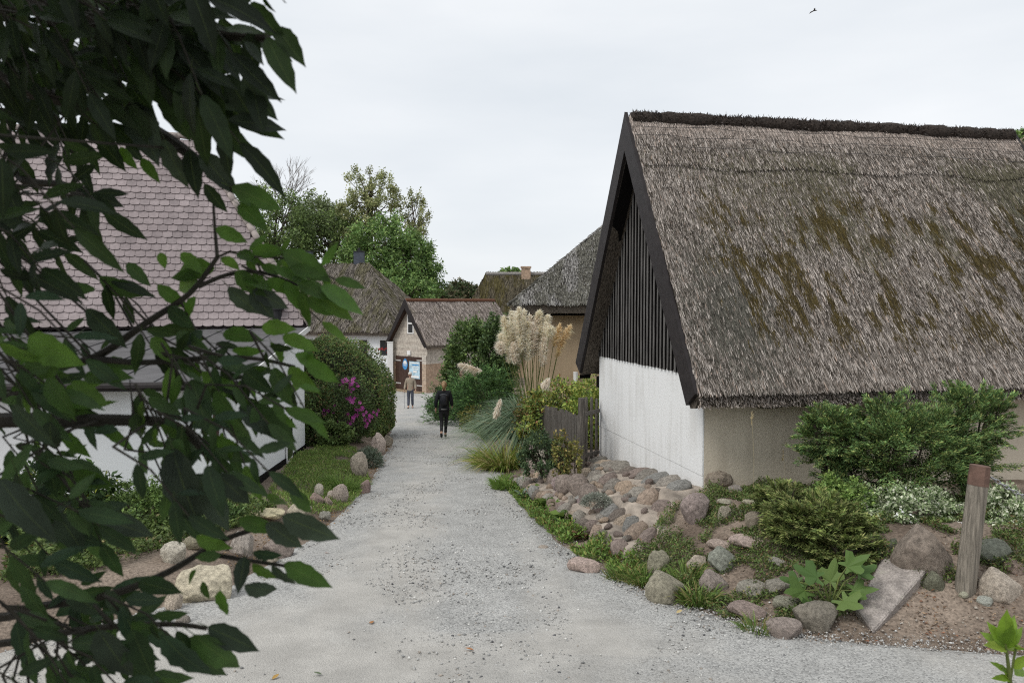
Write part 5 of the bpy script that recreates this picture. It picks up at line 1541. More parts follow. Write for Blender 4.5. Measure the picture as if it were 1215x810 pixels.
for i in range(9):
    x, y = -7.0 + 2.8 * i / 8, 24.3 + random.uniform(-.8, .8)
    b.tube([(x, y, H(x, y) - .1), (x + random.uniform(-.1, .1), y, -1.0)], [.05, .04], 6)
b.build('stems', M['bark'], hg)

# flowering bush at the house corner
c = at(403, 490, 20.6)
bs = (c.x, 20.6, H(c.x, 20.6))
fc = [(.50, .07, .36), (.40, .06, .33), (.60, .15, .45), (.28, .05, .20)]
shrub('flowering_bush', 'bush with magenta pink flowers beside the hedge', 'bush', bs, (c.x, 20.6, c.z - .03), (.92, .8, .93), 11000, .075, [G_DK, G_MD, (.07, .075, .03), (.05, .045, .03)], [4, 3, 2, 1], 130, .08, .45, seed=2,
      flowers=(80, .06, fc, lambda P: (P[:, 1] < 20.35) & (P[:, 0] > c.x - .3) & (P[:, 2] > c.z - .5)))
c = at(378, 505, 20.0)
shrub('rose_bush', 'sparse green bush with brownish leaves against the white house corner', 'bush', (c.x, 20.0, H(c.x, 20.0)), (c.x, 20.0, c.z + .12), (.50, .5, .85), 5500, .075, [G_MD, G_LT, (.11, .085, .035), G_DK], [3, 2, 1.5, 2], 90, .10, .5, seed=3)
c = at(399, 521, 19.2)
shrub('low_green_bush', 'low bright green leafy plant at the foot of the flowering bush', 'bush', (c.x, 19.2, H(c.x, 19.2)), (c.x, 19.2, H(c.x, 19.2) + .28), (.42, .35, .32), 2200, .085, [G_MD, G_LT], None, 60, .10, .6, seed=4)

# shrubs on the right of the path, further down
c = at(560, 470, 29.0)
def conifer_mound(name, label, base, centre, rad, n, cols, seed, size=.13, tips=420, group=None, cat='juniper', flat=.35, tipl=.45, low=-.5, boughs=22):
    """juniper: sprays fanning out from the heart, each a flat feather of needles"""
    t = thing(name, base, label, cat, group)
    rad = np.array(rad)
    d = rand_dirs(tips * 3); d = d[d[:, 2] > low][:tips]; m = len(d)
    lump = 1 + (fbm(d * 2.1 + seed, seed) - .5) * .75
    org = np.array(centre)[None] + d * (.50 + .25 * RNG.random((m, 1))) * rad[None] * lump[:, None]
    sd_ = unit(d * np.array([1, 1, flat]) + np.array([0, 0, .22]) + RNG.normal(0, .22, (m, 3)))
    k = RNG.integers(0, m, n); t_ = RNG.random(n) ** .7
    side = unit(np.cross(sd_, [0, 0, 1.0]) + 1e-6)
    lat = RNG.normal(0, 1, n) * .16 * (1.05 - t_)
    ln = tipl * (.6 + .8 * RNG.random(m))
    mean = rad.mean()
    P = org[k] + sd_[k] * (t_ * ln[k] * mean)[:, None] + side[k] * (lat * mean * .8)[:, None] + RNG.normal(0, .025 * mean, (n, 3))
    D = sd_[k] + side[k] * np.sign(lat)[:, None] * .7 + RNG.normal(0, .3, (n, 3))
    tone = RNG.uniform(.6, 1.35, (m, 1))
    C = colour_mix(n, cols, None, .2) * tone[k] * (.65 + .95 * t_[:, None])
    s = size * RNG.uniform(.6, 1.3, n)
    leaf_cards('foliage', P, D, np.array([0, 0, 1.0]) + RNG.normal(0, .5, (n, 3)), s, s * .26, np.clip(C, .004, .7), M['needle'], t)
    b = MB(); bs_ = Vector(base) - Z3 * .1
    for i in range(0, m, max(1, m // boughs)):
        e = Vector(org[i]); mm = (bs_ + e) / 2 + Z3 * .05
        b.tube([bs_, mm, e, e + Vector(sd_[i]) * float(ln[i] * mean * .6)], [.018, .014, .009, .003], 5)
    b.build('branches', M['bark'], t)
    return t
JD = [(.055, .115, .038), (.08, .155, .046), (.105, .185, .055), (.055, .115, .045)]
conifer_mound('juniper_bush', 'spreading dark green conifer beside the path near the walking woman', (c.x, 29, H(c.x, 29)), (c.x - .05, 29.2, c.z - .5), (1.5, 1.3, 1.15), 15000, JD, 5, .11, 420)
c = at(575, 450, 27.0)
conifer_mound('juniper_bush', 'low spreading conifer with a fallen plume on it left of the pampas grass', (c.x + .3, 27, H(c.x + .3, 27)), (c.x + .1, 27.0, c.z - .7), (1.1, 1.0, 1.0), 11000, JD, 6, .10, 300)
c = at(520, 478, 31.5)
shrub('clipped_bush', 'small round dark green bush in front of the brick house', 'bush', (c.x + .35, 31.5, H(c.x + .35, 31.5)), (c.x + .25, 31.5, c.z - .1), (.62, .6, .65), 5000, .07, [G_DK, (.04, .06, .03)], None, 90, .08, .5, seed=8)
c = at(562, 412, 32.5)
shrub('leafy_bush', 'tall bright leafy bush rising in front of the small house roof', 'bush', (c.x, 32.5, H(c.x, 32.5)), (c.x, 32.5, c.z - 1.05), (1.25, 1.2, 2.15), 15000, .15, [G_MD, G_LT, G_DK, (.06, .10, .03)], [4, 2, 3, 3], 200, .075, .5, seed=9, stems=9)
c = at(588, 395, 31.0)
shrub('leafy_bush', 'leafy bush partly behind the pampas plumes', 'bush', (c.x + .2, 31.0, H(c.x, 31.0)), (c.x + .15, 31.0, c.z - 1.0), (.72, .8, 1.65), 8000, .14, [G_MD, G_DK, (.045, .075, .03)], [3, 3, 2], 120, .09, .5, seed=10)
# herbs with yellowing leaves at the path edge
c = at(552, 492, 26.0)
shrub('yellowing_herb', 'yellowing leafy herb at the path edge below the conifers', 'plant', (c.x + .25, 26, H(c.x + .25, 26)), (c.x + .3, 26, H(c.x + .3, 26) + .42), (.42, .4, .45), 2600, .09, [(.17, .15, .04), (.10, .12, .03), (.05, .08, .02)], None, 60, .12, .45, seed=11)

# ------------------------------------------------------------------ pampas grass
pam = thing('pampas_grass', (.50, 18.7, H(.5, 18.7)), 'tall pampas grass with cream plumes and arching blue-green leaves', 'pampas grass')
pc = np.array([.50, 18.7, H(.5, 18.7)])
n = 5200
ang = RNG.uniform(0, 2 * math.pi, n)
r0 = RNG.random(n) * .32
P = pc[None] + np.stack([np.cos(ang) * r0, np.sin(ang) * r0, np.zeros(n)], 1)
spread = RNG.uniform(.08, .62, n)
outw = np.stack([np.cos(ang), np.sin(ang), np.zeros(n)], 1)
D = outw * spread[:, None] + np.array([0, 0, 1.0])
LL = RNG.uniform(1.1, 2.0, n)
B = outw * (.55 + spread)[:, None] * .75 + np.array([0, 0, -1.0]) * (.25 + 1.1 * spread)[:, None]
blade_cards('leaf_blades', P, D, B, LL, RNG.uniform(.016, .026, n), colour_mix(n, [(.19, .27, .17), (.13, .20, .115), (.26, .33, .22), (.34, .30, .16)], [4, 3, 3, .6]), M['grass'], pam)
PL = [(601, 384, 440, 2), (613, 370, 430, 0), (622, 368, 425, 0), (629, 374, 430, 1), (637, 377, 432, 1), (606, 395, 440, 2), (616, 390, 442, 0), (627, 392, 440, 0), (641, 388, 420, 2), (596, 398, 425, 2), (645, 402, 440, 1), (623, 404, 440, 1), (609, 408, 445, 1), (650, 375, 405, 0), (635, 395, 430, 0), (618, 379, 432, 0), (632, 384, 430, 1), (611, 382, 435, 0), (598, 376, 418, 2), (607, 370, 412, 0), (640, 370, 402, 2), (648, 384, 418, 0), (593, 408, 436, 1), (653, 390, 416, 2), (616, 366, 402, 0), (626, 383, 420, 2), (603, 388, 420, 0)]
def plume(parent, tip, low, base, hue, fat=.060, n=480, stalk=True):
    tip, low = Vector(tip), Vector(low)
    ax_ = tip - low; L = ax_.length
    if stalk:
        m_ = low * .5 + Vector(base) * .5 + Vector((0, 0, .1))
        MB().tube([base, m_, low, low + ax_ * .8], [.009, .008, .006, .003], 5).build('stalk', M['stem'], parent)
    t = RNG.random(n)
    P = np.array(low)[None] + np.array(ax_)[None] * t[:, None] + RNG.normal(0, .012, (n, 3))
    prof = np.sin(np.pi * np.clip(t * .82 + .14, 0, 1)) ** .8
    rd_ = rand_dirs(n)
    D = np.array(ax_ / L)[None] * .9 + rd_ * .55
    B = rd_ * .45 + np.array([0, 0, -.45])
    cols = [[(.90, .80, .64), (.93, .86, .74)], [(.89, .77, .65), (.92, .84, .73)], [(.93, .87, .72), (.89, .78, .60)], [(.82, .65, .40), (.88, .73, .50)]][hue]
    return blade_cards('plume', P, D, B, fat * 2.4 * (.35 + prof) * RNG.uniform(.7, 1.2, n), .016, colour_mix(n, cols, None, .08), M['plume'], parent)
for (x, yt, yb, hue) in PL:
    yy_ = 18.7 + random.uniform(-.35, .35)
    tip = at(x, yt, yy_); low = at(x + (x - 625) * -.12 + random.uniform(-2, 2), yb - 10 + random.uniform(-6, 6), yy_)
    plume(pam, tip, low, (pc[0] + random.uniform(-.15, .15), pc[1] + random.uniform(-.15, .15), pc[2]), hue)
for (x, yt, xb, yb, hue) in ((664, 386, 656, 412, 3), (676, 387, 664, 410, 3), (668, 400, 660, 425, 3)):
    plume(pam, at(x, yt, 18.9), at(xb, yb, 18.9), (pc[0] + .15, pc[1] + .1, pc[2]), hue, .06, 260)
# plumes that hang or lie
for (x, yt, xb, yb, Y, hue) in ((546, 432, 572, 440, 25.9, 1), (588, 494, 594, 474, 17.0, 1), (646, 457, 652, 449, 15.2, 1)):
    plume(pam, at(x, yt, Y), at(xb, yb, Y), (pc[0], pc[1], pc[2] + .5), hue, .032 if Y < 20 else .075, 320, stalk=False)

# yellow-green day-lily clump at the path edge
def grass_clump(name, label, cat, centre, n, L, W, cols, rad=.25, arch=1.0, weights=None, bias=(0, 0)):
    x, y = centre; t = thing(name, (x, y, H(x, y)), label, cat)
    ang = RNG.uniform(0, 2 * math.pi, n); r0 = RNG.random(n) ** .5 * rad
    X, Y = x + np.cos(ang) * r0, y + np.sin(ang) * r0
    P = np.stack([X, Y, hz(X, Y) - .02], 1)
    sp = RNG.uniform(.1, .8, n)
    o_ = np.stack([np.cos(ang) + bias[0], np.sin(ang) + bias[1], np.zeros(n)], 1)
    blade_cards('blades', P, o_ * sp[:, None] + np.array([0, 0, 1.0]), o_ * .5 * arch + np.array([0, 0, -.9]) * (sp * arch)[:, None], L * RNG.uniform(.5, 1.2, n), W * RNG.uniform(.7, 1.2, n), colour_mix(n, cols, weights), M['grass'], t)
    return t
q = hit(588, 556)
grass_clump('lily_clump', 'arching yellow-green strap leaves at the path edge below the pampas grass', 'plant', (q.x + .16, q.y - .1), 800, .70, .02, [(.26, .30, .06), (.17, .25, .05), (.40, .36, .13), (.46, .38, .20)], .40, 1.0, [3, 3, 2, 1], (-.25, -.2))
q = hit(577, 520)
grass_clump('lily_clump', 'green strap-leaved clump left of the yellow one', 'plant', (q.x + .25, q.y), 500, .85, .02, [(.15, .23, .05), (.22, .28, .07), (.10, .17, .04)], .35)
# fuchsia and rose hip bushes round the fence
c = at(665, 472, 17.2)
shrub('rose_hip_bush', 'yellow-green rose bush with reddish leaves behind the picket fence', 'bush', (c.x, 17.2, H(c.x, 17.2)), (c.x + .05, 17.2, c.z - .45), (.95, .75, .78), 8500, .075, [(.16, .20, .045), (.10, .145, .035), (.25, .25, .06), (.21, .11, .045), G_DK], [4, 3, 2, 1.0, 1], 130, .09, .55, seed=21)
c = at(696, 463, 16.4)
shrub('rose_hip_bush', 'bright leafy bush in the gap between the fence and the white gable', 'bush', (c.x, 16.4, H(c.x, 16.4)), (c.x, 16.4, c.z - .55), (.45, .6, .80), 4200, .075, [(.17, .23, .05), (.12, .18, .04), (.25, .26, .06)], None, 80, .1, .55, seed=22)
c = at(627, 503, 17.6)
shrub('reddish_bush', 'sprawling bush with reddish yellow leaves at the far fence end', 'bush', (c.x + .12, 17.6, H(c.x + .12, 17.6)), (c.x + .08, 17.6, c.z - .05), (.40, .45, .60), 3600, .065, [(.09, .11, .03), (.13, .12, .035), (.14, .075, .035), G_DK], None, 90, .1, .5, seed=23)
c = at(642, 530, 13.6)
shrub('dark_leafy_bush', 'dense blue-green bush spilling over the low wall in front of the fence', 'bush', (c.x + .15, 13.7, H(c.x + .15, 13.7)), (c.x - .02, 13.3, c.z - .05), (.34, .30, .40), 4200, .05, [(.035, .06, .025), (.05, .08, .04), (.065, .095, .04)], None, 90, .09, .5, seed=24)
c = at(668, 527, 12.7)
shrub('climbing_rose', 'thin yellow-green climber hanging on the pickets', 'bush', (c.x, 12.6, H(c.x, 12.6)), (c.x - .02, 12.4, c.z - .12), (.17, .15, .34), 800, .06, [(.13, .13, .035), (.08, .10, .03), (.18, .14, .05)], None, 60, .10, .5, seed=25)
c = at(683, 545, 12.3)
shrub('climbing_rose', 'wisp of yellow leaves at the fence post foot', 'plant', (c.x, 12.3, H(c.x, 12.3)), (c.x, 12.3, c.z), (.10, .12, .30), 330, .055, [(.18, .16, .05), (.10, .11, .03)], None, 24, .12, .5, seed=26, stems=3, stemr=.01)
# big juniper in front of the barn
B0 = hit(1065, 600)
def jun(px_, py_, Y, rad, n, seed, label, tips, cols=JD, size=.044, name='juniper_bush', flat=.35, tipl=.5):
    p = at(px_, py_, Y)
    if name == 'creeping_juniper':
        p = hit(px_, py_ + 18) + Vector((0, .15, .13)); Y = p.y
    return conifer_mound(name, label, (p.x, Y, H(p.x, Y)), tuple(p), rad, n, cols, seed, size, tips, group='junipers in front of the barn', flat=flat, tipl=tipl, low=-.85)
JB = [(.095, .165, .06), (.125, .205, .07), (.165, .235, .075), (.075, .125, .05), (.20, .22, .075)]
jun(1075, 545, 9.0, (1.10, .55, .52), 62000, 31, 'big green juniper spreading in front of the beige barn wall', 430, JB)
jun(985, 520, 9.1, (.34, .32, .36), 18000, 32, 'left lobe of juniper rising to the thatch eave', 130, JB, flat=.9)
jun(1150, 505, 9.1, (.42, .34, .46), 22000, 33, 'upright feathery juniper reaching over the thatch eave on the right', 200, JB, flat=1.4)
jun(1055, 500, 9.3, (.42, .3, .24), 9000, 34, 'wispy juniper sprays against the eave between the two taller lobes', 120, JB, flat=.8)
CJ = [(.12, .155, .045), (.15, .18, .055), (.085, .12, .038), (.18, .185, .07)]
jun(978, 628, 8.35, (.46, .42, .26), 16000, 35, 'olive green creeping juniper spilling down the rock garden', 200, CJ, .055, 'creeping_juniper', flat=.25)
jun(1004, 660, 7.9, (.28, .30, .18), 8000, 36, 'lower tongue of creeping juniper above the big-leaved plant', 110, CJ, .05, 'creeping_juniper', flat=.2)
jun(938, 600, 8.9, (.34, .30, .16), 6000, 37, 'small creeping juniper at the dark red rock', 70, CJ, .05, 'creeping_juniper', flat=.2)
# variegated and golden euonymus
def euon(px_, py_, Y, rad, n, cols, w, seed, label):
    p = at(px_, py_, Y)
    shrub('variegated_bush', label, 'bush', (p.x, Y, H(p.x, Y)), tuple(p), rad, n, .036, cols, w, 160, .07, .62, seed=seed, shell=.6, stems=9, stemr=.012, bright=.3)
VG = [(.38, .40, .30), (.16, .21, .10), (.075, .115, .045), (.27, .31, .19)]
euon(1078, 612, 8.2, (.56, .46, .34), 16000, VG, [3, 3, 3, 3], 41, 'silvery variegated bush above the big brown boulder')
euon(1190, 617, 8.0, (.40, .40, .33), 12000, VG, [4, 3, 2, 3], 42, 'silvery variegated bush right of the wooden post')
euon(1000, 606, 8.3, (.34, .40, .32), 9500, [(.11, .17, .04), (.17, .23, .065), (.07, .12, .03)], None, 43, 'bright green small-leaved bush left of the variegated bush')
euon(1020, 627, 8.0, (.16, .2, .10), 1500, [(.28, .29, .07), (.38, .36, .16), (.12, .17, .04)], None, 44, 'golden leaved sprig below the bright green bush')

# ------------------------------------------------------------------ ground cover in the rock garden and along the edges
def cover(name, label, n, sampler, size, cols, w=None, mat='leaf', up=.6, wid=.5, height=.05, cat='ground cover'):
    X, Y = sampler(n)
    m = len(X)
    cl_ = fbm(np.stack([X * 5, Y * 5, X * 0], 1), 31)
    P = np.stack([X, Y, hz(X, Y) + RNG.random(m) * height * np.clip((cl_ - .25) * 3.2, .1, 2.2)], 1)
    D = RNG.normal(0, 1, (m, 3)) * np.array([1, 1, .3]) + np.array([0, 0, up])
    s = size * RNG.uniform(.6, 1.4, m)
    tone = .95 + .8 * fbm(np.stack([X * 4, Y * 4, X * 0], 1), 29)
    o = leaf_cards(name, P, D, np.array([0, 0, 1.0]) + RNG.normal(0, .5, (m, 3)), s, s * wid, colour_mix(m, cols, w) * tone[:, None], M[mat], None, 'stuff')
    return tag(o, label, cat)
def in_px(poly, thresh=.45, scale=2.2, seed=5):
    """places on the terrain that lie under a polygon of photograph points, broken into patches"""
    w = [hit(*p) for p in poly]
    xs = np.array([p.x for p in w]); ys = np.array([p.y for p in w])
    def f(n):
        X = RNG.uniform(xs.min(), xs.max(), n * 4); Y = RNG.uniform(ys.min(), ys.max(), n * 4)
        ins = np.zeros(len(X), bool)
        j = len(xs) - 1
        for i in range(len(xs)):
            c_ = ((ys[i] > Y) != (ys[j] > Y)) & (X < (xs[j] - xs[i]) * (Y - ys[i]) / (ys[j] - ys[i] + 1e-9) + xs[i])
            ins ^= c_; j = i
        g = fbm(np.stack([X * scale, Y * scale, X * 0], 1), seed)
        k = ins & (g > thresh)
        return X[k][:n], Y[k][:n]
    return f
GC = [(.085, .125, .035), (.115, .16, .045), (.06, .09, .03), (.17, .155, .065), (.16, .10, .055)]
cover('ground_cover', 'low green ground cover between the rock garden stones', 60000, in_px([(772, 628), (800, 606), (840, 585), (980, 570), (1060, 640), (1010, 730), (960, 745), (860, 735), (800, 705), (742, 690), (750, 660)], .37, 3.6), .026, GC, [4, 3, 3, 1.2, .6], height=.09)
cover('ground_cover_sprigs', 'trailing sprigs of ground cover on the soil beyond the bushes', 22000, in_px([(960, 600), (1215, 590), (1215, 700), (1110, 700), (1040, 690), (980, 650)], .50, 3.4, 15), .03, GC, [3, 3, 3, 1.5, .8], height=.10)
cover('grass_bank', 'bright grass and weeds on the bank below the white house', 26000, in_px([(320, 585), (350, 540), (400, 525), (430, 540), (440, 575), (410, 605), (350, 615)], .30), .06, [(.15, .23, .05), (.10, .165, .04), (.21, .26, .08), (.25, .23, .10)], [4, 3, 2, 1], mat='grass', up=1.2, wid=.18, height=.05, cat='grass')
cover('path_edge_weeds', 'weeds along the right path edge below the terrace', 16000, in_px([(592, 570), (606, 568), (650, 615), (700, 640), (770, 680), (762, 698), (690, 664), (636, 622)], .36), .05, [(.13, .21, .045), (.09, .15, .035), (.21, .22, .06), (.17, .10, .05)], [4, 3, 1.5, .5], up=.9, wid=.4, height=.12, cat='weeds')
cover('low_plants', 'low green plants in front of the white house', 34000, in_px([(0, 690), (20, 640), (60, 600), (230, 588), (300, 596), (330, 608), (280, 628), (200, 650), (120, 680)], .30), .05, GC, [4, 4, 3, .7, .2], height=.18)
cover('leaf_litter', 'dry brown leaf litter along the path edges', 1800, in_px([(250, 690), (330, 655), (410, 615), (470, 530), (455, 520), (400, 590), (300, 640), (230, 660)], .40), .035, [(.22, .13, .06), (.30, .20, .10), (.12, .08, .04)], up=.1, height=.02, cat='leaves')
cover('garden_litter', 'dry leaves and twigs on the soil round the post', 500, in_px([(960, 760), (1215, 775), (1215, 650), (1040, 650)], .50, 4.0), .03, [(.20, .10, .06), (.28, .20, .13), (.12, .08, .05)], up=.1, height=.02, cat='leaves')

def tuft(name, label, px_, py_, n, L, W, cols, rad, cat='grass', arch=.7):
    q = hit(px_, py_); return tag(grass_clump(name, label, cat, (q.x, q.y), n, L, W, cols, rad, arch), group='grass tufts along the path')
GT = [(.12, .20, .045), (.17, .25, .06), (.09, .15, .03), (.26, .24, .09)]
tuft('grass_tuft', 'grass tuft beside the path-edge boulder', 765, 690, 420, .20, .008, GT, .16)
tuft('grass_tuft', 'grass tuft spreading on gravel left of the upright pink stone', 742, 685, 420, .18, .008, GT, .18)
tuft('grass_tuft', 'dandelion-like tuft between the two pink boulders', 828, 715, 260, .22, .018, GT, .14)
tuft('grass_tuft', 'grass tuft behind the path-edge boulder', 815, 690, 240, .20, .014, GT, .13)
tuft('grass_tuft', 'dry grass tuft at the gravel edge right of the pink boulder', 900, 748, 160, .16, .008, GT, .13)
tuft('grass_tuft', 'thick grass at the path edge below the lily clump', 585, 553, 700, .34, .012, [(.12, .21, .04), (.17, .26, .05)], .3)
tuft('grass_tuft', 'grass at the path edge below the low wall', 605, 580, 700, .30, .012, [(.12, .21, .04), (.17, .26, .05)], .28)
tuft('grass_tuft', 'grass on the left bank beside the tall brown rock', 405, 580, 600, .30, .010, [(.13, .22, .05), (.18, .27, .06)], .25)
def rosette(px_, py_, n, L, label, cols, name='leafy_weed', cat='weed', rise=.6):
    q = hit(px_, py_); t = thing(name, q, label, cat, 'weeds along the right path edge')
    ang = RNG.uniform(0, 2 * math.pi, n); o_ = np.stack([np.cos(ang), np.sin(ang), np.zeros(n)], 1)
    k = RNG.random(n)
    P = np.array(q)[None] + o_ * (.04 + .25 * L * k)[:, None] + np.array([0, 0, 1.0]) * (k * L * .8)[:, None]
    s = L * RNG.uniform(.6, 1.1, n)
    leaf_cards('leaves', P, o_ + np.array([0, 0, rise]) * RNG.uniform(.2, 1.2, (n, 1)), np.array([0, 0, 1.0]) + RNG.normal(0, .35, (n, 3)), s, s * .62, colour_mix(n, cols), M['leaf'], t)
    MB().tube([q - Z3 * .03, q + Z3 * L * .7], [.012, .006], 5).build('stem', M['stem'], t)
LW = [(.10, .17, .03), (.14, .21, .045), (.07, .12, .025)]
rosette(652, 607, 60, .17, 'bright big-leaved weed at the foot of the low wall', LW)
rosette(672, 622, 70, .16, 'leafy green weed below the terrace end', LW)
rosette(640, 590, 40, .15, 'leafy weed between the path and the low wall', LW)
rosette(622, 592, 60, .12, 'pale silvery weed at the path edge', [(.22, .27, .22), (.16, .21, .16)])
rosette(690, 640, 60, .11, 'reddish green weed at the lower terrace row', [(.10, .13, .03), (.14, .07, .04)])
# grey-leaved cushion on the terrace
q = hp(-1.22, .55, 0); q.z = tz(.55, 1.22) + .12
cu = thing('silver_cushion_plant', q, 'silvery grey cushion plant growing on the stone terrace', 'plant')
n = 2600; d = rand_dirs(n); d[:, 2] = np.abs(d[:, 2])
leaf_cards('foliage', np.array(q)[None] + d * np.array([.21, .18, .15]) * RNG.uniform(.6, 1, (n, 1)), d + RNG.normal(0, .5, (n, 3)), rand_dirs(n), .035, .008, colour_mix(n, [(.28, .30, .25), (.36, .37, .32), (.18, .20, .16)]), M['leaf_matt'], cu)
q = hit(437, 552)
lav = thing('silver_cushion_plant', q, 'grey-green lavender-like plant on the left path edge', 'plant')
n = 2200; d = rand_dirs(n); d[:, 2] = np.abs(d[:, 2])
leaf_cards('foliage', np.array(q)[None] + d * np.array([.30, .35, .38]) * RNG.uniform(.5, 1, (n, 1)), d + RNG.normal(0, .4, (n, 3)), rand_dirs(n), .09, .015, colour_mix(n, [(.17, .21, .16), (.22, .26, .20), (.10, .13, .08)]), M['leaf_matt'], lav)

# small stones and crumbs of soil in the rock garden
X, Y = in_px([(960, 762), (1215, 778), (1215, 640), (1000, 620), (840, 590), (760, 640), (800, 700)], .30, 5.0, 44)(2600)
m_ = len(X); S_ = .004 + .016 * RNG.random(m_) ** 3
tag(pebbles('soil_crumbs', np.stack([X, Y, hz(X, Y) + S_ * .3], 1), S_, colour_mix(m_, [(.30, .24, .19), (.22, .17, .13), (.36, .32, .27), (.16, .12, .09)])), 'small stones and crumbs on the garden soil', 'soil')
# gravel kicked over the soil edge
_t = RNG.random(3600); _sg = RNG.integers(2, 9, 3600)
_a = np.array(R_EDGE)[_sg]; _b = np.array(R_EDGE)[_sg + 1]
_p = _a + (_b - _a) * _t[:, None] + RNG.normal(0, .16, (3600, 2))
_S = .004 + .012 * RNG.random(3600) ** 3
tag(pebbles('edge_gravel', np.stack([_p[:, 0], _p[:, 1], hz(_p[:, 0], _p[:, 1]) + _S * .3 + .008], 1), _S, colour_mix(3600, [(.38, .375, .36), (.48, .47, .45), (.27, .26, .25), (.32, .28, .24)])), 'loose gravel spilled along the right path edge', 'gravel')
# two dry grass stalks before the beige wall
for px_, py_, tp, lb in ((894, 596, 490, 'tall dry grass stalk before the beige wall'), (931, 580, 534, 'shorter dry grass stalk near the dark red rock')):
    q = hit(px_, py_); t_ = thing('dry_grass_stalk', q, lb, 'grass')
    tpv = at(px_ - 2, tp, q.y)
    MB().tube([q - Z3 * .02, q * .5 + tpv * .5 + Vector((.015, 0, 0)), tpv], [.0014, .0013, .001], 5).build('stalk', plain('straw_' + str(px_), (.42, .35, .20), .8, .2), t_)
    nn_ = 26
    blade_cards('seed_head', np.array(tpv)[None] - np.array([0, 0, 1.0])[None] * (RNG.random(nn_) * .14)[:, None], RNG.normal(0, .4, (nn_, 3)) + np.array([0, 0, 1.0]), np.zeros((nn_, 3)), .035, .008, colour_mix(nn_, [(.45, .37, .22)]), M['grass'], t_)
# red flowers beside the white thatched house
q = at(452, 416, 50.0)
rf_ = thing('red_flowers', (q.x, 50.0, H(q.x, 50.0)), 'red flowering plant left of the small brick house', 'plant')
for _ in range(11):
    flower(q + Vector((random.uniform(-.4, .5), random.uniform(-.2, .2), random.uniform(-.25, .2))), Vector((0, -1, .4)), .08, (.28, .03, .03), rf_)
MB().tube([(q.x, 50.0, H(q.x, 50.0)), q], .02, 6).build('stem', M['stem'], rf_)

# big lobed leaves at the foot of the slab
bl = hit(985, 722)
hog = thing('big_leaved_plant', bl, 'bright green plant with large lobed leaves left of the tilted slab', 'plant')
def lobed(seed):
    rs = random.Random(seed); V = [(0, 0, 0)]; k = 26
    for i in range(k + 1):
        a = -2.5 + 5.0 * i / k
        r = (.75 + .25 * math.cos(a * .9)) * (1 + .34 * math.cos(a * 5.0) + .07 * math.cos(a * 19)) * (1 + rs.uniform(-.08, .08))
        V.append((math.sin(a) * r * .8, .25 + math.cos(a) * r, .10 * math.cos(a * 5) + .12 * abs(math.sin(a))))
    return mesh_data('lobed_leaf', V, [(0, i + 1, i + 2) for i in range(k)])
LOB = []
for s_ in range(3):
    me = lobed(s_); ca = me.color_attributes.new('Col', 'FLOAT_COLOR', 'POINT')
    cl = [(.10, .17, .04), (.075, .14, .035), (.14, .21, .06)][s_]
    for d_ in ca.data: d_.color = (*cl, 1)
    me.materials.append(M['leaf']); LOB.append(me)
for i, (px_, py_, s_) in enumerate([(955, 700, .17), (970, 685, .16), (985, 690, .14), (1005, 672, .14), (1018, 680, .13), (1000, 712, .17), (1008, 728, .15), (965, 718, .15), (990, 705, .15), (1012, 700, .13), (948, 690, .12), (1003, 741, .11)]):
    Y_ = bl.y + random.uniform(-.12, .2); p = at(px_, py_, Y_)
    a = math.atan2(p.z - bl.z - .1, p.x - bl.x)
    MB().tube([bl, (bl + p) / 2 + Z3 * .08, p], [.008, .007, .005], 5).build('leaf_stalk', M['stem'], hog)
    o = bpy.data.objects.new('leaf', LOB[i % 3]); COL.objects.link(o)
    o.parent = hog; o.matrix_parent_inverse = root_of(hog).inverted()
    dirv = Vector((p.x - bl.x, random.uniform(-.25, .05), (p.z - bl.z) * .3 - .02)).normalized()
    nrm_ = Vector((random.uniform(-.3, .3), -.7, .8)).normalized()
    sx = dirv.cross(nrm_).normalized(); nz_ = sx.cross(dirv)
    mt = Matrix(((sx.x, dirv.x, nz_.x, 0), (sx.y, dirv.y, nz_.y, 0), (sx.z, dirv.z, nz_.z, 0), (0, 0, 0, 1)))
    o.matrix_basis = Matrix.Translation(p) @ mt @ Matrix.Scale(s_ * .95, 4)

# shrubs in front of the white house on the left
c = at(165, 600, 8.6)
c = at(168, 608, 9.6)
shrub('green_shrub', 'fresh green low shrub in front of the white house', 'bush', (c.x, 9.6, H(c.x, 9.6)), (c.x, 9.6, c.z - .02), (.62, .5, .42), 9000, .05, [(.075, .12, .03), (.05, .085, .025), (.10, .15, .04)], None, 120, .09, .5, seed=51)
c = at(60, 605, 9.2)
shrub('laurel_shrub', 'glossy dark shrub with yellow sprigs at the left below the white wall', 'bush', (c.x, 9.2, H(c.x, 9.2)), (c.x, 9.2, c.z - .1), (.75, .55, .62), 5000, .10, [(.03, .055, .02), (.05, .085, .025), (.20, .22, .03)], [5, 4, .8], 110, .09, .42, seed=52)
c = at(255, 632, 9.9)
shrub('green_shrub', 'small dark weedy plant behind the tall standing rock', 'bush', (c.x, 9.9, H(c.x, 9.9)), (c.x, 9.9, H(c.x, 9.9) + .12), (.35, .3, .16), 1600, .05, [(.04, .07, .02), (.06, .10, .03)], None, 40, .1, .5, seed=53)

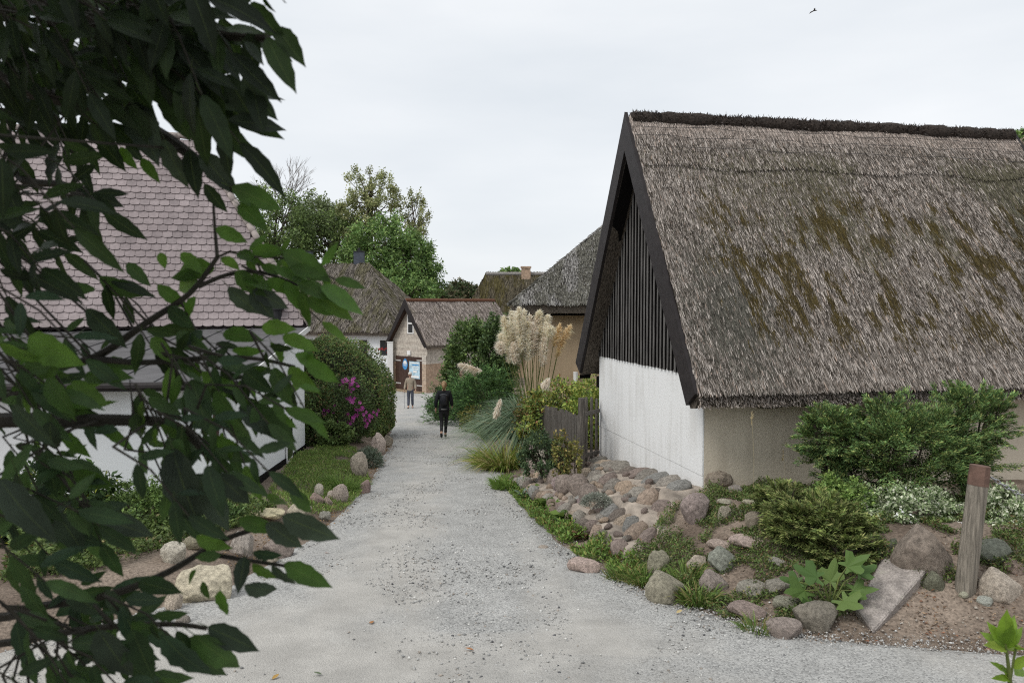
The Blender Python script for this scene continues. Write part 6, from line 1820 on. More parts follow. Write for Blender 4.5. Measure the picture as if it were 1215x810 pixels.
# ------------------------------------------------------------------ trees behind the houses
def tree(name, label, px_, py_, Y, w, h, n, size, cols, weights=None, clumps=150, spread=.08, shell=.45, seed=0, limbs=22, group='trees behind the thatched houses', trunk=.28, bright=.3, bottom=-.8, wid=.6):
    c = at(px_, py_, Y); s = Y / FPX
    rad = (w * s / 2, w * s / 2 * .9, h * s / 2)
    gz_ = H(c.x, Y)
    t = thing(name, (c.x, Y, gz_), label, 'tree', group)
    P, d, k, m = clump_points(n, tuple(c), rad, clumps, spread, shell, seed, bottom)
    D = d * .5 + RNG.normal(0, .7, (n, 3)) + np.array([0, 0, -.15])
    N = d * .4 + np.array([0, 0, .7]) + RNG.normal(0, .5, (n, 3))
    cb = RNG.uniform(1 - bright, 1 + bright, (m, 1))
    C = np.clip(colour_mix(n, cols, weights, .18) * cb[k] * 1.6, .004, .6)
    ss = size * RNG.uniform(.6, 1.3, n)
    leaf_cards('crown', P, D, N, ss, ss * wid, C, M['leaf'], t)
    b = MB(); base = Vector((c.x, Y, gz_ - .2)); fork = Vector((c.x + random.uniform(-.3, .3), Y, max(gz_ + 1.0, c.z - rad[2] * .75)))
    topp = Vector((c.x + random.uniform(-.2, .2) * rad[0], Y, c.z + rad[2] * .7))
    b.tube([base, base * .5 + fork * .5 + Vector((random.uniform(-.2, .2), 0, 0)), fork, fork * .45 + topp * .55 + Vector((random.uniform(-.3, .3), 0, 0)), topp], [trunk, trunk * .85, trunk * .7, trunk * .4, .03], 8)
    for i in range(limbs):
        q = P[RNG.integers(0, n)]
        s0 = fork + (topp - fork) * random.uniform(0, .7)
        e = Vector(q); mm = (s0 + e) / 2 + Vector((0, 0, random.uniform(0, .12) * rad[2]))
        b.tube([s0, mm, e], [trunk * .32, trunk * .2, .02], 5)
    b.build('trunk', M['bark'], t)
    return t
TG = [(.09, .13, .048), (.12, .17, .058), (.155, .205, .07), (.075, .10, .042)]
TL = [(.095, .165, .05), (.125, .20, .058), (.16, .225, .07), (.075, .12, .04)]
tree('broadleaf_tree', 'dark bushy tree behind the hip of the tiled roof', 322, 285, 74, 110, 120, 15000, .28, TG, seed=1)
tree('broadleaf_tree', 'mid green bushy tree above the dark chimneys', 392, 300, 78, 96, 95, 13000, .28, TG, seed=2)
tree('broadleaf_tree', 'dense green tree right of the slim chimney', 450, 305, 72, 92, 92, 14000, .26, TL, seed=3)
tree('broadleaf_tree', 'lighter green tree at the right end of the tree group', 490, 322, 70, 72, 92, 13000, .25, TL, seed=4)
tree('broadleaf_tree', 'low green tree filling the gap behind the brick house gable', 478, 348, 67, 80, 50, 8000, .24, TL, seed=5)
tree('broadleaf_tree', 'grey-green crown rising behind the dark bushy tree', 372, 262, 80, 62, 62, 6000, .28, [(.15, .185, .085), (.11, .145, .06), (.18, .21, .11)], seed=6, spread=.1)
tree('broadleaf_tree', 'low tree under the tiled roof edge', 290, 320, 70, 90, 90, 8000, .28, TG, seed=7)
SP = [(.19, .215, .09), (.24, .255, .115), (.14, .165, .07), (.27, .27, .13)]
tree('slender_tree', 'tall airy tree with open crown against the sky', 440, 245, 76, 88, 112, 11000, .21, SP, seed=11, clumps=95, spread=.055, shell=.15, limbs=70, trunk=.20, bottom=-1)
tree('slender_tree', 'small airy treetop just right of the tall airy tree', 492, 262, 75, 36, 78, 2600, .22, SP, seed=12, clumps=34, spread=.09, shell=.15, limbs=26, trunk=.13, bottom=-1)
tree('slender_tree', 'thin leafy top left of the tall airy tree', 388, 262, 79, 30, 50, 700, .26, SP, seed=13, clumps=22, spread=.1, shell=.15, limbs=14, trunk=.1, bottom=-1)
tree('far_tree', 'small round far tree in the gap right of the tree group', 546, 346, 95, 40, 26, 3500, .34, [(.05, .075, .03), (.065, .09, .04), (.10, .085, .05)], seed=14)
tree('far_tree', 'reddish green bush beside the far round tree', 530, 352, 92, 36, 16, 1800, .34, [(.05, .075, .03), (.09, .08, .045)], seed=15)
tree('far_tree', 'treetop peeping over the far mossy roof', 606, 326, 90, 26, 16, 1800, .34, TL, seed=16)
tree('far_tree', 'treetop behind the far end of the barn ridge', 1212, 172, 32, 34, 40, 2500, .13, TL, seed=17, trunk=.15)
# bare tree
dt = at(338, 250, 77)
dead = thing('bare_tree', (dt.x, 77, H(dt.x, 77)), 'leafless grey tree standing against the sky behind the tiled roof', 'tree')
b = MB()
def twigs(p, d, L, r, lev):
    e = p + d * L
    b.tube([p, p + d * L * .5 + Vector((random.uniform(-.06, .06), 0, random.uniform(-.04, .04))) * L, e], [r, r * .85, r * .6], 5, cap=False)
    if lev == 0: return
    for i in range(3 if lev > 1 else 3):
        nd = (d + Vector((random.uniform(-.62, .62), random.uniform(-.4, .4), random.uniform(-.1, .4)))).normalized()
        twigs(p + d * L * random.uniform(.55, 1.0), nd, L * random.uniform(.6, .8), r * .62, lev - 1)
tp = Vector((dt.x, 77, H(dt.x, 77)))
fork = at(336, 262, 77)
b.tube([tp - Z3 * .2, tp * .5 + fork * .5, fork], [.2, .16, .13], 7)
for a in (-.55, -.25, .0, .3, .5):
    twigs(fork, Vector((a, random.uniform(-.2, .2), 1)).normalized(), random.uniform(2.1, 2.7), .065, 4)
b.build('limbs', M['deadwood'], dead)

# ------------------------------------------------------------------ people
def skin_body(name, verts, edges, radii, mat, parent, root=0, sub=2):
    me = bpy.data.meshes.new(name); me.from_pydata([tuple(v) for v in verts], edges, []); me.update()
    o = link(name, me, mat, parent)
    md = o.modifiers.new('skin', 'SKIN'); md.use_smooth_shade = True
    sv = me.skin_vertices[0].data
    for i, r in enumerate(radii):
        sv[i].radius = r if hasattr(r, '__len__') else (r, r)
        sv[i].use_root = (i == root)
    s = o.modifiers.new('sub', 'SUBSURF'); s.levels = sub; s.render_levels = sub
    me.materials.clear(); me.materials.append(mat)
    return o

def chain_graph():
    return [], [], []
class G:
    def __init__(s): s.v = []; s.e = []; s.r = []
    def add(s, p, r, prev=None):
        s.v.append(Vector(p)); s.r.append(r); i = len(s.v) - 1
        if prev is not None: s.e.append((prev, i))
        return i
    def run(s, pts, prev=None):
        for p, r in pts: prev = s.add(p, r, prev)
        return prev

def person(loc, h, face, label, pose, cloth):
    """face: +1 looks towards the camera (-Y), -1 walks away; pose: joint tables in a 1.75 m body"""
    t = thing('person', loc, label, 'person')
    k = h / 1.75
    ang = 0 if face < 0 else math.pi
    ca, sa = math.cos(ang), math.sin(ang)
    def T(p): return Vector((loc[0] + k * (p[0] * ca - p[1] * sa), loc[1] + k * (p[0] * sa + p[1] * ca), loc[2] + k * p[2]))
    S = M_SK = cloth['skin']
    hips, knees, ankles, toes = pose['hips'], pose['knees'], pose['ankles'], pose['toes']
    sh, el, wr = pose['sh'], pose['el'], pose['wr']
    # body: one continuous surface
    g = G()
    pel = g.add(T((0, 0, .95)), .115 * k)
    spn = g.add(T((0, .0, 1.12)), .12 * k, pel); ch = g.add(T((0, .02, 1.32)), .13 * k, spn); nk = g.add(T((0, .03, 1.47)), .055 * k, ch)
    h0 = g.add(T((0, .05, 1.54)), .06 * k, nk)
    for s_ in (0, 1):
        hp_ = g.add(T(hips[s_]), .085 * k, pel); kn = g.add(T(knees[s_]), .055 * k, hp_); an = g.add(T(ankles[s_]), .04 * k, kn); g.add(T(toes[s_]), .035 * k, an)
        a0 = g.add(T(sh[s_]), .05 * k, ch); a1 = g.add(T(el[s_]), .04 * k, a0); a2 = g.add(T(wr[s_]), .027 * k, a1)
        w_ = Vector(wr[s_]); fd = (Vector(wr[s_]) - Vector(el[s_])).normalized()
        pm = g.add(T(w_ + fd * .06), (.024 * k, .038 * k), a2)
        kx = 1 if s_ else -1
        for f in range(4):
            off = Vector((0, (f - 1.5) * .02, 0))
            ln = (.075, .085, .08, .06)[f]
            f1 = g.add(T(w_ + fd * .10 + off), .009 * k, pm); g.add(T(w_ + fd * (.10 + ln) + off * 1.1 + Vector((-kx * .02, .01, 0))), .008 * k, f1)
        th = g.add(T(w_ + fd * .05 + Vector((-kx * .02, .045, 0))), .010 * k, pm); g.add(T(w_ + fd * .10 + Vector((-kx * .025, .055, 0))), .009 * k, th)
    skin_body('body', g.v, g.e, g.r, S, t, pel, 1)
    # head with face
    b = MB(); hc = T((0, .06, 1.64)); fy = Vector((0, 1, 0)); fy = Vector((-sa, ca, 0))
    rx = Vector((ca, sa, 0))
    b.ball(hc, (.075 * k, .092 * k, .115 * k), 16, 12)
    hd = b.build('head', S, t, True)
    MB().ball(hc + fy * .092 * k - Z3 * .015 * k, (.014 * k, .018 * k, .022 * k), 8, 6).build('nose', S, hd, True)
    for sx in (-1, 1):
        MB().ball(hc + fy * .078 * k + rx * sx * .032 * k + Z3 * .01 * k, .011 * k, 8, 6).build('eye', cloth['dark'], hd, True)
        MB().ball(hc + rx * sx * .076 * k - Z3 * .005 * k, (.012 * k, .022 * k, .032 * k), 8, 6).build('ear', S, hd, True)
    MB().ball(hc + fy * .082 * k - Z3 * .055 * k, (.025 * k, .012 * k, .008 * k), 8, 6).build('mouth', plain('lips_' + label[:6], (.32, .14, .12), .5, .1), hd, True)
    # jacket
    g = G()
    e0 = g.add(T((0, 0, cloth['hem'])), (.175 * k, .125 * k)); e1 = g.add(T((0, 0, 1.02)), (.165 * k, .12 * k), e0); e2 = g.add(T((0, 0, 1.2)), (.165 * k, .12 * k), e1)
    e3 = g.add(T((0, .02, 1.36)), (.165 * k, .115 * k), e2); g.add(T((0, .03, 1.47)), .075 * k, e3)
    for s_ in (0, 1):
        a0 = g.add(T(sh[s_]), .080 * k, e3); a1 = g.add(T(el[s_]), .068 * k, a0)
        w_ = Vector(wr[s_]); e_ = Vector(el[s_]); g.add(T(e_ + (w_ - e_) * .97), .043 * k, a1)
    skin_body('jacket', g.v, g.e, g.r, cloth['jacket'], t, e1)
    # trousers
    g = G()
    p0 = g.add(T((0, 0, 1.0)), (.15 * k, .112 * k)); p1 = g.add(T((0, 0, .90)), (.15 * k, .112 * k), p0)
    for s_ in (0, 1):
        q = g.add(T(Vector(hips[s_]) - Vector((0, 0, .10))), .092 * k, p1)
        kn = g.add(T(knees[s_]), cloth['knee'] * k, q)
        an = Vector(ankles[s_]); kv = Vector(knees[s_])
        g.add(T(kv + (an - kv) * .93), cloth['cuff'] * k, kn)
    skin_body('trousers', g.v, g.e, g.r, cloth['trousers'], t, p0)
    for s_ in (0, 1):
        an = Vector(ankles[s_]); to = Vector(toes[s_]); hl = an + Vector((0, -.06, -.05)) if pose.get('flat', True) else an
        g = G(); i0 = g.add(T(an + (an - to).normalized() * .05 + Vector((0, 0, -.035))), .04 * k); i1 = g.add(T(an * .5 + to * .5 + Vector((0, 0, -.01))), .045 * k, i0); g.add(T(to), .035 * k, i1)
        skin_body('shoe', g.v, g.e, g.r, cloth['shoe'], t, 0, 1)
    return t, T, k, hc, fy, rx

SK = plain('skin', (.45, .28, .20), .55, .1, 5)
BLK = plain('black_fabric', (.010, .011, .014), .85, .35, 12)
LEG = plain('black_leggings', (.012, .012, .014), .7, .3, 12)
DRK = plain('dark_detail', (.03, .025, .02), .4, .1)
wp = onpath(527, 520)
wp.z = float(zpath(wp.y)) + .012
wt, T, k, hc, fy, rx = person(tuple(wp), 1.70, -1, 'woman in black jacket and leggings with a backpack walking away', dict(
    hips=[(-.085, 0, .92), (.085, 0, .92)], knees=[(-.07, -.04, .50), (.05, .14, .51)], ankles=[(-.055, -.33, .20), (.03, .10, .09)], toes=[(-.055, -.27, .05), (.035, .26, .035)],
    sh=[(-.165, .01, 1.40), (.165, .01, 1.40)], el=[(-.235, -.09, 1.15), (.225, .03, 1.13)], wr=[(-.25, -.03, .93), (.23, .21, .97)]),
    dict(skin=SK, dark=DRK, jacket=BLK, trousers=LEG, shoe=plain('black_shoe', (.015, .015, .017), .6, .2), hem=.92, knee=.062, cuff=.045))
hair = plain('blonde_hair', (.30, .19, .10), .5, .35, 30, .5, 60, stretch=(3, 3, .4))
hb = MB(); hb.ball(hc - fy * .022 * k + Z3 * .025 * k, (.086 * k, .090 * k, .105 * k), 16, 12); hr = hb.build('hair', hair, wt, True)
MB().tube([hc - fy * .09 * k + Z3 * .05 * k, hc - fy * .14 * k - Z3 * .02 * k, hc - fy * .125 * k - Z3 * .16 * k], [.045 * k, .055 * k, .025 * k], 10).build('ponytail', hair, hr, True)
bp_ = MB(); c0 = T((0, -.17, 1.22))
g = G(); i0 = g.add(T((0, -.19, 1.02)), (.13 * k, .075 * k)); i1 = g.add(T((0, -.20, 1.2)), (.135 * k, .085 * k), i0); g.add(T((0, -.17, 1.40)), (.11 * k, .06 * k), i1)
bag = skin_body('backpack', g.v, g.e, g.r, plain('black_nylon', (.014, .015, .02), .5, .3, 9), wt, 0)
MB().tube([T((-.11, -.22, 1.36)), T((0, -.245, 1.39)), T((.11, -.22, 1.36))], .006 * k, 6).build('reflective_trim', plain('grey_trim', (.16, .17, .19), .5, .1), bag)
MB().tube([T((-.17 * math.cos(a), -.125 * math.sin(a), .905)) for a in [i * math.pi / 8 for i in range(17)]], .014 * k, 6).build('jacket_hem', plain('grey_hem', (.25, .25, .25), .7, .1), wt)

mp_ = onpath(487, 484.5); mp_.z = float(zpath(mp_.y)) + .012
TAN = plain('beige_jacket', (.34, .29, .225), .85, .2, 9, .2, 20)
mt_, T, k, hc, fy, rx = person(tuple(mp_), 1.74, 1, 'man in beige jacket, pale cap and jeans walking towards the camera', dict(
    hips=[(-.09, 0, .92), (.09, 0, .92)], knees=[(-.10, .06, .50), (.085, .02, .50)], ankles=[(-.10, -.06, .10), (.08, .12, .09)], toes=[(-.11, .09, .035), (.085, .28, .04)],
    sh=[(-.165, 0, 1.40), (.165, 0, 1.40)], el=[(-.235, -.02, 1.14), (.24, -.04, 1.14)], wr=[(-.26, .07, .91), (.28, .08, .92)]),
    dict(skin=SK, dark=DRK, jacket=TAN, trousers=plain('blue_grey_jeans', (.07, .08, .105), .85, .3, 12), shoe=plain('brown_shoe', (.05, .04, .035), .6, .2), hem=.84, knee=.075, cuff=.065))
cap_c = plain('pale_cap', (.62, .60, .55), .8, .08)
cb_ = MB(); cb_.ball(hc + Z3 * .055 * k, (.088 * k, .105 * k, .078 * k), 16, 10); cp = cb_.build('cap', cap_c, mt_, True)
MB().prism([hc + Z3 * .035 * k + rx * .075 * k * math.cos(a) + fy * (.07 + .10 * math.sin(a)) * k for a in [math.pi * i / 10 for i in range(11)]], Z3 * .012 * k).build('peak', cap_c, cp)
hem = T((.28, .10, .86))
st = thing('walking_stick', (hem.x, hem.y, mp_.z), 'thin walking stick held by the man in the beige jacket', 'stick')
MB().tube([Vector((hem.x + .02, hem.y - .12, mp_.z - .005)), hem + Z3 * .03], .012, 6).build('shaft', M['metal'], st)
MB().tube([hem + Z3 * .03, hem + Z3 * .05, hem + Vector((0, -.06, .05))], .016, 6).build('handle', DRK, st)

# ------------------------------------------------------------------ bicycle leaning behind the hedge
bq = onpath(457, 508)
bike = thing('bicycle', (bq.x - .6, bq.y + 1.9, float(zpath(bq.y + 1.9))), 'bicycle behind the hedge with only one wheel showing', 'bicycle')
by = 28.75
def gz_b(x): return H(x, by)
w2 = at(464, 495, by)
wx = [w2.x - .22 - 1.05, w2.x - .22]
wz = float(zpath(by)) + .36
for x in wx:
    ring = [Vector((x + .335 * math.cos(2 * math.pi * i / 28), by, wz + .335 * math.sin(2 * math.pi * i / 28))) for i in range(29)]
    wh = MB().tube(ring, .022, 8, cap=False).build('wheel', M['rubber'], bike, True)
    ring2 = [Vector((x + .31 * math.cos(2 * math.pi * i / 28), by, wz + .31 * math.sin(2 * math.pi * i / 28))) for i in range(29)]
    MB().tube(ring2, .011, 6, cap=False).build('rim', M['metal'], wh, True)
    sb = MB()
    for i in range(18):
        a = 2 * math.pi * i / 18
        sb.tube([(x, by, wz), (x + .31 * math.cos(a), by, wz + .31 * math.sin(a))], .0025, 4, cap=False)
    sb.build('spokes', M['metal'], wh)
P_ = lambda x, z: Vector((wx[0] + x, by, wz + z))
fr = MB()
for p, q in ((P_(0, 0), P_(.42, -.06)), (P_(.42, -.06), P_(.30, .48)), (P_(.30, .42), P_(.88, .50)), (P_(.42, -.06), P_(.88, .42)), (P_(0, 0), P_(.30, .42)), (P_(.86, .56), P_(1.05, 0))):
    fr.tube([p, q], .016, 8)
fr.build('frame', M['black_metal'], bike)
MB().ball(P_(.28, .55), (.13, .07, .03), 12, 6).build('saddle', M['rubber'], bike, True)
MB().tube([P_(.86, .56), P_(.84, .66), P_(.80, .68) + Vector((0, .26, 0))], .012, 6).tube([P_(.84, .66), P_(.80, .68) - Vector((0, .26, 0))], .012, 6).build('handlebar', M['metal'], bike)

# ------------------------------------------------------------------ bird
bc = at(966, 13, 95)
bird = thing('bird', bc, 'small dark bird flying high in the sky', 'bird')
MB().tube([bc + Vector((-.2, 0, -.05)), bc + Vector((-.12, 0, -.02)), bc + Vector((.06, 0, .03)), bc + Vector((.24, 0, .04)), bc + Vector((.34, 0, .03))], [.01, .07, .08, .05, .012], 8).build('body', DRK, bird, True)
for s_ in (-1, 1):
    w_ = [bc + Vector((-.08, s_ * .05, .02)), bc + Vector((.12, s_ * .05, .04)), bc + Vector((-.05, s_ * .5, .10)), bc + Vector((-.25, s_ * .95, -.04)), bc + Vector((-.22, s_ * .5, .06))]
    MB().prism([w_[0], w_[1], w_[2], w_[3], w_[4]], Z3 * .012).build('wing', DRK, bird)

# ------------------------------------------------------------------ fallen leaves on the path
V = [(0, -1, 0), (.34, -.5, .08), (.46, 0, .12), (.3, .55, .08), (0, 1, .05), (-.3, .55, .1), (-.46, 0, .15), (-.34, -.5, .1)]
for px_, py_, s_, c_, lb in ((441, 741, .045, (.33, .15, .05), 'orange fallen leaf on the gravel left of the centre'), (557, 773, .038, (.36, .14, .04), 'reddish orange fallen leaf near the bottom of the path'), (327, 806, .035, (.36, .22, .06), 'yellowish fallen leaf at the bottom left of the path'), (377, 802, .035, (.10, .13, .07), 'grey-green fallen leaf near the bottom of the path'), (806, 728, .04, (.42, .33, .16), 'pale yellow fallen leaf at the right gravel edge'), (388, 658, .03, (.33, .12, .05), 'small red-brown fallen leaf near the left path edge')):
    q = onpath(px_, py_)
    me = mesh_data('fallen_leaf', V, [(0, 1, 7), (1, 2, 6, 7), (2, 3, 5, 6), (3, 4, 5)])
    o = link('fallen_leaf', me, plain('dry_leaf_' + str(px_), c_, .7, .3, 3))
    o.location = (q.x, q.y, float(path_z(q.x, q.y)) + .012); o.scale = (s_, s_, s_); o.rotation_euler = (.15, .1, random.uniform(0, 6))
    tag(o, lb, 'leaf', 'fallen leaves on the path')

# ------------------------------------------------------------------ foreground tree at the left
def broad_leaf(seed, wide=0.0):
    """pointed, slightly toothed leaf one unit long, folded along the rib and drooping; with a short stalk"""
    rs = random.Random(seed)
    fold = rs.uniform(.10, .30); droop = rs.uniform(.05, .28); wmax = rs.uniform(.135, .185) + wide; wave = rs.uniform(.0, .025)
    skew = rs.uniform(-.10, .10)
    st = [0, .05, .14, .25, .36, .48, .60, .72, .82, .91, .96, 1.0]
    V, F, UV = [], [], []
    for i, t in enumerate(st):
        w = wmax * (math.sin(math.pi * min(t ** .80, 1)) ** .85) * (1 + (.07 if i % 2 else -.05)) if 0 < t < 1 else .004
        if t > .85: w *= .72
        z = -droop * t * t
        cx = skew * t * t
        zl = fold * w * 1.4 + wave * math.sin(i * 2.1); zr_ = fold * w * 1.4 + wave * math.sin(i * 2.7 + 1)
        V += [(cx - w, t - w * .12, z + zl), (cx, t, z), (cx + w, t - w * .12, z + zr_)]
        UV += [(-1, t), (0, t), (1, t)]
    for i in range(len(st) - 1):
        a = i * 3
        F += [(a, a + 1, a + 4, a + 3), (a + 1, a + 2, a + 5, a + 4)]
    n0 = len(V)                                # stalk
    for y, z in ((-.20, .03), (.02, 0)):
        for x, zz in ((-.008, 0), (.008, 0), (0, -.012)):
            V.append((x, y, z + zz)); UV.append((0, 0))
    F += [(n0, n0 + 1, n0 + 4, n0 + 3), (n0 + 1, n0 + 2, n0 + 5, n0 + 4), (n0 + 2, n0, n0 + 3, n0 + 5)]
    return V, F, UV
def finish_leaf(V, F, UV, name, cols=None):
    me = mesh_data(name, V, F, True)
    uvl = me.uv_layers.new(name='UVMap')
    li = np.zeros(len(me.loops), dtype=np.int32); me.loops.foreach_get('vertex_index', li)
    uvl.data.foreach_set('uv', np.array(UV, dtype=np.float32)[li].ravel())
    ca = me.color_attributes.new('Col', 'FLOAT_COLOR', 'POINT')
    c = np.ones((len(V), 4), dtype=np.float32)
    if cols is not None: c[:, :3] = cols
    ca.data.foreach_set('color', c.ravel())
    me.materials.append(M['broad_leaf'])
    return me
SHAPES = [broad_leaf(s) for s in range(6)] + [broad_leaf(s, .045) for s in range(6, 12)]
LEAF_ME = [finish_leaf(*s, 'leaf') for s in SHAPES]

TRX, TRY = -2.75, 1.9
ftree = thing('broadleaf_tree', (TRX, TRY, H(TRX, TRY)), 'dark leafy branches of a near tree hanging in from the left', 'tree')
tb = MB()
tz0 = H(TRX, TRY)
trunk_pts = [Vector((TRX, TRY, tz0 - .2)), Vector((TRX - .05, TRY, 1.0)), Vector((TRX + .05, TRY + .05, 2.4)), Vector((TRX, TRY, 3.6)), Vector((TRX + .1, TRY, 4.6))]
tb.tube(trunk_pts, [.17, .15, .12, .09, .05], 12)
# limbs: photograph points with depth, starting at the trunk
LIMBS = [
 ([Vector((TRX, TRY, 3.1))], [(-60, -40, 1.9), (60, 20, 1.75), (180, 30, 1.65), (260, 40, 1.6), (318, 45, 1.55)], .026),
 ([Vector((TRX, TRY, 3.0))], [(-80, 70, 1.95), (40, 110, 1.85), (130, 130, 1.8), (200, 165, 1.75), (265, 215, 1.7), (300, 235, 1.7)], .022),
 ([Vector((TRX, TRY, 2.6))], [(-60, 190, 2.1), (30, 215, 2.0), (75, 219, 1.95), (110, 232, 1.9)], .014),
 ([Vector((TRX, TRY, 2.2))], [(-60, 470, 1.9), (40, 440, 1.8), (110, 425, 1.75), (175, 382, 1.75), (225, 348, 1.75), (258, 305, 1.75)], .012),
 ([at(236, 340, 1.75)], [(270, 326, 1.75), (310, 323, 1.72), (360, 340, 1.7), (400, 350, 1.68)], .004),
 ([at(258, 305, 1.75)], [(255, 270, 1.76), (253, 235, 1.77)], .003),
 ([at(110, 425, 1.75)], [(170, 430, 1.7), (240, 425, 1.68), (300, 425, 1.66), (350, 435, 1.65)], .006),
 ([Vector((TRX, TRY, 1.9))], [(-50, 500, 1.7), (60, 500, 1.6), (140, 498, 1.55), (210, 505, 1.55), (250, 545, 1.55)], .018),
 ([Vector((TRX, TRY, 1.6))], [(-50, 610, 1.65), (40, 590, 1.6), (110, 600, 1.58)], .012),
 ([Vector((TRX, TRY, 1.3))], [(-60, 740, 1.7), (40, 720, 1.6), (130, 705, 1.55), (200, 678, 1.55), (265, 640, 1.52), (330, 620, 1.5)], .010),
 ([at(240, 655, 1.53)], [(280, 662, 1.5), (320, 668, 1.5), (345, 672, 1.48)], .004),
 ([Vector((TRX, TRY, 1.2))], [(-50, 770, 1.6), (30, 758, 1.5), (110, 745, 1.45), (200, 740, 1.42), (245, 745, 1.4)], .008),
]
limb_samples = []
for start, pts, r in LIMBS:
    pp_ = start + [at(*p) for p in pts]
    sm = []
    for i in range(len(pp_) - 1):                                   # soften the corners
        p0, p1, p2, p3 = pp_[max(i - 1, 0)], pp_[i], pp_[i + 1], pp_[min(i + 2, len(pp_) - 1)]
        for k_ in range(4):
            t = k_ / 4
            sm.append(.5 * ((2 * p1) + (p2 - p0) * t + (2 * p0 - 5 * p1 + 4 * p2 - p3) * t * t + (3 * p1 - p0 - 3 * p2 + p3) * t ** 3))
    sm.append(pp_[-1])
    tb.tube(sm, [r * (1 - .75 * i / len(sm)) + .0015 for i in range(len(sm))], 7)
    limb_samples += sm[3:]
tb.build('trunk', M['twig'], ftree)

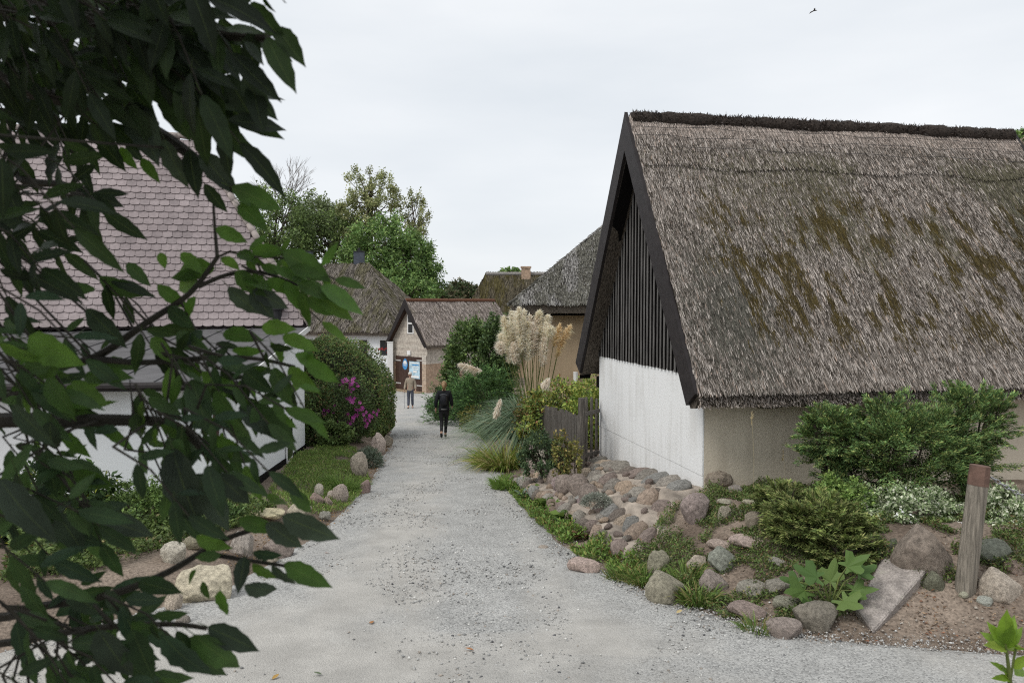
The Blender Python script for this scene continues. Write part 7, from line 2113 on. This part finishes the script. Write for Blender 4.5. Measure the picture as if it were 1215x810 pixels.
leaves = []                                                          # (base, tip, normal, colour, importance)
CG = [(.008, .017, .006), (.012, .025, .008), (.010, .019, .009), (.018, .036, .010)]
CL = [(.045, .100, .016), (.060, .120, .020), (.036, .078, .014)]
def put(bx, by, tx, ty, Y, cols=CG, face=None, dy=None, imp=1.0):
    p = at(bx, by, Y); q = at(tx, ty, Y + (random.uniform(-.05, .05) if dy is None else dy))
    n_ = Vector((random.uniform(-.55, .55), -1 + random.uniform(-.1, .35), random.uniform(-.35, .75))) if face is None else Vector(face)
    leaves.append((p, q, n_.normalized(), random.choice(cols), imp))
CM = [(.020, .042, .016), (.028, .056, .020), (.022, .044, .025), (.036, .072, .022)]
BLU_SHEEN = [(.022, .036, .024), (.028, .042, .030)]  # bluish sheen of some leaves, put into their base colour
BIG = [
 (355, 335, 392, 352, 1.66, CL), (318, 330, 352, 350, 1.67, CL), (345, 318, 384, 326, 1.66, CL), (365, 352, 398, 380, 1.66, CL), (290, 330, 322, 338, 1.7, CL), (282, 300, 305, 306, 1.72, CL), (215, 300, 240, 322, 1.74, CL), (232, 352, 214, 380, 1.74, CL), (200, 365, 226, 388, 1.73, CM), (265, 395, 305, 402, 1.66, CL), (240, 392, 215, 410, 1.66, CM), (210, 395, 240, 420, 1.66, CM), (180, 400, 205, 430, 1.66, CL),
 (317, 45, 345, 108, 1.5, CG), (298, 3, 332, 52, 1.5, CG), (330, 33, 353, 73, 1.52, CG), (298, 38, 299, 93, 1.55, CG), (313, -4, 323, 18, 1.5, CG), (331, -10, 337, 6, 1.5, CG),
 (235, 30, 288, 94, 1.55, BLU_SHEEN), (290, 50, 316, 76, 1.5, BLU_SHEEN), (218, 70, 236, 131, 1.6, CG), (245, 74, 252, 152, 1.6, CG), (270, 88, 301, 154, 1.58, CG), (288, 92, 326, 147, 1.55, BLU_SHEEN), (300, 97, 307, 158, 1.57, CG),
 (185, 98, 234, 150, 1.65, CG), (190, 105, 228, 168, 1.66, CG), (155, 122, 186, 190, 1.7, BLU_SHEEN), (195, 165, 218, 227, 1.68, BLU_SHEEN), (225, 178, 230, 233, 1.7, CG), (238, 180, 278, 234, 1.66, BLU_SHEEN), (243, 218, 266, 255, 1.7, CG),
 (275, 222, 336, 248, 1.62, CL), (283, 243, 318, 268, 1.64, CL), (165, 70, 200, 96, 1.7, CG), (200, 60, 215, 110, 1.7, CG), (140, 95, 150, 160, 1.72, CG),
 (113, 197, 78, 215, 1.9, CG), (80, 221, 83, 264, 1.9, CG), (102, 232, 111, 273, 1.9, CG), (114, 234, 142, 269, 1.9, CG), (106, 231, 148, 243, 1.9, CG), (143, 175, 158, 202, 1.8, CL), (168, 188, 185, 214, 1.78, CL), (75, 187, 50, 207, 1.9, CG), (120, 165, 140, 200, 1.8, CG), (150, 168, 168, 196, 1.8, CG),
 (256, 271, 294, 287, 1.75, CL), (255, 318, 202, 316, 1.75, CL), (150, 313, 179, 337, 1.75, CM), (187, 338, 221, 369, 1.74, CL), (113, 343, 65, 339, 1.7, CM), (118, 328, 174, 361, 1.68, CM), (103, 366, 151, 414, 1.65, BLU_SHEEN), (190, 300, 196, 318, 1.75, CL), (238, 325, 200, 330, 1.75, CL), (235, 330, 205, 345, 1.75, CL),
 (279, 323, 313, 348, 1.7, CL), (300, 344, 343, 366, 1.68, BLU_SHEEN), (271, 340, 308, 379, 1.7, BLU_SHEEN), (297, 346, 326, 379, 1.69, BLU_SHEEN), (338, 334, 362, 374, 1.68, CL), (360, 342, 364, 386, 1.68, CL), (378, 348, 416, 383, 1.66, CL), (380, 340, 434, 371, 1.64, CL), (336, 298, 395, 334, 1.66, CL), (325, 318, 364, 335, 1.68, CL), (299, 297, 337, 301, 1.7, CL), (263, 305, 284, 319, 1.74, CL), (294, 303, 312, 318, 1.71, CL), (310, 315, 336, 325, 1.7, CL), (345, 330, 380, 340, 1.68, CL),
 (311, 388, 348, 389, 1.68, CL), (336, 398, 371, 413, 1.66, CL), (322, 406, 338, 428, 1.66, CL), (360, 418, 372, 425, 1.66, CL), (325, 436, 343, 488, 1.6, CM), (343, 436, 371, 468, 1.62, CL), (363, 428, 402, 454, 1.6, CL), (350, 420, 385, 440, 1.62, CL), (297, 478, 346, 534, 1.55, CM), (257, 462, 291, 529, 1.5, CM), (227, 450, 250, 511, 1.55, CM), (285, 480, 318, 520, 1.52, BLU_SHEEN), (240, 440, 270, 470, 1.6, CL), (262, 430, 300, 440, 1.62, CM), (290, 440, 320, 465, 1.6, CM),
 (205, 532, 229, 632, 1.4, BLU_SHEEN), (232, 562, 271, 630, 1.42, BLU_SHEEN), (258, 562, 298, 601, 1.42, BLU_SHEEN), (215, 520, 200, 600, 1.4, CM), (246, 552, 262, 610, 1.4, CM),
 (343, 583, 374, 611, 1.5, CL), (320, 584, 337, 608, 1.5, CL), (335, 612, 402, 641, 1.45, BLU_SHEEN), (316, 620, 359, 652, 1.46, BLU_SHEEN), (283, 617, 331, 627, 1.48, CL), (233, 636, 271, 656, 1.5, CL), (290, 660, 284, 702, 1.46, BLU_SHEEN), (323, 670, 349, 698, 1.45, BLU_SHEEN), (338, 668, 389, 701, 1.42, CL), (300, 668, 328, 691, 1.46, CL), (290, 694, 331, 708, 1.44, BLU_SHEEN), (262, 700, 266, 734, 1.45, CL), (233, 676, 219, 692, 1.48, CL), (240, 690, 246, 710, 1.47, CL), (262, 658, 230, 662, 1.48, CM), (300, 655, 335, 662, 1.46, CM),
 (247, 743, 308, 771, 1.35, BLU_SHEEN), (230, 752, 284, 802, 1.33, CM), (193, 752, 241, 818, 1.3, CM), (157, 746, 181, 809, 1.32, CM), (117, 746, 154, 812, 1.3, BLU_SHEEN), (210, 748, 232, 790, 1.34, CM), (175, 745, 140, 790, 1.34, CM),
 (0, 568, 54, 652, 1.3, BLU_SHEEN), (67, 608, 104, 658, 1.4, BLU_SHEEN), (117, 612, 181, 638, 1.45, BLU_SHEEN), (55, 533, 66, 592, 1.4, CM), (87, 558, 134, 582, 1.45, CL), (80, 697, 121, 735, 1.4, BLU_SHEEN), (125, 700, 158, 738, 1.42, BLU_SHEEN), (165, 690, 205, 700, 1.45, CM), (20, 560, 40, 640, 1.35, CM),
 (33, 403, 92, 428, 1.4, CL), (0, 406, 56, 437, 1.35, CL), (55, 450, 86, 490, 1.4, CL), (100, 447, 153, 442, 1.5, CL), (85, 452, 126, 484, 1.45, CL), (140, 510, 107, 508, 1.5, CM), (163, 490, 160, 527, 1.5, CM), (15, 480, 60, 530, 1.3, BLU_SHEEN), (60, 500, 55, 545, 1.35, BLU_SHEEN),
]
for a in BIG: put(*a, imp=5.0)

# compound sprays that fill the crown: twig, paired leaves, end leaf
spray_tubes = MB()
def spray(px_, py_, Y, ang, L, n, leaf, cols, imp=1.0):
    s = at(px_, py_, Y)
    near = min(limb_samples, key=lambda q: (q - s).length)
    d = Vector((math.cos(ang), random.uniform(-.25, .25), math.sin(ang))).normalized()
    spray_tubes.tube([near, s, s + d * L * .5 - Z3 * .02, s + d * L - Z3 * .08], [.0028, .0026, .002, .0015], 5)
    for i in range(n):
        t = (i + .6) / n
        p = s + d * L * t - Z3 * .08 * t * t
        for sg in (-1, 1):
            out = Vector((-d.z, random.uniform(-.6, .6), d.x)) * sg
            dr = (out * .9 + d * .55 + Vector((0, 0, -.55))).normalized()
            ll = leaf * random.uniform(.7, 1.2)
            nn = Vector((random.uniform(-.5, .5), -.75, random.uniform(-.2, .9)))
            leaves.append((p + dr * .01, p + dr * ll, nn.normalized(), random.choice(cols), imp * ll))
    p = s + d * L - Z3 * .08
    leaves.append((p, p + (d - Z3 * .4).normalized() * leaf * 1.1, Vector((random.uniform(-.4, .4), -.8, .4)).normalized(), random.choice(cols), imp * leaf))
ZONES = [(190, 330, 385, 435, 6, 1.55, 1.75, .07, CG + CL), (270, 350, 295, 325, 3, 1.65, 1.75, .06, CL), (60, 160, 300, 350, 2, 1.6, 1.8, .085, CG),  # x0, x1, y0, y1, sprays, depth range, leaf length, colours
 (-70, 150, -60, 45, 40, 1.5, 2.3, .092, CG), (-70, 100, 40, 120, 19, 1.5, 2.3, .088, CG), (120, 250, -50, 25, 14, 1.45, 2.0, .12, CG), (140, 230, 30, 80, 5, 1.5, 1.9, .12, CG),
 (-60, 30, 120, 300, 8, 1.3, 2.2, .095, CG), (40, 110, 130, 190, 2, 1.7, 2.1, .10, CG), (-60, 30, 290, 400, 5, 1.4, 1.9, .08, CM), (30, 110, 350, 410, 1, 1.5, 1.8, .07, CM),
 (-40, 120, 405, 480, 8, 1.4, 1.8, .075, CM + CL), (130, 290, 405, 470, 10, 1.5, 1.8, .07, CM + CL), (-40, 190, 490, 550, 10, 1.35, 1.7, .075, CM), (170, 260, 480, 510, 4, 1.45, 1.7, .075, CM),
 (-50, 30, 560, 680, 5, 1.35, 1.6, .085, CM), (-40, 120, 690, 800, 12, 1.35, 1.6, .085, CM), (110, 190, 700, 750, 2, 1.35, 1.5, .075, CM), (-20, 120, 775, 830, 6, 1.35, 1.5, .085, CM),
]
for x0, x1, y0, y1, cnt, d0, d1, lf, cols in ZONES:
    for _ in range(cnt):
        spray(random.uniform(x0, x1 - 30), random.uniform(y0, y1 - 10), random.uniform(d0, d1), random.uniform(-1.0, .25), random.uniform(.10, .18), random.choice([2, 2, 3]), lf, cols)
spray_tubes.build('twigs', M['twig'], ftree)

def leaf_matrix(p, q, n_):
    d = (q - p); L = d.length; d.normalize()
    x = d.cross(n_)
    if x.length < .15: x = d.cross(Vector((.3, .2, 1)))
    x.normalize(); z = x.cross(d)
    return Matrix.Translation(p) @ Matrix(((x.x * L, d.x * L, z.x * L, 0), (x.y * L, d.y * L, z.y * L, 0), (x.z * L, d.z * L, z.z * L, 0), (0, 0, 0, 1)))
leaves.sort(key=lambda l: -l[4])
for p, q, n_, c_, imp in leaves[:300]:
    o = bpy.data.objects.new('leaf', random.choice(LEAF_ME[6:] if imp >= 5 else LEAF_ME[:6])); COL.objects.link(o)
    o.parent = ftree; o.matrix_parent_inverse = root_of(ftree).inverted()
    o.matrix_basis = leaf_matrix(p, q, n_)
    k_ = random.uniform(.8, 1.25); o.color = (*[v * k_ for v in c_], 1)
V, F, UV, CC = [], [], [], []
for p, q, n_, c_, imp in leaves[300:]:
    sv, sf, su = random.choice(SHAPES[:6]); mm = leaf_matrix(p, q, n_); n0 = len(V)
    V += [mm @ Vector(v) for v in sv]; F += [tuple(n0 + i for i in f) for f in sf]; UV += su
    k_ = random.uniform(.8, 1.25); CC += [[v * k_ for v in c_]] * len(sv)
lm_ = link('leaf_mass', finish_leaf(V, F, UV, 'leaf_mass', np.array(CC)), None, ftree); lm_['kind'] = 'stuff'

# unseen crown added above and behind the viewer to keep the near branches in shade
n = 12000
cc = np.array([[-2.6, .4, 4.2], [-1.7, -.9, 3.9], [-3.4, 1.6, 4.6], [-2.4, -1.8, 3.2], [-.9, -.2, 4.4], [-3.8, -.4, 3.4], [-1.9, 1.0, 4.9], [-3.2, -1.2, 2.4], [-1.6, .9, 3.75], [-2.3, 1.2, 3.9], [-2.9, -.6, 1.7]])
k_ = RNG.integers(0, len(cc), n)
P = cc[k_] + RNG.normal(0, 1, (n, 3)) * np.array([.42, .42, .30])
m_ = (P[:, 2] > 2.4 + .55 * np.maximum(P[:, 1], 0) + .25) | (P[:, 1] < -.3)
P = P[m_]; n = len(P)
leaf_cards('unseen_crown', P, RNG.normal(0, 1, (n, 3)) + np.array([0, 0, -.6]), RNG.normal(0, .6, (n, 3)) + np.array([0, 0, 1.0]), RNG.uniform(.10, .17, n), RNG.uniform(.05, .08, n), colour_mix(n, CG), M['leaf'], ftree, 'stuff')
ub = MB()
for c_ in cc:
    c_ = Vector(c_); s0 = min(trunk_pts, key=lambda q: (q - c_).length)
    ub.tube([s0, (s0 + c_) / 2 + Z3 * .1, c_], [.05, .03, .01], 7)
ub.build('unseen_limbs', M['twig'], ftree)

# ------------------------------------------------------------------ young bright plant at the lower right corner
yb = at(1196, 812, 2.6)
yb.z = H(yb.x, yb.y)
yp = thing('young_plant', yb, 'bright green young plant close to the camera at the lower right corner', 'plant')
stem_top = at(1193, 762, 2.6)
MB().tube([yb - Z3 * .05, Vector((yb.x + .03, yb.y, .6)), at(1198, 800, 2.6), stem_top], [.010, .009, .007, .004], 7).tube([at(1199, 805, 2.6), at(1203, 780, 2.6), at(1206, 765, 2.6)], .004, 5).build('stem', M['stem'], yp)
YL = [(.17, .26, .03), (.13, .22, .025), (.20, .28, .05)]
for bx, by_, tx, ty in ((1192, 768, 1163, 748), (1192, 768, 1178, 738), (1193, 766, 1192, 726), (1194, 766, 1206, 730), (1194, 768, 1216, 745), (1193, 770, 1172, 764), (1194, 770, 1212, 762), (1193, 768, 1185, 752), (1194, 768, 1200, 744), (1198, 800, 1176, 782), (1200, 806, 1178, 800), (1202, 792, 1224, 775), (1204, 800, 1222, 790), (1205, 770, 1222, 768), (1200, 812, 1192, 835), (1206, 812, 1220, 830), (1199, 808, 1188, 788)):
    p, q = at(bx, by_, 2.6), at(tx, ty, 2.6 + random.uniform(-.06, .06))
    o = bpy.data.objects.new('leaf', random.choice(LEAF_ME[6:])); COL.objects.link(o)
    o.parent = yp; o.matrix_parent_inverse = root_of(yp).inverted()
    o.matrix_basis = leaf_matrix(p, q, Vector((random.uniform(-.4, .4), -.6, .8)).normalized())
    o.color = (*random.choice(YL), 1)
